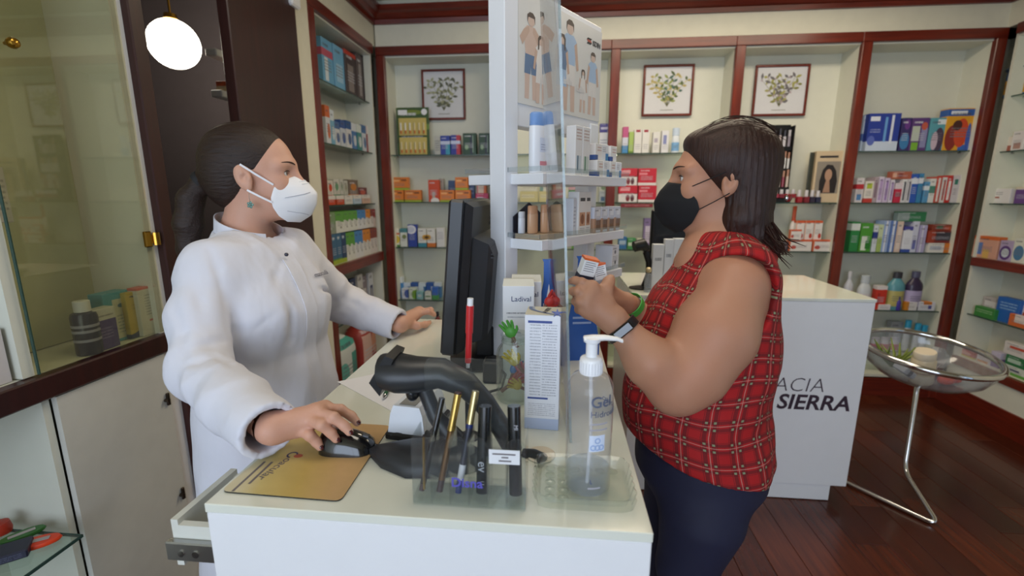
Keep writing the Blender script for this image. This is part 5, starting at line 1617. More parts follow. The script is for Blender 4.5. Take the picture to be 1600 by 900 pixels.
for k, (m_, nm) in enumerate(lo):
    h = .185 if k < 4 else .178
    cnt[nm] = cnt.get(nm, 0) + 1
    lab = '%s vitamin carton in the lower row on the left-wall ledge, %s of its colour' % (nm, _nc[cnt[nm] - 1])
    o = MB().bbox(-ww * .49, ww * .49, 0, .10, 0, h, .0012).build('vitamin_carton', m_, None, loc=(XL - .035, Yc + (k + .5) * ww, ZL + .0008), rot=(0, 0, math.pi / 2))
    tag(o, lab, 'carton', 'vitamin cartons on the left-wall ledge')
up = [(pack('#7d9a70', rects=[(0, 1, 0, .45, '#8f9a88'), (.2, .6, .2, .3, '#c0c8b8')]), 'dull green', 2.0), (VG, 'green', 1.6), (VG, 'green', 1), (VG, 'green', 1), (VG, 'green', 1), (VB, 'blue', 1), (VB, 'blue', 1), (VO, 'orange', 1.2), (VR, 'brown', .8), (pack('#8a2a2a', rects=[(0, 1, 0, .5, '#c8b8b0')]), 'dark red', .6)]
tot = sum(u[2] for u in up)
yy = Yc
cnt = {}
for k, (m_, nm, f_) in enumerate(up):
    w_ = .76 * f_ / tot
    cnt[nm] = cnt.get(nm, 0) + 1
    lab = '%s vitamin carton in the upper row on the left-wall ledge, %s of its colour' % (nm, _nc[cnt[nm] - 1])
    o = MB().bbox(-w_ * .49, w_ * .49, 0, .10, 0, .128, .0012).build('vitamin_carton', m_, None, loc=(XL - .035, yy + w_ / 2, ZL + .187), rot=(0, 0, math.pi / 2))
    tag(o, lab, 'carton', 'vitamin cartons on the left-wall ledge')
    yy += w_
# shelf below the ledge: hanging small goods
_ls = [('#6a4a48', '#a08a84'), ('#b9b4b8', '#3a3a5a'), ('#c9c4c0', '#5a4a44'), ('#3a4468', '#c0c4d0'), ('#d2d0cc', '#4a4a52'), ('#8a8088', '#d4d0cc'), ('#c9cdd4', '#2f3a6a')]
_lsn = ['maroon', 'pale grey', 'cream', 'navy', 'white', 'mauve', 'bluish white']
for k in range(7):
    y0 = 2.66 + k * .095
    h = (.20, .17, .22, .24, .25, .22, .23)[k]
    o = MB().bbox(-.042, .042, 0, .02, 0, h, .0015).build('blister_pack', pack(_ls[k][0], rects=[(.2, .8, .1, .6, _ls[k][1]), (.35, .65, .15, .5, '#b0b0b4')], dots=[(.5, .9, .1, .03, '#444450')]), None, loc=(XL - .08 - .012 * (k % 2), y0 + .04, .6458), rot=(0, 0, math.pi / 2))
    tag(o, '%s upright pack on the left-wall shelf below the ledge' % _lsn[k], 'pack')
# soft packs at the bottom of the left-wall shelving
def soft_pack(label, loc, size, mat, rz):
    w, d, h = size
    rings = []
    for i in range(9):
        u = i / 8
        k = (1 - abs(2 * u - 1) ** 4) ** .35 if 0 < i < 8 else .25
        rings.append([Vector((w / 2 * math.cos(a) * abs(math.cos(a)) ** -.4 * k if abs(math.cos(a)) > 1e-3 else 0, d / 2 * math.sin(a) * abs(math.sin(a)) ** -.4 * k if abs(math.sin(a)) > 1e-3 else 0, h * u)) for a in [2 * math.pi * j / 20 + .01 for j in range(20)]])
    o = MB().loft(rings).build('soft_pack', mat, None, 60, loc=loc, rot=(0, 0, rz))
    return tag(o, label, 'pack')


soft_pack('turquoise and white soft pack at the bottom of the left-wall shelving', (XL - .10, 2.72, .162), (.28, .17, .40), pack('#d4dad6', rects=[(0, 1, .82, .96, '#4fa89a'), (.55, 1, .1, .7, '#3f9488')], dots=[(.2, .4, .2, .2, '#6ab4a8')]), math.pi / 2)
soft_pack('red and pink soft pack at the bottom of the left-wall shelving', (XL - .10, 3.06, .162), (.28, .17, .40), pack('#a03a34', rects=[(.1, .5, .3, .8, '#cfa89a')], dots=[(.7, .6, .2, .2, '#c88a70')]), math.pi / 2)

# ---------------- goods in the foreground glass cabinet (stand behind the tinted glass)
ZK = .9975


def kbox(label, x0, x1, ytop, mat, d=.035, ins=.022, rz=0.0):
    box('L', ZK, x0, x1, ytop, mat, label, d=d, ins=ins, rz=rz)


XLs = XL
c, w, zt = spot('L', 109, 145, 470, .05)
db = thing('syrup_bottle', 'dark navy bottle with white cap in the foreground glass cabinet', 'bottle', (c.x, c.y + .002, ZK + .0008), math.pi / 2)
h = zt - ZK
r = w / 2
MB().lathe([(.001, 0), (r * .95, 0), (r, .004), (r, h * .70), (r * .9, h * .77), (r * .55, h * .80), (.001, h * .80)], 24).build('body', plain('#1e1f38', .25, name='navy_bottle'), db, 50)
MB().lathe([(.001, h * .80), (r * .62, h * .80), (r * .62, h * .99), (r * .55, h), (.001, h)], 24).build('cap', plain('#d8d8da', .4, name='cap_white'), db, 50)
for zz in (.25, .42, .52):
    MB().lathe([(r * 1.003, h * zz), (r * 1.008, h * (zz + .01)), (r * 1.008, h * (zz + .04)), (r * 1.003, h * (zz + .05))], 24, None, False).build('label_band', plain('#9a9aac', .5, name='label_grey'), db, 50)
kbox('violet and white carton right of the navy bottle', 139, 182, 482, pack('#4a3a80', rects=[(0, 1, .72, 1, '#c9c8c0')], lines=[(.3, .9, .78, .86, 1, '#5a5a60'), (.3, .8, .25, .55, 4, '#8a80b0')]), ins=.03)
kbox('turquoise carton with pale label in the foreground glass cabinet', 160, 205, 456, pack('#4a9ab0', rects=[(.3, 1, .06, .86, '#c4c4b4')], dots=[(.6, .72, .12, .04, '#3a6a8a')], lines=[(.4, .9, .15, .55, 6, '#7a8a8a')]), ins=.062, d=.05)
kbox('mustard yellow and navy carton in the foreground glass cabinet', 196, 224, 455, pack('#c2a848', rects=[(0, 1, 0, .34, '#26305a')], dots=[(.0, .4, .9, .3, '#c2a848'), (.5, .9, .3, .02, '#5a4a30')], lines=[(.3, .9, .6, .75, 2, '#8a7430')]), ins=.045)
kbox('white carton with coral top at the cabinet\'s right end', 214, 247, 447, pack('#d2cfc8', rects=[(0, 1, .95, 1, '#cf5a50'), (.4, .9, .28, .32, '#c45a58')], lines=[(.3, .9, .4, .85, 8, '#8a8a8c')]), ins=.03)
# white cartons in the open left bay of that cabinet
t = thing('white_carton', 'white carton lettered in grey on the open shelf at the left edge', 'carton', (XL - .035, .80, ZK + .0008), math.pi / 2)
MB().bbox(-.145, .145, 0, .13, 0, .135, .0015).build('carton', pack('#cfc9c8', lines=[(.3, .95, .78, .88, 1, GR), (.1, .7, .5, .72, 3, '#8a8688')]), t)
text('Barielle', .030, M_SLATE, t, (.005, -.0006, .042), FRONT, bold=.0004)
box('L', ZK + .1365, -30, 14, 455, pack('#b4b2ae', lines=[(.1, .9, .2, .8, 4, '#8a8886')]), 'grey carton standing on the lettered white carton', ins=.05, d=.10)
box('L', 1.381, -40, 8, 260, pack('#c9c4c4', lines=[(.1, .9, .2, .8, 6, '#8a8688')]), 'pale carton on the upper glass shelf at the left edge', ins=.05, d=.10)

# things on the low glass shelf, left bottom corner
def tag_toy(label, px, py, col, s, rz, name='luggage_tag'):
    p = at(px, py, Z=.5825)
    t = thing(name, label, 'tag', (p.x, p.y, .5815), rz)
    m_ = plain(col, .4, name='bright_plastic')
    MB().lathe([(.001, 0), (.042, 0), (.045, .004), (.042, .009), (.001, .010)], 28, Matrix.Diagonal((1.0, .45, 1, 1))).build('body', m_, t, 50)
    MB().lathe([(.004, 0), (.010, 0), (.011, .004), (.010, .008), (.004, .008)], 16, Matrix.Translation((-.052, 0, 0))).build('loop', m_, t, 50)
    MB().box(-.025, .025, -.006, .006, .010, .0108).build('paper_slip', plain('#a8a4a4', .5, name='slip_grey'), t)
    t.scale = (s, s, s)


tag_toy('orange oval tag with grey slip on the low glass shelf', 55, 851, '#e0431a', 1.15, math.radians(35))
tag_toy('green oval tag behind the orange one on the low glass shelf', 35, 838, '#2f6a2a', 1.0, math.radians(55))
p = at(3, 832, Z=.582)
o = MB().lathe([(.001, 0), (.02, 0), (.022, .01), (.018, .03), (.001, .032)], 16).build('red_button', plain('#a8301c', .4, name='cap_red'), None, 50, loc=(p.x, p.y, .5815))
tag(o, 'small red cap at the left edge of the low glass shelf', 'cap')
p = at(5, 872, Z=.582)
o = MB().bbox(-.05, .05, -.03, .03, 0, .022, .003).build('pouch', pack('#26283c', lines=[(.2, .9, .2, .8, 3, '#5a5a70')]), None, loc=(p.x, p.y, .5815), rot=(0, 0, .7))
tag(o, 'dark blue pouch at the left edge of the low glass shelf', 'pouch')

# boxes on the back-room shelves
a = at(344, 140, X=-1.75)
o = MB().bbox(-.028, .028, -.05, .05, 0, .05, .002).build('carton', pack('#c8b088', rects=[(0, 1, .5, 1, '#b0502c')]), None, loc=(-1.75, at(352, 140, X=-1.75).y + .02, at(337, 140, X=-1.75).z + .0008))
tag(o, 'small brown carton on the lower back-room shelf', 'carton')

# ---------------- on the poster stand
def tbox(x0, x1, dy, z, h, mat, label, d=.03, name='carton', cat='carton'):
    p = TM @ Vector(((x0 + x1) / 2, dy, z - .0))
    o = MB().bbox(-(x1 - x0) / 2, (x1 - x0) / 2, 0, d, 0, h, .001).build(name, mat, None, loc=(p.x, p.y, p.z + .0008), rot=(0, 0, TR))
    return tag(o, label, cat)


def tbottle(x, dy, z, r, h, body, cap, label, lab=None, capf=.22, neck=.95, flat=.6):
    p = TM @ Vector((x, dy, z))
    t = thing('cream_bottle', label, 'bottle', (p.x, p.y, p.z + .0008), TR)
    S = Matrix.Diagonal((1, flat, 1, 1))
    hb = h * (1 - capf)
    MB().lathe([(.001, 0), (r * .92, 0), (r, h * .03), (r * .98, hb * .9), (r * neck, hb), (.001, hb)], 24, S).build('body', plain(body, .3, name='bottle_white'), t, 50)
    MB().lathe([(.001, hb + .0003), (r * neck * .99, hb + .0003), (r * neck * .97, h * .97), (r * neck * .8, h), (.001, h)], 24, S).build('cap', plain(cap, .35, name='bottle_cap'), t, 50)
    if lab:
        MB().loft([[Vector(((r * 1.01) * math.sin(a), -(r * 1.01) * flat * math.cos(a), z_)) for a in (-.5, -.25, 0, .25, .5)] for z_ in (hb * .45, hb * .75)], cap=False, closed=False).build('printed_label', pack(lab, lines=[(.1, .9, .1, .6, 3, '#5a6a94')]), t)
        MB().loft([[Vector(((r * 1.012) * math.sin(a), -(r * 1.012) * flat * math.cos(a), z_)) for a in (-.5, -.25, 0, .25, .5)] for z_ in (hb * .17, hb * .26)], cap=False, closed=False).build('printed_band', plain('#c8808c', .5, name='rose_print'), t)
    return t


ZT1, ZT2, ZT3 = .50, .338, .215
tbottle(.034, -.055, ZT1, .031, .145, '#e6e8ee', '#6f94cc', 'white sun-cream bottle with blue cap on the stand\'s upper shelf', lab='#d0d8ea')
tbottle(.088, -.03, ZT1, .016, .125, '#3a3f6a', '#c4b02c', 'navy and yellow tube behind the white sun-cream bottle')
tbottle(.092, -.07, ZT1, .018, .055, '#b9a494', '#d6cfc8', 'small amber bottle on the stand\'s upper shelf', capf=.35)
WP = pack('#e4e4e6', rects=[(.15, .85, .05, .4, '#c4d0cc'), (.3, .45, .1, .4, '#3f7a5a')], lines=[(.15, .85, .7, .95, 4, '#a06a5a')])
WP2 = pack('#e4e4e6', rects=[(.15, .85, .05, .4, '#c8d4dc'), (.3, .45, .1, .4, '#2f5a7a')], lines=[(.15, .85, .7, .95, 4, '#a06a5a')])
tbox(.160, .196, -.085, ZT1, .128, WP2, 'tall white carton, left one on the stand\'s upper shelf')
tbox(.198, .236, -.085, ZT1, .128, WP, 'tall white carton with green stripe on the stand\'s upper shelf')
tbox(.240, .276, -.05, ZT1, .138, pack('#2a3a66', rects=[(0, 1, .72, .86, '#c05a44'), (.2, .8, .1, .6, '#3a5a94')]), 'navy carton with red band on the stand\'s upper shelf')
SM = pack('#e2e4e8', rects=[(.55, 1, .0, .45, '#4a86b8')], lines=[(.1, .6, .5, .85, 3, '#7a7a88')])
SM2 = pack('#e4e2e0', rects=[(0, .4, 0, .3, '#3f5a94')], lines=[(.3, .9, .5, .85, 2, '#b06a5a')])
for k, (x0_, lv) in enumerate(((.280, 0), (.318, 0), (.358, 0), (.398, 0), (.284, 1), (.323, 1), (.376, 1))):
    tbox(x0_, x0_ + (.036 if lv == 0 else .04), -.085 + .01 * lv, ZT1 + lv * .0478, .046 if lv == 0 else .045, SM if k % 2 else SM2, 'small white carton on the stand\'s upper shelf, %s' % (('bottom row, first', 'bottom row, second', 'bottom row, third', 'bottom row, at the end') + ('upper row, first', 'upper row, second', 'upper row, at the end'))[k], d=.04)
# lower shelf: sun-care display with tan tubes
p = TM @ Vector((.045, -.012, ZT2 + .0008))
dsp = thing('suncare_tray', 'dark navy tray with pointed back card on the stand\'s lower shelf', 'display tray', p, TR)
MB().prism([(-.055, 0), (.075, 0), (.075, .055), (.01, .09), (-.055, .055)], 0, .003).build('back_card', plain('#20222e', .4, name='card_navy'), dsp)
MB().bbox(-.05, .072, -.075, 0, 0, .012, .001).build('base', plain('#c4a884', .5, name='tray_tan'), dsp)
zz = ZT2 + .0132
tbottle(.02, -.05, zz, .018, .07, '#c49a78', '#b98a68', 'tan tube, left one on the navy tray', capf=.3)
tbottle(.062, -.06, zz, .018, .072, '#c49a78', '#b98a68', 'tan tube, right one on the navy tray', capf=.3)
tbottle(.092, -.045, zz, .006, .085, '#c8ccd0', '#b0b4b8', 'slim silver stick on the navy tray', capf=.4)
tbottle(.0, -.03, zz, .012, .055, '#d0d4dc', '#c0c4cc', 'pale tube at the back of the navy tray', capf=.3)
FC = pack('#e6e4e2', rects=[(.15, .85, .2, .52, '#c89a7c'), (.2, .8, .78, .86, '#4a4a50')], dots=[(.5, .36, .22, .12, '#8a5a44')], lines=[(.2, .8, .03, .16, 3, '#8a8a90')])
tbox(.165, .182, -.08, ZT2, .10, pack('#d6dae2', lines=[(.2, .8, .2, .8, 6, '#8a94a8')]), 'narrow pale carton at the screen on the stand\'s lower shelf')
tbox(.185, .228, -.085, ZT2, .118, FC, 'white carton with face photo on the stand\'s lower shelf, left one', d=.035)
tbox(.231, .262, -.08, ZT2, .118, FC, 'white carton with face photo on the stand\'s lower shelf, right one', d=.035)
FS = pack('#c9ccd8', rects=[(0, .3, 0, .55, '#b08a70'), (.3, 1, .1, .5, '#7a5a48'), (.35, .9, .65, .9, '#dcdee4')])
for k in range(4):
    tbox(.268 + k * .042, .308 + k * .042, -.088, ZT2, .074, FS, 'low cream carton with brown picture on the stand\'s lower shelf, %s' % ('first', 'second', 'third', 'last')[k], d=.04)
tbox(.385, .432, -.09, ZT3, .075, pack('#dfe0e4', dots=[(.45, .72, .12, .08, '#6a6a74'), (.5, .28, .1, .09, '#4a4a54')]), 'white carton with two dark marks at the end of the stand\'s lowest shelf', d=.06)

# ---------------- on the far counter
Z0 = 1.0005
m2 = thing('rear_monitor', 'dark monitor on the far counter behind the shopper\'s chin', 'monitor', (.60, 2.37, Z0))
MB().bbox(-.13, .13, -.012, .02, .055, .375, .006).build('bezel', plain('#17181c', .35, name='bezel_black'), m2)
MB().box(-.115, .115, -.0135, -.0121, .075, .36).build('screen', plain('#20242e', .15, name='screen_glass'), m2)
MB().bbox(-.03, .03, .0, .03, .01, .06, .004).build('neck', M_BLACK, m2)
MB().lathe([(.001, 0), (.09, 0), (.09, .006), (.03, .012), (.001, .012)], 24).build('base', M_BLACK, m2, 40)
p = at(998, 452, Z=1.0)
s2_ = thing('stand_scanner', 'black barcode scanner on a curved stand on the far counter', 'scanner', (.415, 2.25, Z0))
MB().lathe([(.001, 0), (.055, 0), (.058, .006), (.02, .014), (.001, .016)], 20, Matrix.Diagonal((1, .8, 1, 1))).build('base', M_BLACK, s2_, 40)
MB().tube([(.02, 0, .01), (.035, 0, .07), (.032, 0, .13), (.015, 0, .18)], [.02, .016, .015, .016], 12).build('stem', M_BLACK, s2_, True)
MB().tube([(.02, 0, .19), (-.005, -.01, .215), (-.045, -.02, .205)], [.018, .03, .026], 12).build('head', M_BLACK, s2_, True)
box_w = pack('#dfe2e8', lines=[(.2, .8, .6, .75, 1, '#6a7080')])
for k, (px0, px1, yt, yb, lab) in enumerate(((1019, 1036, 382, 2.22, 'slim white carton, left one on the far counter'), (1037, 1050, 374, 2.24, 'slim white carton, middle one on the far counter'), (1051, 1068, 373, 2.225, 'wide white carton, right one on the far counter'))):
    a, b = at(px0, 420, Y=yb), at(px1, 420, Y=yb)
    o = MB().bbox(-(b.x - a.x) / 2, (b.x - a.x) / 2, 0, .04, 0, at(px0, yt, Y=yb).z - Z0, .001).build('carton', box_w, None, loc=((a.x + b.x) / 2, yb, Z0))
    tag(o, lab, 'carton')
a = at(1013, 430, Y=2.17)
pf = thing('perfume_bottle', 'small clear bottle with golden round cap on the far counter', 'bottle', (a.x, 2.17, Z0))
hb = at(1013, 418, Y=2.17).z - Z0
MB().lathe([(.001, 0), (.016, 0), (.016, hb * .7), (.008, hb * .78), (.001, hb * .78)], 16).build('body', glassy('#e8ecf2', 0, .2, 'perfume_glass'), pf, 50)
MB().sphere((0, 0, hb * .9), .014).build('cap', plain('#d6c49a', .25, .5, name='pale_gold_cap'), pf, True)

# ================================================================== chrome bowl on a bent tube stand
bcn = at(1450, 549, Y=2.33)
bs_ = thing('chrome_bowl_stand', 'clear bowl with chrome rim on a bent chrome tube stand', 'bowl stand', (bcn.x, bcn.y, 0))
RB = .268
zr = bcn.z
Tb = Matrix.Translation((0, 0, zr)) @ Matrix.Rotation(math.radians(7), 4, Vector((1, .35, 0)).normalized())
rim = MB()
rim.loft([[Tb @ Vector(((RB + .014 * math.cos(k * math.pi / 5)) * math.cos(a), (RB + .014 * math.cos(k * math.pi / 5)) * math.sin(a), .014 * math.sin(k * math.pi / 5))) for k in range(10)] for a in [2 * math.pi * j / 48 for j in range(49)]], cap=False)
rim.build('rim', M_CHROME, bs_, True)
prof = [(RB - .004, -.004), (RB * .97, -.04), (RB * .88, -.085), (RB * .7, -.125), (RB * .4, -.148), (.02, -.155), (.02, -.151), (RB * .39, -.144), (RB * .69, -.121), (RB * .865, -.081), (RB * .955, -.038), (RB - .008, -.004)]
MB().lathe(prof, 40, Tb, False).build('bowl', glassy('#eef0f2', 0.0, 0.10, 'bowl_acrylic', 1.45), bs_, 60)
bb = Tb @ Vector((0, 0, -.155))
f1, f2 = at(1468, 822, Z=.012), at(1325, 755, Z=.012)
kn = at(1412, 738, Z=.10)
L = lambda v: Vector((v.x - bcn.x, v.y - bcn.y, v.z))
kn = L(at(1413, 736, Y=2.20))
pts = [bb + Vector((0, 0, .0)), bb + (kn - bb) * .5, bb + (kn - bb) * .93, kn, kn + (L(f1) - kn) * .08, kn + (L(f1) - kn) * .9, L(f1), L(f1) + (L(f2) - L(f1)) * .06, L(f2), L(f2) + (L(f2) - L(f1)) * .45]
def round_path(p, r=.05, n=6):
    out = [p[0]]
    for i in range(1, len(p) - 1):
        a, b = p[i - 1] - p[i], p[i + 1] - p[i]
        ra = min(r, a.length * .45, b.length * .45)
        a, b = p[i] + a.normalized() * ra, p[i] + b.normalized() * ra
        for k in range(n + 1):
            s = k / n
            out.append(a * (1 - s) ** 2 + p[i] * 2 * s * (1 - s) + b * s * s)
    return out + [p[-1]]


MB().tube(round_path([pts[0], pts[3], pts[6], pts[-1]]), .0105, 12).build('tube_stand', M_CHROME, bs_, True)


def in_bowl(x, y, z):
    return Vector((bcn.x, bcn.y, 0)) + (Tb @ Vector((x, y, z)))


p = in_bowl(-.02, -.04, -.143)
t = thing('pill_jar', 'cream plastic jar with brown lettering lying in the chrome-rimmed bowl', 'jar', p)
t.rotation_euler = (math.radians(8), math.radians(-8), 0)
MB().lathe([(.001, 0), (.045, 0), (.048, .005), (.048, .12), (.042, .13), (.001, .13)], 24).build('body', plain('#dccdb0', .4, name='cream_plastic'), t, 50)
MB().lathe([(.001, .1302), (.044, .1302), (.045, .16), (.042, .165), (.001, .165)], 24).build('lid', plain('#d6c9b2', .4, name='cream_lid'), t, 50)
MB().lathe([(.0483, .05), (.0488, .052), (.0488, .072), (.0483, .074)], 24, None, False).build('label_band', pack('#cbb98c', lines=[(0, 1, .1, .9, 1, '#7a3a2c')]), t, 50)
p = in_bowl(.075, -.06, -.117)
o = MB().sphere((0, 0, 0), (.045, .026, .024), 14, 10).sphere((.05, .0, .004), (.022, .024, .022), 12, 8).build('orange_toy', plain('#d8481c', .4, name='orange_plastic'), None, True, loc=p, rot=(0, 0, .2))
tag(o, 'bright orange rounded object in the bottom of the bowl', 'toy')
p = in_bowl(-.12, .03, -.105)
o = MB()
for k in range(14):
    a = k * .45
    o.tube([(0, 0, 0), (.05 * math.cos(a), .05 * math.sin(a), .05), (.085 * math.cos(a + .3), .085 * math.sin(a + .3), .085 + .02 * (k % 3))], [.008, .007, .002], 5)
o = o.build('artificial_plant', plain('#7a8a3a', .5, name='olive_green'), None, True, loc=p)
tag(o, 'small olive green artificial plant in the bowl', 'plant')
p = in_bowl(-.155, -.09, -.082)
o = MB().bbox(-.05, .05, -.03, .03, 0, .03, .004).build('silver_pack', pack('#b9bcc2', rects=[(.3, .6, 0, 1, '#3a3c44')]), None, loc=p, rot=(.3, .5, .5))
tag(o, 'silver and black pack against the left side of the bowl', 'pack')
p = in_bowl(.10, .06, -.106)
o = MB().loft([[Vector((x * k + .005 * math.sin(9 * x), y * k, z)) for x, y in ((-.07, -.03), (.0, -.036), (.07, -.03), (.075, .03), (0, .04), (-.07, .03))] for z, k in ((0, .7), (.03, 1.0), (.06, .9), (.10, .35))]).build('plastic_bag', glassy('#dfe2e6', .1, .3, 'bag_film'), None, 60, loc=p, rot=(0, .2, .5))
tag(o, 'crumpled clear plastic bag in the bowl', 'bag')
p = in_bowl(.03, .03, -.143)
o = MB().bbox(-.035, .035, -.012, .012, 0, .09, .002).build('carton', pack('#d2d0d0', rects=[(.1, .9, .5, .8, '#7a6a5a')]), None, loc=p, rot=(.2, .5, .3))
tag(o, 'small white carton leaning in the bowl behind the cream jar', 'carton')


# ================================================================== people: smooth bodies from blended volumes
class Vol:
    """signed-distance sculpture; every call blends one more volume in"""

    def __init__(self):
        self.p = []

    def cone(self, a, b, ra, rb, k=.02, op='u', sq=None):
        """tapered limb from a to b; sq = (direction, factor) flattens it"""
        a, b = np.array(a, float), np.array(b, float)
        m = max(ra, rb) * (max(1.0, sq[1]) if sq else 1.0) + k
        self.p.append(('cone', (a, b, ra, rb, sq), k, op, np.minimum(a, b) - m, np.maximum(a, b) + m))
        return self

    def chain(self, pts, rs, k=.012, **kw):
        for i in range(len(pts) - 1):
            self.cone(pts[i], pts[i + 1], rs[i], rs[i + 1], k, **kw)
        return self

    def ell(self, c, r, R=None, k=.02, op='u'):
        c = np.array(c, float)
        r = np.array(r, float)
        R = np.eye(3) if R is None else np.array(R, float)
        m = r.max() + k
        self.p.append(('ell', (c, r, R), k, op, c - m, c + m))
        return self

    def half(self, c, n, k=.002):
        """keep the side that n points away from"""
        c, n = np.array(c, float), np.array(n, float)
        self.p.append(('half', (c, n / np.linalg.norm(n)), k, 'i', None, None))
        return self

    def stack(self, rows, k=.03, yaw=0.0, op='u'):
        """trunk: rows of (z, cx, cy, rx, ry) from bottom to top, blended between"""
        r = np.array(sorted(rows), float)
        m = max(r[:, 3].max(), r[:, 4].max()) + k
        lo = np.array([r[:, 1].min() - m, r[:, 2].min() - m, r[0, 0] - k])
        hi = np.array([r[:, 1].max() + m, r[:, 2].max() + m, r[-1, 0] + k])
        self.p.append(('stack', (r, yaw), k, op, lo, hi))
        return self

    def fn(self, f):
        self.p.append(('fn', f, 0, 'f', None, None))
        return self

    @staticmethod
    def _d(kind, a, P):
        if kind == 'cone':
            A, B, ra, rb, sq = a
            Q = P - A
            ab = B - A
            if sq is not None:
                n = np.array(sq[0], float)
                n = n / np.linalg.norm(n)
                n = n - ab * (n @ ab) / max(ab @ ab, 1e-9)
                n /= max(np.linalg.norm(n), 1e-9)
                Q = Q + (Q @ n)[:, None] * n * (1.0 / sq[1] - 1.0)
            t = np.clip(Q @ ab / max(ab @ ab, 1e-9), 0, 1)
            return np.linalg.norm(Q - t[:, None] * ab, axis=1) - (ra + (rb - ra) * t)
        if kind == 'ell':
            c, r, R = a
            Q = (P - c) @ R
            k0 = np.linalg.norm(Q / r, axis=1)
            k1 = np.linalg.norm(Q / (r * r), axis=1)
            return k0 * (k0 - 1.0) / np.maximum(k1, 1e-6)
        if kind == 'half':
            c, n = a
            return (P - c) @ n
        if kind == 'stack':
            r, yaw = a
            z = P[:, 2]
            q = [np.interp(z, r[:, 0], r[:, i]) for i in (1, 2, 3, 4)]
            x, y = P[:, 0] - q[0], P[:, 1] - q[1]
            c, s = math.cos(yaw), math.sin(yaw)
            x, y = c * x + s * y, -s * x + c * y
            k0 = np.sqrt((x / q[2]) ** 2 + (y / q[3]) ** 2)
            k1 = np.sqrt((x / q[2] ** 2) ** 2 + (y / q[3] ** 2) ** 2)
            d = k0 * (k0 - 1) / np.maximum(k1, 1e-6)
            d = np.where(k0 < .2, -np.minimum(q[2], q[3]) * .8, d)
            e = .02
            cap = np.maximum(z - r[-1, 0], r[0, 0] - z)
            h = np.maximum(e - np.abs(d - cap), 0) / e
            return np.maximum(d, cap) + h * h * e * .25

    @staticmethod
    def _blend(d, e, k, op):
        if op == 'u':
            h = np.maximum(k - np.abs(d - e), 0) / k
            return np.minimum(d, e) - h * h * k * .25
        if op == 's':
            e = -e
        h = np.maximum(k - np.abs(d - e), 0) / k
        return np.maximum(d, e) + h * h * k * .25

    def val(self, P):
        P = np.atleast_2d(np.array(P, float))
        d = np.full(len(P), .5)
        for kind, a, k, op, lo, hi in self.p:
            if op == 'f':
                d = a(P, d)
            else:
                d = self._blend(d, self._d(kind, a, P), k, op)
        return d

    def normal(self, p):
        e = .002
        p = np.array(p, float)
        g = np.array([self.val(p + np.eye(3)[i] * e)[0] - self.val(p - np.eye(3)[i] * e)[0] for i in range(3)])
        return g / max(np.linalg.norm(g), 1e-9)

    def hit(self, o, d, far=1.0):
        """first surface point from o along d"""
        o = np.array(o, float)
        d = np.array(d, float)
        d = d / np.linalg.norm(d)
        t = 0.0
        for _ in range(90):
            v = self.val(o + d * t)[0]
            if v < .0004:
                break
            t += max(v * .7, .0004)
            if t > far:
                break
        return o + d * t

    def snap(self, p, off=0.0):
        """nearest surface point"""
        p = np.array(p, float)
        for _ in range(14):
            v = self.val(p)[0]
            p = p - self.normal(p) * (v - off) * .8
        return p

    def mesh(self, lo, hi, h):
        """surface nets over the box lo..hi with cell h"""
        lo, hi = np.array(lo, float), np.array(hi, float)
        n = np.ceil((hi - lo) / h).astype(int) + 1
        ax = [lo[i] + h * np.arange(n[i]) for i in range(3)]
        G = np.full(n, .5, np.float64)
        for kind, a, k, op, blo, bhi in self.p:
            if op in ('f', 'i') or blo is None:
                sl = [slice(0, n[i]) for i in range(3)]
            else:
                sl = []
                for i in range(3):
                    s0 = int(np.clip(np.floor((blo[i] - .012 - lo[i]) / h), 0, n[i]))
                    s1 = int(np.clip(np.ceil((bhi[i] + .012 - lo[i]) / h) + 1, 0, n[i]))
                    sl.append(slice(s0, s1))
                if any(s.stop <= s.start for s in sl):
                    continue
            X, Y, Z = np.meshgrid(ax[0][sl[0]], ax[1][sl[1]], ax[2][sl[2]], indexing='ij')
            sub = G[sl[0], sl[1], sl[2]]
            P = np.stack([X.ravel(), Y.ravel(), Z.ravel()], 1)
            dd = sub.ravel()
            if op == 'f':
                near = np.abs(dd) < .08
                if near.any():
                    dd = dd.copy()
                    dd[near] = a(P[near], dd[near])
            else:
                dd = self._blend(dd, self._d(kind, a, P), k, op)
            G[sl[0], sl[1], sl[2]] = dd.reshape(sub.shape)
        ins = G < 0
        c = [ins[i:n[0] - 1 + i, j:n[1] - 1 + j, k:n[2] - 1 + k] for i in (0, 1) for j in (0, 1) for k in (0, 1)]
        s = sum(q.astype(np.int8) for q in c)
        act = (s > 0) & (s < 8)
        idx = -np.ones(act.shape, int)
        cells = np.argwhere(act)
        idx[act] = np.arange(len(cells))
        acc = np.zeros((len(cells), 3))
        cnt = np.zeros(len(cells))
        ci, cj, ck = cells.T
        for (i, j, k) in [(i, j, k) for i in (0, 1) for j in (0, 1) for k in (0, 1)]:
            for axx in range(3):
                if (i, j, k)[axx] == 1:
                    continue
                e = [i, j, k]
                e[axx] = 1
                v0 = G[ci + i, cj + j, ck + k]
                v1 = G[ci + e[0], cj + e[1], ck + e[2]]
                m = (v0 < 0) != (v1 < 0)
                t = np.where(m, v0 / np.where(m, v0 - v1, 1), 0)
                pt = np.stack([np.full(len(cells), float(i)), np.full(len(cells), float(j)), np.full(len(cells), float(k))], 1)
                pt[:, axx] += t
                acc[m] += pt[m]
                cnt[m] += 1
        V = lo + h * (cells + acc / np.maximum(cnt, 1)[:, None])
        F = []
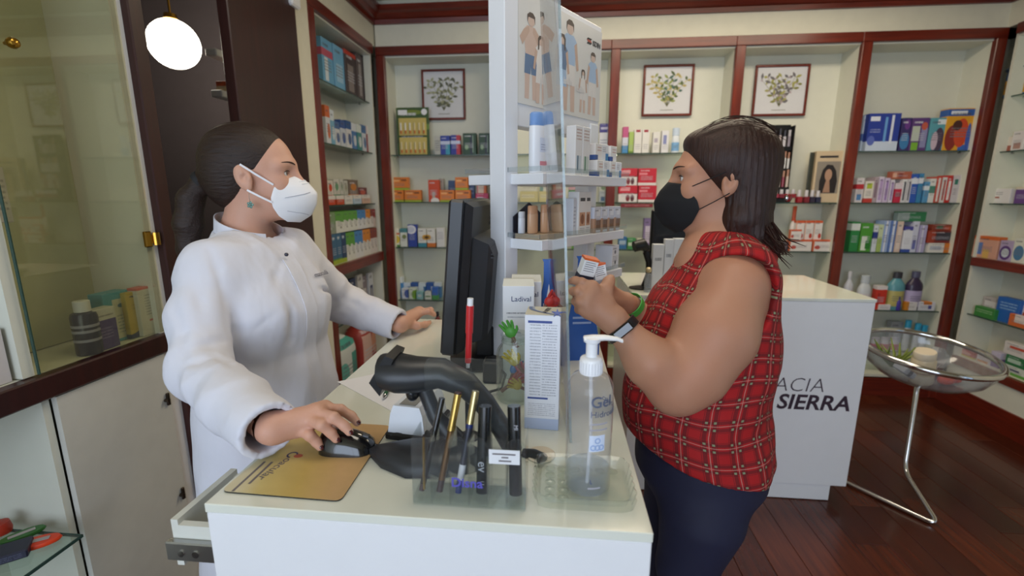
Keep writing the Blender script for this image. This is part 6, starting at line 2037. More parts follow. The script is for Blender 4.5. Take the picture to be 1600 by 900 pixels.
        for axx in range(3):
            o = [(1, 2), (2, 0), (0, 1)][axx]
            sl0 = [slice(1, n[i] - 1) for i in range(3)]
            sl0[axx] = slice(0, n[axx] - 1)
            sl1 = list(sl0)
            sl1[axx] = slice(1, n[axx])
            a_, b_ = ins[tuple(sl0)], ins[tuple(sl1)]
            cr = np.argwhere(a_ != b_)
            if not len(cr):
                continue
            flip = a_[tuple(cr.T)]
            base = cr.copy()
            for q in o:
                base[:, q] += 1
            quad = []
            for (du, dv) in ((0, 0), (-1, 0), (-1, -1), (0, -1)):
                q = base.copy()
                q[:, o[0]] += du
                q[:, o[1]] += dv
                quad.append(idx[tuple(q.T)])
            Q = np.stack(quad, 1)
            Q[~flip] = Q[~flip][:, ::-1]
            ok = (Q >= 0).all(1)
            F.append(Q[ok])
        return V, np.concatenate(F) if F else np.zeros((0, 4), int)


def smooth_mesh(V, F, it=2, lam=.5):
    n = len(V)
    e = np.concatenate([F[:, [0, 1]], F[:, [1, 2]], F[:, [2, 3]], F[:, [3, 0]]])
    e = np.concatenate([e, e[:, ::-1]])
    deg = np.bincount(e[:, 0], minlength=n).astype(float)
    for _ in range(it):
        acc = np.zeros_like(V)
        for i in range(3):
            acc[:, i] = np.bincount(e[:, 0], weights=V[e[:, 1], i], minlength=n)
        V = V + lam * (acc / np.maximum(deg, 1)[:, None] - V)
    return V


def np_object(name, chunks, mat, parent=None, it=2):
    """joins surface-net chunks into one smooth mesh object in world coordinates"""
    Vs, Fs, o = [], [], 0
    for V, F in chunks:
        if it:
            V = smooth_mesh(V, F, it)
        Vs.append(V)
        Fs.append(F + o)
        o += len(V)
    V, F = np.concatenate(Vs), np.concatenate(Fs)
    me = bpy.data.meshes.new(name)
    me.vertices.add(len(V))
    me.vertices.foreach_set('co', V.astype(np.float32).ravel())
    me.loops.add(F.size)
    me.loops.foreach_set('vertex_index', F.astype(np.int32).ravel())
    me.polygons.add(len(F))
    me.polygons.foreach_set('loop_start', np.arange(0, F.size, 4, dtype=np.int32))
    me.polygons.foreach_set('use_smooth', np.ones(len(F), bool))
    me.update()
    me.validate()
    me.materials.append(mat)
    ob = bpy.data.objects.new(name, me)
    COL.objects.link(ob)
    if parent is not None:
        ob.parent = parent
        ob.location = -parent.location
    return ob


def frame(fwd, up=(0, 0, 1)):
    """3x3 with columns forward, left, up"""
    f = Vector(fwd).normalized()
    l = Vector(up).cross(f).normalized()
    u = f.cross(l).normalized()
    return np.array([[f.x, l.x, u.x], [f.y, l.y, u.y], [f.z, l.z, u.z]])


class Frame:
    def __init__(self, o, R, s=1.0):
        self.o, self.R, self.s = np.array(o, float), R, s

    def __call__(self, x, y, z):
        return self.o + self.R @ (np.array([x, y, z], float) * self.s)

    def vec(self, x, y, z):
        return self.R @ np.array([x, y, z], float)


def ribbon(pts, nrm, w, th, name, mat, parent):
    """flat strap along pts; nrm = surface normals"""
    m = MB()
    rings = []
    for i, p in enumerate(pts):
        p = Vector(p)
        d = (Vector(pts[min(i + 1, len(pts) - 1)]) - Vector(pts[max(i - 1, 0)])).normalized()
        n = Vector(nrm[i]).normalized()
        s = d.cross(n).normalized()
        rings.append([p + s * w / 2, p + s * w / 2 + n * th, p - s * w / 2 + n * th, p - s * w / 2])
    m.loft(rings)
    o = m.build(name, mat, parent, 50)
    o.location = -parent.location
    return o


def wtube(pts, r, name, mat, parent, n=8):
    o = MB().tube([Vector(p) for p in pts], r, n).build(name, mat, parent, True)
    o.location = -parent.location
    return o


# ------------------------------------------------------------------ skin, cloth, hair
def skin(col, name):
    t = NT(name)
    n1 = t.noise(t.coord(), 9.0, 3.0)
    n2 = t.noise(t.coord(), 260.0, 2.0)
    c = lin(col)
    warm = (c[0] * 1.04, c[1] * .86, c[2] * .82, 1)
    pale = (min(1, c[0] * 1.05), min(1, c[1] * 1.06), min(1, c[2] * 1.05), 1)
    col1 = t.mix(n1, warm, pale)
    t.set(Base_Color=t.mix(t.math('MULTIPLY', n2, .12), col1, (c[0] * .7, c[1] * .6, c[2] * .55, 1)), Roughness=.5)
    t.b.inputs['Subsurface Weight'].default_value = .12
    t.b.inputs['Subsurface Radius'].default_value = (.012, .005, .003)
    t.b.inputs['Subsurface Scale'].default_value = .5
    t.b.inputs['Specular IOR Level'].default_value = .35
    t.bump(n2, .12, .0006)
    return t.m


def hair_mat(dark, lite, scale, name):
    t = NT(name)
    v = t.mapping(t.coord(), scale)
    n = t.noise(v, 1.0, 5.0, .65)
    t.set(Base_Color=t.mix(n, lin(dark), lin(lite)), Roughness=.5)
    t.b.inputs['Specular IOR Level'].default_value = .45
    t.bump(n, .8, .004)
    return t.m


def cloth_mat(col, name, wrinkle=.5, rough=.85, sheen=.0):
    t = NT(name)
    n = t.noise(t.mapping(t.coord(), (9, 9, 5)), 1.0, 3.0, .55)
    w = t.noise(t.coord(), 900.0, 1.0)
    c = lin(col)
    t.set(Base_Color=t.mix(t.math('MULTIPLY', w, .12), c, tuple(x * .8 for x in c[:3]) + (1,)), Roughness=rough)
    t.b.inputs['Sheen Weight'].default_value = sheen
    t.bump(t.math('ADD', n, t.math('MULTIPLY', w, .02)), wrinkle, .02)
    return t.m


M_SK1 = skin('#cda48f', 'fair_skin')
M_SK2 = skin('#b5886e', 'tanned_skin')
M_COAT = cloth_mat('#dcdce6', 'white_cotton')
M_HAIR1 = hair_mat('#0d0807', '#38231a', (10, 150, 150), 'dark_brown_hair')
M_HAIR2 = hair_mat('#100807', '#402117', (130, 130, 9), 'brown_hair')
M_NAIL = plain('#4a1218', .15, coat=.7, name='dark_red_varnish')
M_EYEW = plain('#d9d2cc', .2, name='eye_white')
M_IRIS = plain('#2a1a12', .15, coat=.6, name='brown_iris')
M_BROW = plain('#3a2318', .8, name='eyebrow_hair')


def head_volumes(V, H, neck_to, neck_r=(.05, .053), fx=0.0):
    R = H.R
    V.ell(H(-.012, 0, .045), (.097, .075, .083), R, .02)
    V.ell(H(.030 + fx * .5, 0, .012), (.064 + fx * .5, .060, .086), R, .03)
    V.ell(H(.034 + fx * .3, 0, -.058), (.056, .050, .050), R, .03)
    V.ell(H(.072 + fx * .5, 0, -.092), (.020, .022, .018), R, .02)
    H0 = H
    H = Frame(H0(fx, 0, 0), H0.R)
    for s in (-1, 1):
        V.ell(H(.056, s * .038, -.022), (.028, .022, .032), R, .02)
        V.cone(H(.086, s * .010, .030), H(.070, s * .047, .026), .011, .010, .018)
        V.ell(H(.103, s * .033, .008), (.018, .019, .012), R, .014, 's')
        V.ell(H(.0725, s * .0325, .008), (.0142, .0152, .0135), R, .006)
        V.ell(H(.0875, s * .033, .0075), (.011, .0135, .0062), R, .004, 's')
        # ear
        V.ell(H0(-.004, s * .0765, .0), (.019, .0085, .032), R @ np.array(Matrix.Rotation(math.radians(-14), 3, 'Y')), .006)
        V.ell(H0(.000, s * .0865, .004), (.0105, .0075, .0195), R, .003, 's')
        V.ell(H0(-.004, s * .082, .012), (.005, .0035, .010), R, .003)
        V.ell(H0(.010, s * .080, -.002), (.005, .005, .008), R, .004)
        V.ell(H0(.004, s * .0755, -.025), (.008, .0055, .010), R, .005)
    V.cone(H(.091, 0, .018), H(.113, 0, -.028), .0085, .0115, .014)
    for s in (-1, 1):
        V.ell(H(.101, s * .011, -.032), (.011, .008, .008), R, .008)
    V.ell(H(.087, 0, -.060), (.012, .022, .012), R, .012)
    V.cone(H0(-.018, 0, -.035), neck_to, neck_r[0], neck_r[1], .03)


def face_parts(H, body, parent, side, brow_col):
    """eyeballs, iris, brows and lashes on a head"""
    for s in (-1, 1):
        e = MB().sphere(H(.0728, s * .0325, .008), .0128, 16, 10).build('eye', M_EYEW, parent, True)
        e.location = -parent.location
        d = H.vec(.98, -s * .03, 0)
        c = H(.0728, s * .0325, .008)
        M_ = Matrix.Translation(Vector(c + d * .0104)) @ Vector((0, 0, 1)).rotation_difference(Vector(d)).to_matrix().to_4x4()
        i = MB().lathe([(.001, .0026), (.003, .0024), (.0058, .0012), (.0062, 0), (.001, 0)], 16, M_).build('iris', M_IRIS, e, True)
        pts = [H(.0885 - .012 * (k / 6) ** 2, s * (.0215 + .023 * k / 6), .0115 + .002 * math.sin(k / 6 * 3.1)) for k in range(7)]
        pts = [body.snap(p, .0008) for p in pts]
        wtube(pts, [.0006, .0011, .0013, .0014, .0014, .0012, .0006], 'eyelash', brow_col, parent, 6)
        b = [body.snap(H(.100 - .022 * (k / 7) ** 2, s * (.012 + .038 * k / 7), .029 + .006 * math.sin(k / 7 * 2.6)), .0002) for k in range(8)]
        rr_ = [.0012, .0019, .0021, .0020, .0018, .0015, .0012, .0007]
        wtube(b, rr_, 'eyebrow', brow_col, parent, 6)


def mask_mesh(H, centre, edge, soft, name, mat, parent, n=14, thick=.0016):
    """face mask: centre line (x, z) and cheek edge (x, y, z), both top to bottom"""
    def interp(tab, v):
        t = v * (len(tab) - 1)
        i = min(int(t), len(tab) - 2)
        f = t - i
        f = f * f * (3 - 2 * f) * .35 + f * .65
        return [tab[i][j] * (1 - f) + tab[i + 1][j] * f for j in range(len(tab[0]))]
    g = []
    rows = 17
    for r in range(rows):
        v = r / (rows - 1)
        cx, cz = interp(centre, v)
        ex, ey, ez = interp(edge, v)
        row = []
        for k in range(-n, n + 1):
            u = k / n
            a = abs(u)
            gx = a ** soft
            x = cx + (ex - cx) * gx
            z = cz + (ez - cz) * a
            y = ey * (a * (1 - .18 * (soft - 1)) + .18 * (soft - 1) * math.sin(a * math.pi / 2)) * (1 if u > 0 else -1)
            bulge = .010 * math.sin(math.pi * a) * math.sin(math.pi * v) if soft < 1.3 else .004 * math.sin(math.pi * a)
            row.append((x + bulge, y + (bulge * .6 if u > 0 else -bulge * .6), z))
        g.append(row)
    m = MB()
    W = 2 * n + 1
    outer = [Vector(H(*p)) for row in g for p in row]
    inner = [Vector(H(p[0] - thick, p[1], p[2])) for row in g for p in row]
    fs = []
    N = rows * W
    for r in range(rows - 1):
        for k in range(W - 1):
            a, b, c, d = r * W + k, r * W + k + 1, (r + 1) * W + k + 1, (r + 1) * W + k
            fs.append((a, b, c, d))
            fs.append((d + N, c + N, b + N, a + N))
    for k in range(W - 1):
        fs.append((k, k + N, k + 1 + N, k + 1))
        q = (rows - 1) * W + k
        fs.append((q, q + 1, q + 1 + N, q + N))
    for r in range(rows - 1):
        q, q2 = r * W, (r + 1) * W
        fs.append((q, q2, q2 + N, q + N))
        q, q2 = r * W + W - 1, (r + 1) * W + W - 1
        fs.append((q, q + N, q2 + N, q2))
    m.add(outer + inner, fs)
    o = m.build(name, mat, parent, 70)
    o.location = -parent.location
    return o, g


def hand_volumes(V, W, mcps, fingers, r0=.0095, palm=.019, wr=.025, up=(0, 0, 1)):
    for m_ in mcps:
        V.cone(W, m_, wr * .82, palm * .66, .016)
    for i in range(len(mcps) - 1):
        V.cone(mcps[i], mcps[i + 1], .0125, .0125, .012)
    for m_, f in zip(mcps, fingers):
        pts = [m_] + list(f)
        n = len(pts)
        V.chain(pts, [r0 * (1.12 - .34 * i / (n - 1)) for i in range(n)], .0045)


def nail(tip, prev, up, parent, mat, w=.0062, l=.0085):
    d = Vector(tip) - Vector(prev)
    d.normalize()
    u = Vector(up) - d * Vector(up).dot(d)
    u.normalize()
    s = d.cross(u)
    M_ = Matrix(((d.x, s.x, u.x, 0), (d.y, s.y, u.y, 0), (d.z, s.z, u.z, 0), (0, 0, 0, 1)))
    c = Vector(tip) + u * .0056 + d * .002
    o = MB().sphere((0, 0, 0), (l * .62, w * .62, .0022), 12, 8, Matrix.Translation(c) @ M_).build('fingernail', mat, parent, True)
    o.location = -parent.location
    return o


def A(px, py, **k):
    return np.array(at(px, py, **k))


# ================================================================== the pharmacist
HP = Frame((0, 0, 0), frame((.958, .283, .05)))
_ear = A(382, 277, Y=1.065)
HP.o = _ear - HP.R @ np.array([0, -.078, 0])
nkP = HP(-.050, .004, -.145)
SRp, SLp = A(326, 420, Y=.965), A(452, 396, Y=1.215)
ELp, WRp = A(313, 578, Y=.83), A(420, 672, Z=1.058)
EL2, WR2 = A(535, 474, Y=1.40), A(622, 507, Z=1.048)
mid = (SRp + SLp) / 2
axis = (SLp - SRp) * np.array([1, 1, 0])
axis = axis / np.linalg.norm(axis)
ftP = np.array([axis[1], -axis[0], 0])
yawP = math.atan2(ftP[1], ftP[0])
px_, py_ = mid[0], mid[1]
ph = thing('person', 'person in a white pharmacy coat and white mask with hand on the mouse', 'person', (px_, py_, 0))

# skin: head, neck, arms, hands in one surface
BP = Vol()
head_volumes(BP, HP, nkP)
BP.cone(nkP, mid + np.array([0, 0, -.06]), .052, .065, .03)
BP.stack([(.78, px_, py_, .10, .15), (1.0, px_, py_, .09, .13), (1.2, px_, py_, .095, .15), (1.30, px_, py_, .07, .12)], .03, yawP)
BP.cone(SRp, SLp, .045, .045, .05)
BP.chain([SRp, ELp, WRp], [.042, .034, .022], .02)
BP.chain([SLp, EL2, WR2], [.042, .034, .024], .02)
for s in (-1, 1):
    hp_ = np.array([px_, py_, 0]) + axis * s * .085
    BP.chain([hp_ + [0, 0, .82], hp_ + [0, 0, .46], hp_ + [0, 0, .08]], [.08, .052, .036], .03)
WP_ = A(431, 668, Z=1.056)
mc = [A(507, 638, Z=1.066), A(494, 645, Z=1.069), A(480, 655, Z=1.062), A(466, 669, Z=1.048)]
fg = [[A(532, 640, Z=1.066), A(549, 650, Z=1.053), A(558, 660, Z=1.042)],
      [A(521, 652, Z=1.072), A(538, 665, Z=1.056), A(546, 675, Z=1.045)],
      [A(502, 664, Z=1.064), A(517, 676, Z=1.047), A(525, 686, Z=1.034)],
      [A(484, 680, Z=1.042), A(494, 690, Z=1.028), A(500, 698, Z=1.019)]]
hand_volumes(BP, WP_, mc, fg, .0093)
th = [WP_ + [.03, .03, -.006], WP_ + [.062, .05, -.014], WP_ + [.092, .052, -.024]]
BP.chain(th, [.013, .011, .0085], .01)
w2_ = A(626, 506, Z=1.045)
mc2 = [A(651, 491, Z=1.050), A(655, 487, Z=1.050), A(659, 484, Z=1.047), A(661, 482, Z=1.04)]
fg2 = [[A(668, 487, Z=1.054), A(678, 491, Z=1.036), A(684, 496, Z=1.016)],
       [A(673, 484, Z=1.053), A(683, 488, Z=1.034), A(688, 493, Z=1.014)],
       [A(676, 482, Z=1.050), A(686, 486, Z=1.032), A(691, 491, Z=1.013)],
       [A(677, 481, Z=1.043), A(685, 485, Z=1.028), A(690, 489, Z=1.012)]]
hand_volumes(BP, w2_, mc2, fg2, .0093)
th2 = [A(636, 507, Z=1.034), A(652, 509, Z=1.026), A(664, 507, Z=1.018), A(671, 504, Z=1.014)]
BP.chain(th2, [.013, .0115, .010, .008], .01)
zn = nkP[2]
ch = [BP.mesh(HP.o + [-.16, -.13, -.20], HP.o + [.16, .13, .16], .0034),
      BP.mesh(np.minimum(np.minimum(np.minimum(SRp, ELp), WRp) - .09, [9, 9, .76]), np.array([px_ + .26, 1.62, zn + .012]), .007),
      BP.mesh(np.array(WP_) - [.02, .07, .06], np.array(WP_) + [.17, .11, .05], .0026),
      BP.mesh(np.array(w2_) - [.02, .07, .06], np.array(w2_) + [.17, .16, .05], .0026),
      BP.mesh([px_ - .25, py_ - .25, .03], [px_ + .25, py_ + .25, .80], .010)]
bodyP = np_object('body', ch, M_SK1, ph, 1)
face_parts(HP, BP, ph, -1, M_BROW)
UP = (0, 0, 1)
for f in fg:
    nail(f[2], f[1], (0, -.35, .94), ph, M_NAIL)
nail(th2[3], th2[2], (.1, -.75, .66), ph, M_NAIL)
for f in fg2[:1]:
    nail(f[2], f[1], (.5, -.2, .84), ph, M_NAIL)

# hair, drawn back to a low tail
HV = Vol()
HV.ell(HP(-.018, 0, .048), (.104, .082, .090), HP.R, .02)
HV.ell(HP(-.060, 0, .0), (.062, .066, .075), HP.R, .03)
HV.ell(HP(.122, 0, -.045), (.100, .2, .126), HP.R, .008, 's')
for s in (-1, 1):
    HV.ell(HP(.004, s * .094, -.008), (.027, .026, .042), HP.R, .008, 's')
HV.half(HP(-.012, 0, -.036), HP.vec(.58, 0, -.81), .012)
HV.chain([HP(-.098, 0, .012), HP(-.128, 0, -.004), HP(-.158, .0, -.045), HP(-.174, 0, -.105), HP(-.186, .004, -.170), HP(-.194, .004, -.23)], [.034, .021, .029, .032, .026, .007], .012)


def strands(P, d, f=HP):
    Q = (P - f.o) @ f.R
    a = np.arctan2(Q[:, 1], Q[:, 2] - .0)
    bk = np.clip((.03 - Q[:, 0]) / .05, 0, 1)
    w = (np.sin(a * 46 + Q[:, 0] * 14) * .0007 + np.sin(a * 83 + Q[:, 0] * 30 + 1) * .0005) * bk
    return d + w


HV.fn(strands)
hairP = np_object('hair', [HV.mesh(HP.o + [-.28, -.16, -.26], HP.o + [.16, .14, .18], .0034)], M_HAIR1, ph, 1)
M_ = Matrix.Translation(Vector(HP(-.126, 0, -.002))) @ Vector((0, 0, 1)).rotation_difference(Vector(HP.vec(-.8, 0, -.55))).to_matrix().to_4x4()
o = MB().lathe([(.020, -.008), (.026, -.007), (.028, 0), (.026, .007), (.020, .008)], 20, M_, False).build('hair_tie', plain('#141418', .7, name='elastic'), hairP, True)
rs = random.Random(11)
wis = MB()
for k in range(0):
    a = rs.uniform(-1.35, 1.35)
    pts = []
    for i in range(9):
        u = i / 8
        ang = .62 - 2.2 * u
        pts.append(HP(-.018 + .1052 * math.sin(ang) * math.cos(a) ** .25, .083 * math.sin(a) * math.cos(ang) ** .35 if math.cos(ang) > 0 else .02 * math.sin(a), .048 + .0912 * math.cos(a) * max(math.cos(ang), -.25)))
    wis.tube([Vector(p) for p in pts], [.0003] + [.0008] * 7 + [.0003], 4)
if wis.v:
    o = wis.build('hair_strands', M_HAIR1, hairP, True)
    o['kind'] = 'stuff'

# mask
M_MASK = cloth_mat('#eeeef2', 'mask_fleece', .06, .75)
mcen = [(.103, .004), (.126, -.018), (.144, -.044), (.139, -.072), (.122, -.100), (.092, -.117)]
medg = [(.070, .054, -.012), (.058, .063, -.028), (.049, .067, -.052), (.050, .064, -.074), (.058, .055, -.096), (.072, .040, -.112)]
mk_, gP = mask_mesh(HP, mcen, medg, 1.08, 'face_mask', M_MASK, ph)
for s in (-1, 1):
    e0, e1_ = HP(-.004, s * .083, .030), HP(.058, s * .066, -.020)
    mid_ = (e0 + e1_) / 2 + HP.vec(0, s * .004, 0)
    nn = [HP.vec(0, s, 0)] * 3
    q = ribbon([e0, mid_, e1_], nn, .0045, .001, 'ear_loop', M_MASK, mk_)
    e0, e1_ = HP(.002, s * .081, -.030), HP(.050, s * .069, -.062)
    q = ribbon([e0, (e0 + e1_) / 2 + HP.vec(0, s * .003, 0), e1_], nn, .0045, .001, 'ear_loop', M_MASK, mk_)
    for q in list(mk_.children):
        q.location = (0, 0, 0)
for (v0, u0, v1, u1) in ((.36, 3, .42, 11), (.80, 2, .70, 11)):
    pts = []
    for i in range(9):
        v, u = v0 + (v1 - v0) * i / 8, int(round(14 - (u0 + (u1 - u0) * i / 8)))
        r_ = v * 16
        i0 = int(r_)
        a_, b_ = np.array(gP[i0][u]), np.array(gP[min(i0 + 1, 16)][u])
        p = a_ + (b_ - a_) * (r_ - i0)
        pts.append(Vector(HP(p[0] + .0006, p[1] - .0008, p[2])))
    o = MB().tube(pts, .0006, 5).build('seam', plain('#a8a8b4', .8, name='seam_grey'), mk_, True)
b_ = MB()
for k, row in enumerate(range(2, 4)):
    pts = [Vector(HP(gP[row][u][0] + .001, gP[row][u][1], gP[row][u][2])) for u in range(10, 19)]
    b_.tube(pts, .0011, 5)
b_.build('nose_clip', M_MASK, mk_, True)
# ear ring
e_ = HP(.006, -.082, -.036)
er = MB().tube([Vector(e_), Vector(e_) + Vector((0, -.002, -.012)), Vector(e_) + Vector((0, 0, -.022))], .0006, 6)
o = er.build('ear_hook', M_CHROME, ph, True)
o.location = -ph.location
c_ = Vector(e_) + Vector((0, -.001, -.029))
sm = MB()
for k in range(5):
    a = k * 1.2566 + .3
    sm.sphere(c_ + Vector((.0055 * math.sin(a), 0, .0055 * math.cos(a))), (.0036, .0022, .0036), 8, 6)
sm.sphere(c_, (.003, .0026, .003), 8, 6)
o = sm.build('earring_flower', plain('#6f9088', .25, .3, name='jade_enamel'), ph, True)
o.location = -ph.location

# white coat
CV = Vol()
CV.stack([(.48, px_ + .02, py_, .19, .235), (.70, px_ + .018, py_, .175, .222), (.92, px_ + .012, py_, .150, .200), (1.06, px_ + .006, py_, .132, .178), (1.17, px_ + .006, py_, .136, .186), (1.27, px_, py_, .112, .178), (1.325, px_ + .004, py_, .072, .135)], .04, yawP)
for s in (-1, 1):
    CV.ell(np.array([px_, py_, 1.165]) + ftP * .074 + axis * s * .068, (.062, .062, .066), None, .07)
CV.cone(SRp + [0, 0, -.006], SLp + [0, 0, -.006], .050, .050, .06)
CV.cone(nkP + [0, 0, -.03], SRp + [.02, .03, .012], .055, .044, .06)
CV.cone(nkP + [0, 0, -.03], SLp + [0, -.03, .012], .055, .044, .06)
CV.cone(nkP + [0, 0, -.005], nkP + [0, 0, -.07], .062, .11, .05)
CV.chain([SRp, SRp * .5 + ELp * .5 + [-.012, 0, .0], ELp, ELp * .45 + WRp * .55 + [0, 0, -.004], WRp], [.054, .057, .056, .054, .052], .03)
CV.chain([SLp, EL2, WR2], [.068, .062, .050], .03)


def ridge(P, dirs, freq, seed):
    """crumpled-cloth pattern: soft ridges of several directions, warped"""
    r = random.Random(seed)
    out = np.zeros(len(P))
    warp = np.sin(P @ np.array([11., 7., 13.]) + seed) * .9 + np.sin(P @ np.array([-9., 14., 6.]) + 2 * seed) * .7
    for i, dv in enumerate(dirs):
        dv = np.array(dv, float)
        dv = dv / np.linalg.norm(dv)
        ph = P @ dv * freq * (1 + .37 * i) + warp * (1.2 + .3 * i) + r.random() * 6
        s = 1 - np.abs(np.sin(ph * .5)) ** .55 * 1.6
        out += s / (1 + .5 * i)
    return out


def folds(P, d):
    w = np.zeros(len(P))
    da = (ELp - SRp) / np.linalg.norm(ELp - SRp)
    df = (WRp - ELp) / np.linalg.norm(WRp - ELp)
    tu = P - SRp
    su = np.clip(tu @ da / np.linalg.norm(ELp - SRp), 0, 1)
    du = np.linalg.norm(tu - (su * np.linalg.norm(ELp - SRp))[:, None] * da, axis=1)
    tf = P - ELp
    sf = np.clip(tf @ df / np.linalg.norm(WRp - ELp), 0, 1)
    dfo = np.linalg.norm(tf - (sf * np.linalg.norm(WRp - ELp))[:, None] * df, axis=1)
    arm = np.exp(-(np.minimum(du, dfo) / .075) ** 4)
    w -= .0042 * ridge(P, [da + [.5, .2, .3], df + [-.3, .6, .4]], 70, 3) * arm * (.45 + .8 * np.exp(-((su - 1) ** 2) / .12))
    body = np.exp(-(((P[:, 0] - px_) ** 2 + (P[:, 1] - py_) ** 2) / .05) ** 2) * (1 - arm)
    w -= .0034 * ridge(P, [axis + [0, 0, .25], axis * -1 + [0, 0, .4]], 52, 7) * body
    d2 = (EL2 - SLp) / np.linalg.norm(EL2 - SLp)
    t2 = P - EL2
    w -= .0045 * ridge(P, [d2 + [.4, .1, .5], [.6, .5, -.7]], 66, 5) * np.exp(-(t2 ** 2).sum(1) / .035) * (P[:, 1] > 1.22)
    # creases in the crook of the near arm
    t = (P - ELp)
    r2 = (t ** 2).sum(1)
    dirn = (WRp - ELp) / np.linalg.norm(WRp - ELp)
    s = t @ dirn
    w += .0035 * np.sin(s * 95 + P[:, 2] * 38) * np.exp(-r2 / .008)
    # far sleeve
    t = P - (EL2 * .4 + WR2 * .6)
    w += .0045 * np.sin((t @ np.array([.8, .3, -.6])) * 95) * np.exp(-(t ** 2).sum(1) / .012)
    # long soft folds down the trunk
    tr = np.exp(-((P[:, 0] - px_) ** 2 + (P[:, 1] - py_) ** 2) / .06)
    u = (P[:, 0] * axis[0] + P[:, 1] * axis[1])
    w += .0055 * np.sin(u * 52 + np.sin(P[:, 2] * 9) * 1.6) * tr * np.clip((1.16 - P[:, 2]) / .2, 0, 1)
    w += .0015 * np.sin(P[:, 0] * 31 + P[:, 2] * 44 + P[:, 1] * 17) * tr
    w *= 1 - np.exp(-((P - WRp) ** 2).sum(1) / .014) - np.exp(-((P - WR2) ** 2).sum(1) / .014)
    return d + w


CV.fn(folds)
dR = (WRp - ELp) / np.linalg.norm(WRp - ELp)
dL = (WR2 - EL2) / np.linalg.norm(WR2 - EL2)


def cuffs(P, d):
    """sleeves end in open cuffs, neck in an opening"""
    for W, dd, r, iner in ((WRp, dR, .10, .038), (WR2, dL, .10, .038)):
        t = P - W
        s = t @ dd
        rad = np.linalg.norm(t - s[:, None] * dd, axis=1)
        near = (rad < r)
        d = np.where(near & (s > -.02), np.maximum(d, s - .004), d)
        d = np.where(near & (s > -.095), np.maximum(d, np.where(rad < iner + .02, iner - rad, -1)), d)
    t = P - nkP
    nd = np.array([.30, .0, .954])
    s = t @ nd
    rad = np.linalg.norm(t - s[:, None] * nd, axis=1)
    d = np.where((s > -.06) & (rad < .09), np.maximum(d, .058 - rad), d)
    d = np.where((s > .004) & (rad < .085), np.maximum(d, s - .004), d)
    return d


# creases and seams, laid where the cloth pulls
_cam = np.array([0, 0, CAM_H])
CRE = [([(356, 528), (330, 538), (304, 547)], .010, .004), ([(363, 573), (348, 560), (331, 550)], .008, .004), ([(285, 573), (310, 565), (338, 556)], .008, .003),
       ([(289, 588), (322, 600), (372, 612)], .008, .002), ([(398, 516), (414, 503), (431, 491)], .004, .0015), ([(415, 507), (419, 560), (423, 627)], .012, .003),
       ([(357, 467), (370, 517), (380, 565), (385, 612)], .012, .004), ([(450, 470), (455, 530), (462, 590)], .012, .003), ([(326, 388), (338, 420), (352, 470), (355, 515)], .006, .003),
       ([(536, 466), (556, 475), (571, 486), (582, 508)], .009, .004), ([(514, 492), (550, 515), (589, 533)], .010, .004), ([(584, 480), (596, 487), (604, 497)], .007, .003),
       ([(500, 450), (520, 470), (545, 485)], .009, .003), ([(270, 470), (285, 520), (290, 560)], .010, .003), ([(385, 622), (372, 640), (362, 662)], .005, .0015),
       ([(315, 640), (350, 655), (385, 668)], .009, .003), ([(300, 430), (312, 470), (318, 505)], .010, .003), ([(440, 400), (432, 430), (428, 460)], .010, .002)]
_gr = []
for pts_, r_, dep in CRE:
    w_ = []
    for (qx, qy) in pts_:
        d_ = np.array(ray(qx, qy))
        d_ = d_ / np.linalg.norm(d_)
        h_ = CV.hit(_cam + d_ * .45, d_, 1.2)
        if CV.val(h_)[0] < .01 and np.linalg.norm(h_ - WRp) > .115 and np.linalg.norm(h_ - WR2) > .105:
            w_.append(h_ + CV.normal(h_) * (r_ - dep))
    if len(w_) > 1:
        _gr.append((w_, r_))
for w_, r_ in _gr:
    CV.chain(w_, [r_ * .55] + [r_] * (len(w_) - 2) + [r_ * .4], .010, op='s')
CV.fn(cuffs)
lo = np.minimum(np.minimum(SRp, ELp), np.array([px_ - .2, py_ - .25, 0])) - [.1, .1, 0]
coat = np_object('white_coat', [CV.mesh([lo[0], min(lo[1], .62), .47], [px_ + .34, 1.60, 1.40], .0055)], M_COAT, ph, 2)

# collar, placket, buttons, embroidered name
nc = np.array(nkP) + [.012, 0, -.012]


def collar_ring(rad, z, tilt, a0, a1, n=28):
    out = []
    for k in range(n + 1):
        a = a0 + (a1 - a0) * k / n
        d = ftP * math.cos(a) + axis * math.sin(a)
        out.append(Vector(nc + d * rad * (1.0 + .10 * math.cos(a)) + np.array([0, 0, z - .030 * math.cos(a) * tilt])))
    return out


for a0, a1 in ((.34, 2 * math.pi - .34),):
    g = [collar_ring(.096, -.045, .9, a0, a1), collar_ring(.083, .004, .9, a0, a1), collar_ring(.078, .048, .9, a0, a1), collar_ring(.0755, .048, .9, a0, a1), collar_ring(.080, .002, .9, a0, a1), collar_ring(.092, -.045, .9, a0, a1)]
    o = MB().loft(g, cap=False, closed=False).build('collar', M_COAT, ph, 60)
    o.location = -ph.location
pl, pn = [], []
for k in range(30):
    z = zn - .05 - k * .021
    o_ = np.array([px_, py_, z]) + ftP * .5 + axis * .012
    h_ = CV.hit(o_, -ftP, .6)
    pl.append(h_)
    pn.append(CV.normal(h_) * .3 + ftP * .7)
ribbon(pl, pn, .042, .0022, 'placket', M_COAT, ph)
for k in (0,):
    c_ = pl[0] + ftP * .006 + axis * -.012 + np.array([0, 0, .012])
    o = MB().sphere(Vector(c_), (.005, .005, .005), 10, 6).build('button', plain('#3a3a48', .3, name='dark_stud'), ph, True)
    o.location = -ph.location
q = CV.hit(np.array([px_, py_, 1.235]) + ftP * .5 + axis * .068, -ftP, .6)
nn_ = CV.normal(q)
o = text('masculá', .019, plain('#2a2a48', .6, name='navy_thread'), ph, name='embroidery')
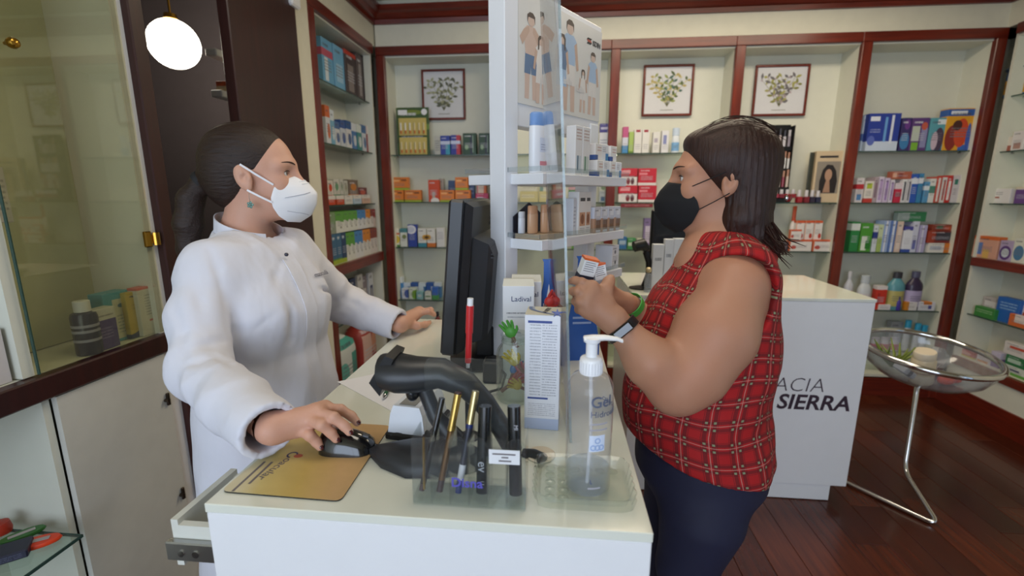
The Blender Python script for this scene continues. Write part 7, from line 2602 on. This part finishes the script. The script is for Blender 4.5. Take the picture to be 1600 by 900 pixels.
rx = np.cross([0, 0, 1], nn_)
rx /= np.linalg.norm(rx)
uz = np.cross(nn_, rx)
o.matrix_local = Matrix.Translation(Vector(q + nn_ * .0035) - ph.location) @ Matrix(((rx[0], uz[0], nn_[0], 0), (rx[1], uz[1], nn_[1], 0), (rx[2], uz[2], nn_[2], 0), (0, 0, 0, 1)))
# trousers and shoes below the coat
TV = Vol()
for s in (-1, 1):
    hp_ = np.array([px_, py_, 0]) + axis * s * .085
    TV.chain([hp_ + [0, 0, .80], hp_ + [0, 0, .45], hp_ + [0, 0, .07]], [.10, .075, .06], .03)
np_object('trousers', [TV.mesh([px_ - .3, py_ - .3, .01], [px_ + .3, py_ + .3, .7], .01)], cloth_mat('#e2e2e8', 'white_trousers'), ph, 1)
for s in (-1, 1):
    hp_ = np.array([px_, py_, 0]) + axis * s * .085
    sv = Vol().cone(hp_ + [0, 0, .045] - ftP * .05, hp_ + [0, 0, .035] + ftP * .13, .042, .036, .02).half(hp_ + [0, 0, .001], (0, 0, -1))
    np_object('shoe', [sv.mesh(hp_ - .2 + [0, 0, .2], hp_ + .25, .008)], plain('#d8d8dc', .4, name='white_shoe'), ph, 1)

# ================================================================== the shopper
HC_ = Frame((0, 0, 0), frame((-.985, .17, .01)))
_ear = A(1140, 283, Y=1.075)
HC_.o = _ear - HC_.R @ np.array([0, .078, 0])
nkC = HC_(-.046, 0, -.140)
cy = 1.12
pc = thing('person', 'person in a red tartan sleeveless blouse and black mask holding two cartons', 'person', (HC_.o[0] + .04, cy, 0))
rows = []
for py, f, b, ry, dy in ((398, 1095, 1202, .115, .0), (425, 1062, 1214, .150, .0), (470, 1022, 1221, .185, 0), (520, 995, 1224, .19, 0), (565, 982, 1224, .188, 0), (610, 974, 1214, .185, 0), (645, 970, 1208, .19, 0), (685, 974, 1213, .2, 0), (720, 982, 1214, .205, 0), (760, 992, 1200, .205, 0), (800, 1000, 1190, .2, 0)):
    a_, b2_ = at(f, py, Y=1.05), at(b, py, Y=1.05)
    rows.append((a_.z * .5 + b2_.z * .5, (a_.x + b2_.x) / 2 + .012, cy, (b2_.x - a_.x) / 2 * .985, ry))
shC = A(1151, 448, Y=.995)
ua = A(1117, 522, Y=.955)
lb_ = A(1080, 580, Y=.93)
elC = A(1055, 604, Y=.915)
fa = A(1016, 566, Y=.905)
wrC = A(962, 503, Y=.925)
shC2 = shC + [0, .30, 0]
elC2 = A(1075, 600, Y=1.22) + [0, .05, .02]
wrC2 = A(985, 478, Y=1.12)
BC = Vol()
head_volumes(BC, HC_, nkC, (.054, .058), .014)
zt_ = rows[0][0]
BC.stack([(r[0], r[1], r[2], r[3] * .90, r[4] * .88) for r in rows[:8]], .03)
BC.cone(nkC, np.array([rows[1][1] - .01, cy, rows[1][0]]), .058, .075, .03)
BC.cone(HC_(.0, 0, -.12), np.array([rows[1][1] - .045, cy, rows[0][0] - .02]), .05, .055, .05)
BC.chain([shC, ua, lb_, elC], [.058, .075, .066, .052], .04)
BC.chain([elC, fa, wrC], [.052, .046, .028], .03)
BC.cone(shC + [0, .03, .002], shC + [.0, .12, .0], .052, .052, .04)
BC.chain([shC2, (shC2 + elC2) / 2, elC2], [.058, .072, .053], .04)
BC.chain([elC2, (elC2 * .55 + wrC2 * .45), wrC2], [.054, .046, .028], .03)
# near hand: back towards the camera, fingers to the left, thumb up
W3 = A(955, 497, Y=.925)
mc3 = [A(925, 449, Y=.925), A(918, 461, Y=.918), A(915, 474, Y=.914), A(919, 487, Y=.914)]
fg3 = [[A(909, 441, Y=.925), A(899, 438, Y=.935), A(893, 439, Y=.947)],
       [A(903, 455, Y=.915), A(895, 455, Y=.930), A(896, 457, Y=.950)],
       [A(906, 471, Y=.910), A(899, 471, Y=.928), A(901, 470, Y=.948)],
       [A(910, 485, Y=.910), A(904, 484, Y=.926), A(907, 481, Y=.944)]]
hand_volumes(BC, W3, mc3, fg3, .0092, wr=.026)
th3 = [A(948, 470, Y=.93), A(946, 452, Y=.94), A(951, 441, Y=.955), A(954, 435, Y=.965)]
BC.chain(th3, [.015, .0125, .0105, .0085], .012)
# far hand, supporting the cartons from behind
W4 = A(975, 474, Y=1.10)
mc4 = [A(944, 452, Y=1.07), A(941, 458, Y=1.06), A(939, 464, Y=1.05), A(940, 470, Y=1.04)]
fg4 = [[A(930, 447, Y=1.05), A(922, 448, Y=1.035), A(917, 450, Y=1.02)], [A(928, 455, Y=1.04), A(920, 456, Y=1.025), A(915, 457, Y=1.01)], [A(928, 462, Y=1.03), A(920, 463, Y=1.015), A(916, 463, Y=1.0)], [A(930, 469, Y=1.02), A(924, 469, Y=1.008), A(920, 468, Y=.995)]]
hand_volumes(BC, W4, mc4, fg4, .0092)
th4 = [A(962, 462, Y=1.085), A(950, 447, Y=1.06), A(946, 441, Y=1.045)]
BC.chain(th4, [.014, .011, .0085], .012)
for s, yy in ((-1, 1.00), (1, 1.19)):
    BC.chain([np.array([.36, yy, .84]), np.array([.355, yy, .70]), np.array([.345, yy, .45]), np.array([.375, yy, .07])], [.05, .06, .045, .036], .02)
bx = rows[5][1]
ch = [BC.mesh(HC_.o + [-.16, -.13, -.16], HC_.o + [.16, .13, .16], .0034),
      BC.mesh([elC[0] - .24, .82, .86], [shC[0] + .16, 1.36, HC_.o[2] - .148], .0055),
      BC.mesh(W3 + [-.13, -.06, -.07], W3 + [.03, .08, .12], .0026),
      BC.mesh(W4 + [-.13, -.13, -.06], W4 + [.02, .05, .09], .0028),
      BC.mesh([.2, .86, .03], [.56, 1.34, .88], .010)]
bodyC = np_object('body', ch, M_SK2, pc, 1)
face_parts(Frame(HC_(.014, 0, 0), HC_.R), BC, pc, 1, M_BROW)
nail(th3[3], th3[2], (.6, -.6, .5), pc, plain('#d8b4a8', .25, coat=.4, name='clear_varnish'), .0058)

# hair
HV2 = Vol()
HV2.ell(HC_(-.012, 0, .047), (.108, .090, .092), HC_.R, .02)
HV2.ell(HC_(.050, 0, .090), (.045, .052, .028), HC_.R, .02)
HV2.ell(HC_(-.046, 0, -.022), (.066, .084, .095), HC_.R, .03)
HV2.ell(HC_(.140, 0, -.048), (.112, .2, .120), HC_.R, .008, 's')
for s in (-1, 1):
    HV2.ell(HC_(.018, s * .096, -.016), (.022, .020, .024), HC_.R, .010, 's')
HV2.half(HC_(-.01, 0, -.062), HC_.vec(.75, 0, -.66), .02)
HV2.chain([HC_(-.045, 0, -.085), HC_(-.070, 0, -.126), HC_(-.108, 0, -.150)], [.060, .048, .024], .03, sq=(HC_.vec(0, 1, 0), 1.45))
HV2.chain([HC_(-.03, .055, -.085), HC_(-.022, .055, -.128)], [.028, .016], .02)
HV2.chain([HC_(-.03, -.055, -.085), HC_(-.022, -.055, -.128)], [.028, .016], .02)


def strands2(P, d, f=HC_):
    Q = (P - f.o) @ f.R
    a = np.arctan2(Q[:, 1], Q[:, 0] + .03)
    bk = np.clip((.04 - Q[:, 0]) / .05, 0, 1)
    return d + (np.sin(a * 41 + Q[:, 2] * 18) * .0010 + np.sin(a * 77 - Q[:, 2] * 30) * .0007) * bk


HV2.fn(strands2)
hairC = np_object('hair', [HV2.mesh(HC_.o + [-.16, -.17, -.22], HC_.o + [.24, .17, .18], .0036)], M_HAIR2, pc, 1)
rs = random.Random(5)
wis = MB()
for k in range(340):
    s = rs.uniform(-1, 1)
    # flicked ends at the nape
    b0 = HC_(-.012 - rs.random() * .09, .078 * s, -.085 - rs.random() * .045)
    b1 = b0 + HC_.vec(-.025 + rs.uniform(-.01, .01), .004 * s, -.035 + rs.uniform(-.01, .01))
    b2 = b1 + HC_.vec(-.022 + rs.uniform(-.012, .03), .01 * s, -.006 + rs.uniform(-.022, .015))
    wis.tube([Vector(b0), Vector(b1), Vector(b2)], [.0022, .0016, .0004], 4)
for k in range(60):
    # loose hairs over the crown and brow
    a = rs.uniform(-1.2, 1.2)
    u0 = rs.uniform(-.6, .9)
    pts = []
    for i in range(6):
        an = u0 - i * .13
        pts.append(HC_(-.012 + .110 * math.sin(an), .092 * math.sin(a) * math.cos(an * .5), .048 + .096 * math.cos(an) * math.cos(a * .8) + .003 * rs.random()))
    wis.tube([Vector(p) for p in pts], [.0003, .0006, .0007, .0006, .0005, .0002], 4)
o = wis.build('hair_strands', M_HAIR2, hairC, True)
o['kind'] = 'stuff'
# hair clip
p = HC_(-.128, .045, -.035)
o = MB().sphere(Vector(p), (.008, .006, .009), 10, 6).build('hair_clip', plain('#7a1c1c', .2, coat=.5, name='red_clip'), hairC, True)
o = MB().sphere(Vector(p) + Vector((-.006, -.004, 0)), (.004, .004, .007), 10, 6).build('clip_stone', M_CHROME, hairC, True)

M_BMASK = cloth_mat('#0d0d12', 'black_cotton', .05, .8)
mcen = [(.124, .000), (.142, -.022), (.154, -.048), (.150, -.074), (.130, -.104), (.098, -.122)]
medg = [(.090, .047, -.006), (.078, .056, -.022), (.062, .064, -.044), (.056, .065, -.062), (.068, .053, -.094), (.088, .030, -.117)]
mk2, gC = mask_mesh(HC_, mcen, medg, 1.35, 'face_mask', M_BMASK, pc)
for s in (-1, 1):
    e1_, e0 = HC_(.080, s * .056, -.014), HC_(.004, s * .084, .022)
    o = MB().tube([Vector(e1_), Vector((e0 + e1_) / 2 + HC_.vec(0, s * .008, 0)), Vector(e0)], .0012, 6).build('ear_loop', M_BMASK, mk2, True)
    e1_, e0 = HC_(.058, s * .065, -.064), HC_(-.002, s * .082, -.026)
    o = MB().tube([Vector(e1_), Vector((e0 + e1_) / 2 + HC_.vec(0, s * .006, 0)), Vector(e0)], .0012, 6).build('ear_loop', M_BMASK, mk2, True)

# tartan blouse
_t = NT('red_tartan')
_at = _t.node('ShaderNodeAttribute')
_at.attribute_name = 'weave'
_s = _t.node('ShaderNodeSeparateXYZ')
_t.l.new(_at.outputs['Vector'], _s.inputs[0])


def _bars(v, period, centres, half):
    f = _t.math('FRACT', _t.math('DIVIDE', v, period))
    m = None
    for c in centres:
        k = _t.math('LESS_THAN', _t.math('ABSOLUTE', _t.math('SUBTRACT', f, c)), half)
        m = k if m is None else _t.math('MAXIMUM', m, k)
    return m


PU, PV = .056, .047
du = _bars(_s.outputs[0], PU, (.34, .66), .075)
dv = _bars(_s.outputs[1], PV, (.34, .66), .075)
tu = _bars(_s.outputs[0], PU, (.22, .78), .014)
tv = _bars(_s.outputs[1], PV, (.22, .78), .014)
wu = _bars(_s.outputs[0], PU, (.5,), .016)
wv = _bars(_s.outputs[1], PV, (.5,), .016)
c = _t.mix(_t.math('MULTIPLY', du, .62), lin('#b01013'), lin('#3c080d'))
c = _t.mix(_t.math('MULTIPLY', dv, .62), c, lin('#4a0d12'))
c = _t.mix(_t.math('MULTIPLY', _t.math('MAXIMUM', tu, tv), .55), c, lin('#33080c'))
c = _t.mix(_t.math('MULTIPLY', _t.math('MAXIMUM', wu, wv), .5), c, lin('#d8a898'))
ctr = _t.math('MULTIPLY', _bars(_s.outputs[0], PU, (.34, .66), .05), _bars(_s.outputs[1], PV, (.34, .66), .05))
c = _t.mix(_t.math('MULTIPLY', ctr, .85), c, lin('#8d9a74'))
_wn = _t.noise(_t.coord(), 700.0, 1.0)
_t.set(Base_Color=_t.mix(_t.math('MULTIPLY', _wn, .15), c, lin('#7a1414')), Roughness=.8)
_t.bump(_t.math('ADD', _t.noise(_t.mapping(_t.coord(), (10, 10, 5)), 1.0, 3.0), _t.math('MULTIPLY', _wn, .02)), .45, .015)
BV = Vol()
BV.stack([(r[0], r[1], r[2], r[3], r[4]) for r in rows], .03)
BV.cone(np.array([rows[1][1] + .012, cy - .11, rows[1][0] + .006]), np.array([rows[1][1] + .012, cy + .11, rows[1][0] + .006]), .058, .058, .05)
BV.cone(nkC + [.02, 0, -.015], np.array([rows[1][1] + .01, cy, rows[1][0]]), .066, .11, .04)
BV.cone(shC + [.012, .078, .016], shC + [.012, .225, .016], .050, .050, .04)
# arm holes and V-neck
BV.cone(shC + [-.008, -.08, -.012], shC + [-.004, .042, -.010], .084, .068, .008, 's', sq=((0, 0, 1), 1.1))
BV.cone(shC2 + [-.008, .08, -.012], shC2 + [-.004, -.030, -.014], .082, .066, .008, 's', sq=((0, 0, 1), 1.1))
BV.cone(nkC + [-.075, 0, -.085], nkC + [-.005, 0, .05], .022, .068, .012, 's')


def bfold(P, d):
    tr = np.exp(-((P[:, 0] - bx) ** 2 + (P[:, 1] - cy) ** 2) / .09)
    low = np.clip((1.12 - P[:, 2]) / .3, 0, 1)
    w = .0045 * np.sin(P[:, 0] * 42 + P[:, 1] * 30 + np.sin(P[:, 2] * 8) * 1.4) * low
    w += .003 * np.sin((P[:, 2] * 60 + P[:, 0] * 50)) * np.exp(-((P[:, 2] - .985) / .06) ** 2)
    w += .003 * np.sin(P[:, 2] * 34 - P[:, 0] * 40)
    return d + w * tr


BV.fn(bfold)
h0, h1 = A(985, 716, Y=.95), A(1197, 768, Y=.95)
hd_ = (h1 - h0) / np.linalg.norm(h1 - h0)
BV.half(h0, np.cross(hd_, [0, 1, 0]) if np.cross(hd_, [0, 1, 0])[2] < 0 else -np.cross(hd_, [0, 1, 0]), .004)
blouse = np_object('tartan_blouse', [BV.mesh([rows[5][1] - .30, .84, .62], [rows[5][1] + .30, 1.38, nkC[2] + .03], .0052)], _t.m, pc, 2)
co = np.empty(len(blouse.data.vertices) * 3, np.float32)
blouse.data.vertices.foreach_get('co', co)
co = co.reshape(-1, 3)
rz_ = np.array(sorted(rows))
cxz = np.interp(co[:, 2], rz_[:, 0], rz_[:, 1])
ang = np.arctan2(co[:, 1] - cy, co[:, 0] - cxz)
wv_ = np.stack([ang * .185 + .004 * np.sin(co[:, 2] * 16), co[:, 2] * 1.0 + .010 * np.cos(ang * 2) + .006 * np.sin(ang * 5 + co[:, 2] * 10), np.zeros(len(co))], 1).astype(np.float32)
at_ = blouse.data.attributes.new('weave', 'FLOAT_VECTOR', 'POINT')
at_.data.foreach_set('vector', wv_.ravel())

# navy trousers, shoes
NV = Vol()
hz_ = rows[8][0]
NV.stack([(hz_ + .03, rows[8][1], cy, rows[8][3] * .90, .185), (hz_ - .05, rows[8][1] + .004, cy, rows[8][3] * .93, .19), (hz_ - .11, rows[9][1] - .008, cy, .118, .18)], .04)
for yy in (1.005, 1.195):
    p1 = A(1087, 880, Y=.98)
    NV.chain([np.array([rows[9][1] - .02, yy, .70]), np.array([p1[0] - .012, yy, .56]), np.array([p1[0] - .005, yy, .42]), np.array([.375, yy, .07])], [.098, .068, .064, .058], .025)
np_object('navy_trousers', [NV.mesh([.1, .82, .02], [.65, 1.40, hz_ + .05], .008)], cloth_mat('#1a1b36', 'navy_cloth', .25, .75), pc, 2)
for yy in (1.005, 1.195):
    q = np.array([.385, yy, 0.0])
    sv = Vol().cone(q + [.05, 0, .045], q + [-.13, 0, .035], .042, .036, .02).half(q + [0, 0, .001], (0, 0, -1))
    np_object('shoe', [sv.mesh(q + [-.2, -.1, -.02], q + [.14, .1, .13], .008)], plain('#1a1a1e', .35, name='black_shoe'), pc, 1)


# smart band, green wristband, ring
def band(c, d, r, w, name, mat, parent, sq=1.0, th=.0028, n=28):
    d = Vector(d).normalized()
    a = d.cross(Vector((0, 0, 1))).normalized()
    b = a.cross(d).normalized()
    rg = []
    for (rr_, s) in ((r, -w / 2), (r + th, -w / 2 + .001), (r + th, w / 2 - .001), (r, w / 2)):
        rg.append([Vector(c) + d * s + (a * math.cos(2 * math.pi * k / n) * sq + b * math.sin(2 * math.pi * k / n)) * rr_ for k in range(n)])
    rg.append(rg[0])
    o = MB().loft(rg, cap=False).build(name, mat, parent, 50)
    return o


wc = wrC * .82 + fa * .18
dw_ = wrC - fa
sb = thing('smart_band', 'black fitness band on the shopper\'s near wrist', 'wristband', wc)
o = band((0, 0, 0), dw_, .0335, .020, 'strap', plain('#17171b', .5, name='black_rubber'), sb)
dv_ = Vector(dw_).normalized()
n_ = (Vector((-.30, -.85, .42)) - dv_ * Vector((-.30, -.85, .42)).dot(dv_)).normalized()
s_ = dv_.cross(n_)
M_ = Matrix(((dv_.x, s_.x, n_.x, 0), (dv_.y, s_.y, n_.y, 0), (dv_.z, s_.z, n_.z, 0), (0, 0, 0, 1)))
MB().bbox(-.0095, .0095, -.021, .021, .031, .040, .004, M_).build('capsule', plain('#0c0c10', .08, coat=.8, name='black_glass'), sb)
w4c = wrC2
gw = thing('wristband', 'green paper wristband on the shopper\'s far wrist', 'wristband', wrC2)
band((0, 0, 0), wrC2 - elC2, .0325, .018, 'strap', plain('#4fb04a', .5, name='green_band'), gw, 1.0, .0015)
rc = mc3[2] * .35 + fg3[2][0] * .65
rg_ = thing('finger_ring', 'dark ring on the shopper\'s finger', 'ring', rc)
band((0, 0, 0), fg3[2][0] - mc3[2], .0102, .0055, 'hoop', plain('#2a2624', .2, .8, name='dark_silver'), rg_, 1.0, .0018)


# the two cartons she holds
def held(label, c, dims, R, cols):
    t = thing('medicine_carton', label, 'carton', c)
    w, d, h = dims
    M_ = R.to_4x4()
    MB().bbox(-w / 2, w / 2, -d / 2, d / 2, -h / 2, h / 2, .0008, M_).build('carton', plain('#e4e4e4', .4, vary=.02, name='carton_white'), t)
    MB().box(-w / 2 - .0003, w / 2 + .0003, -d / 2 - .0003, d / 2 + .0003, h / 2 - .004, h / 2 + .0004, M_).build('coloured_end', plain(cols[0], .4, name='carton_end'), t)
    MB().box(-w / 2 - .0003, w / 2 + .0003, -d / 2 - .0005, d / 2 + .0003, -h / 2 - .0003, -h / 2 + h * .40, M_).build('printed_band', plain(cols[1], .4, name='carton_band'), t)
    MB().box(-w / 2 - .0005, w / 2 + .0005, -d / 2 - .0007, d / 2 + .0005, -h / 2 - .0004, -h / 2 + h * .17, M_).build('printed_foot', plain(cols[2], .4, name='carton_foot'), t)
    for k in range(5):
        MB().box(-w * .38, w * (.36 - .06 * (k % 3)), -d / 2 - .0003, -d / 2 - .0001, h * (.06 + .075 * k), h * (.06 + .075 * k) + .0012, M_).build('small_print', M_GREY, t)


Rh = Matrix.Rotation(math.radians(14), 3, 'Y') @ Matrix.Rotation(math.radians(18), 3, 'Z')
held('left carton in the shopper\'s hands, orange end and violet foot', A(916, 424, Y=.965), (.032, .022, .062), Rh @ Matrix.Rotation(math.radians(8), 3, 'X'), ('#d8642c', '#2c2f40', '#4a2f94'))
Rh = Matrix.Rotation(math.radians(-10), 3, 'Y') @ Matrix.Rotation(math.radians(28), 3, 'Z')
held('right carton in the shopper\'s hands, orange end and red foot', A(935, 432, Y=.985), (.030, .022, .056), Rh, ('#d8642c', '#b9bcc4', '#c8242c'))
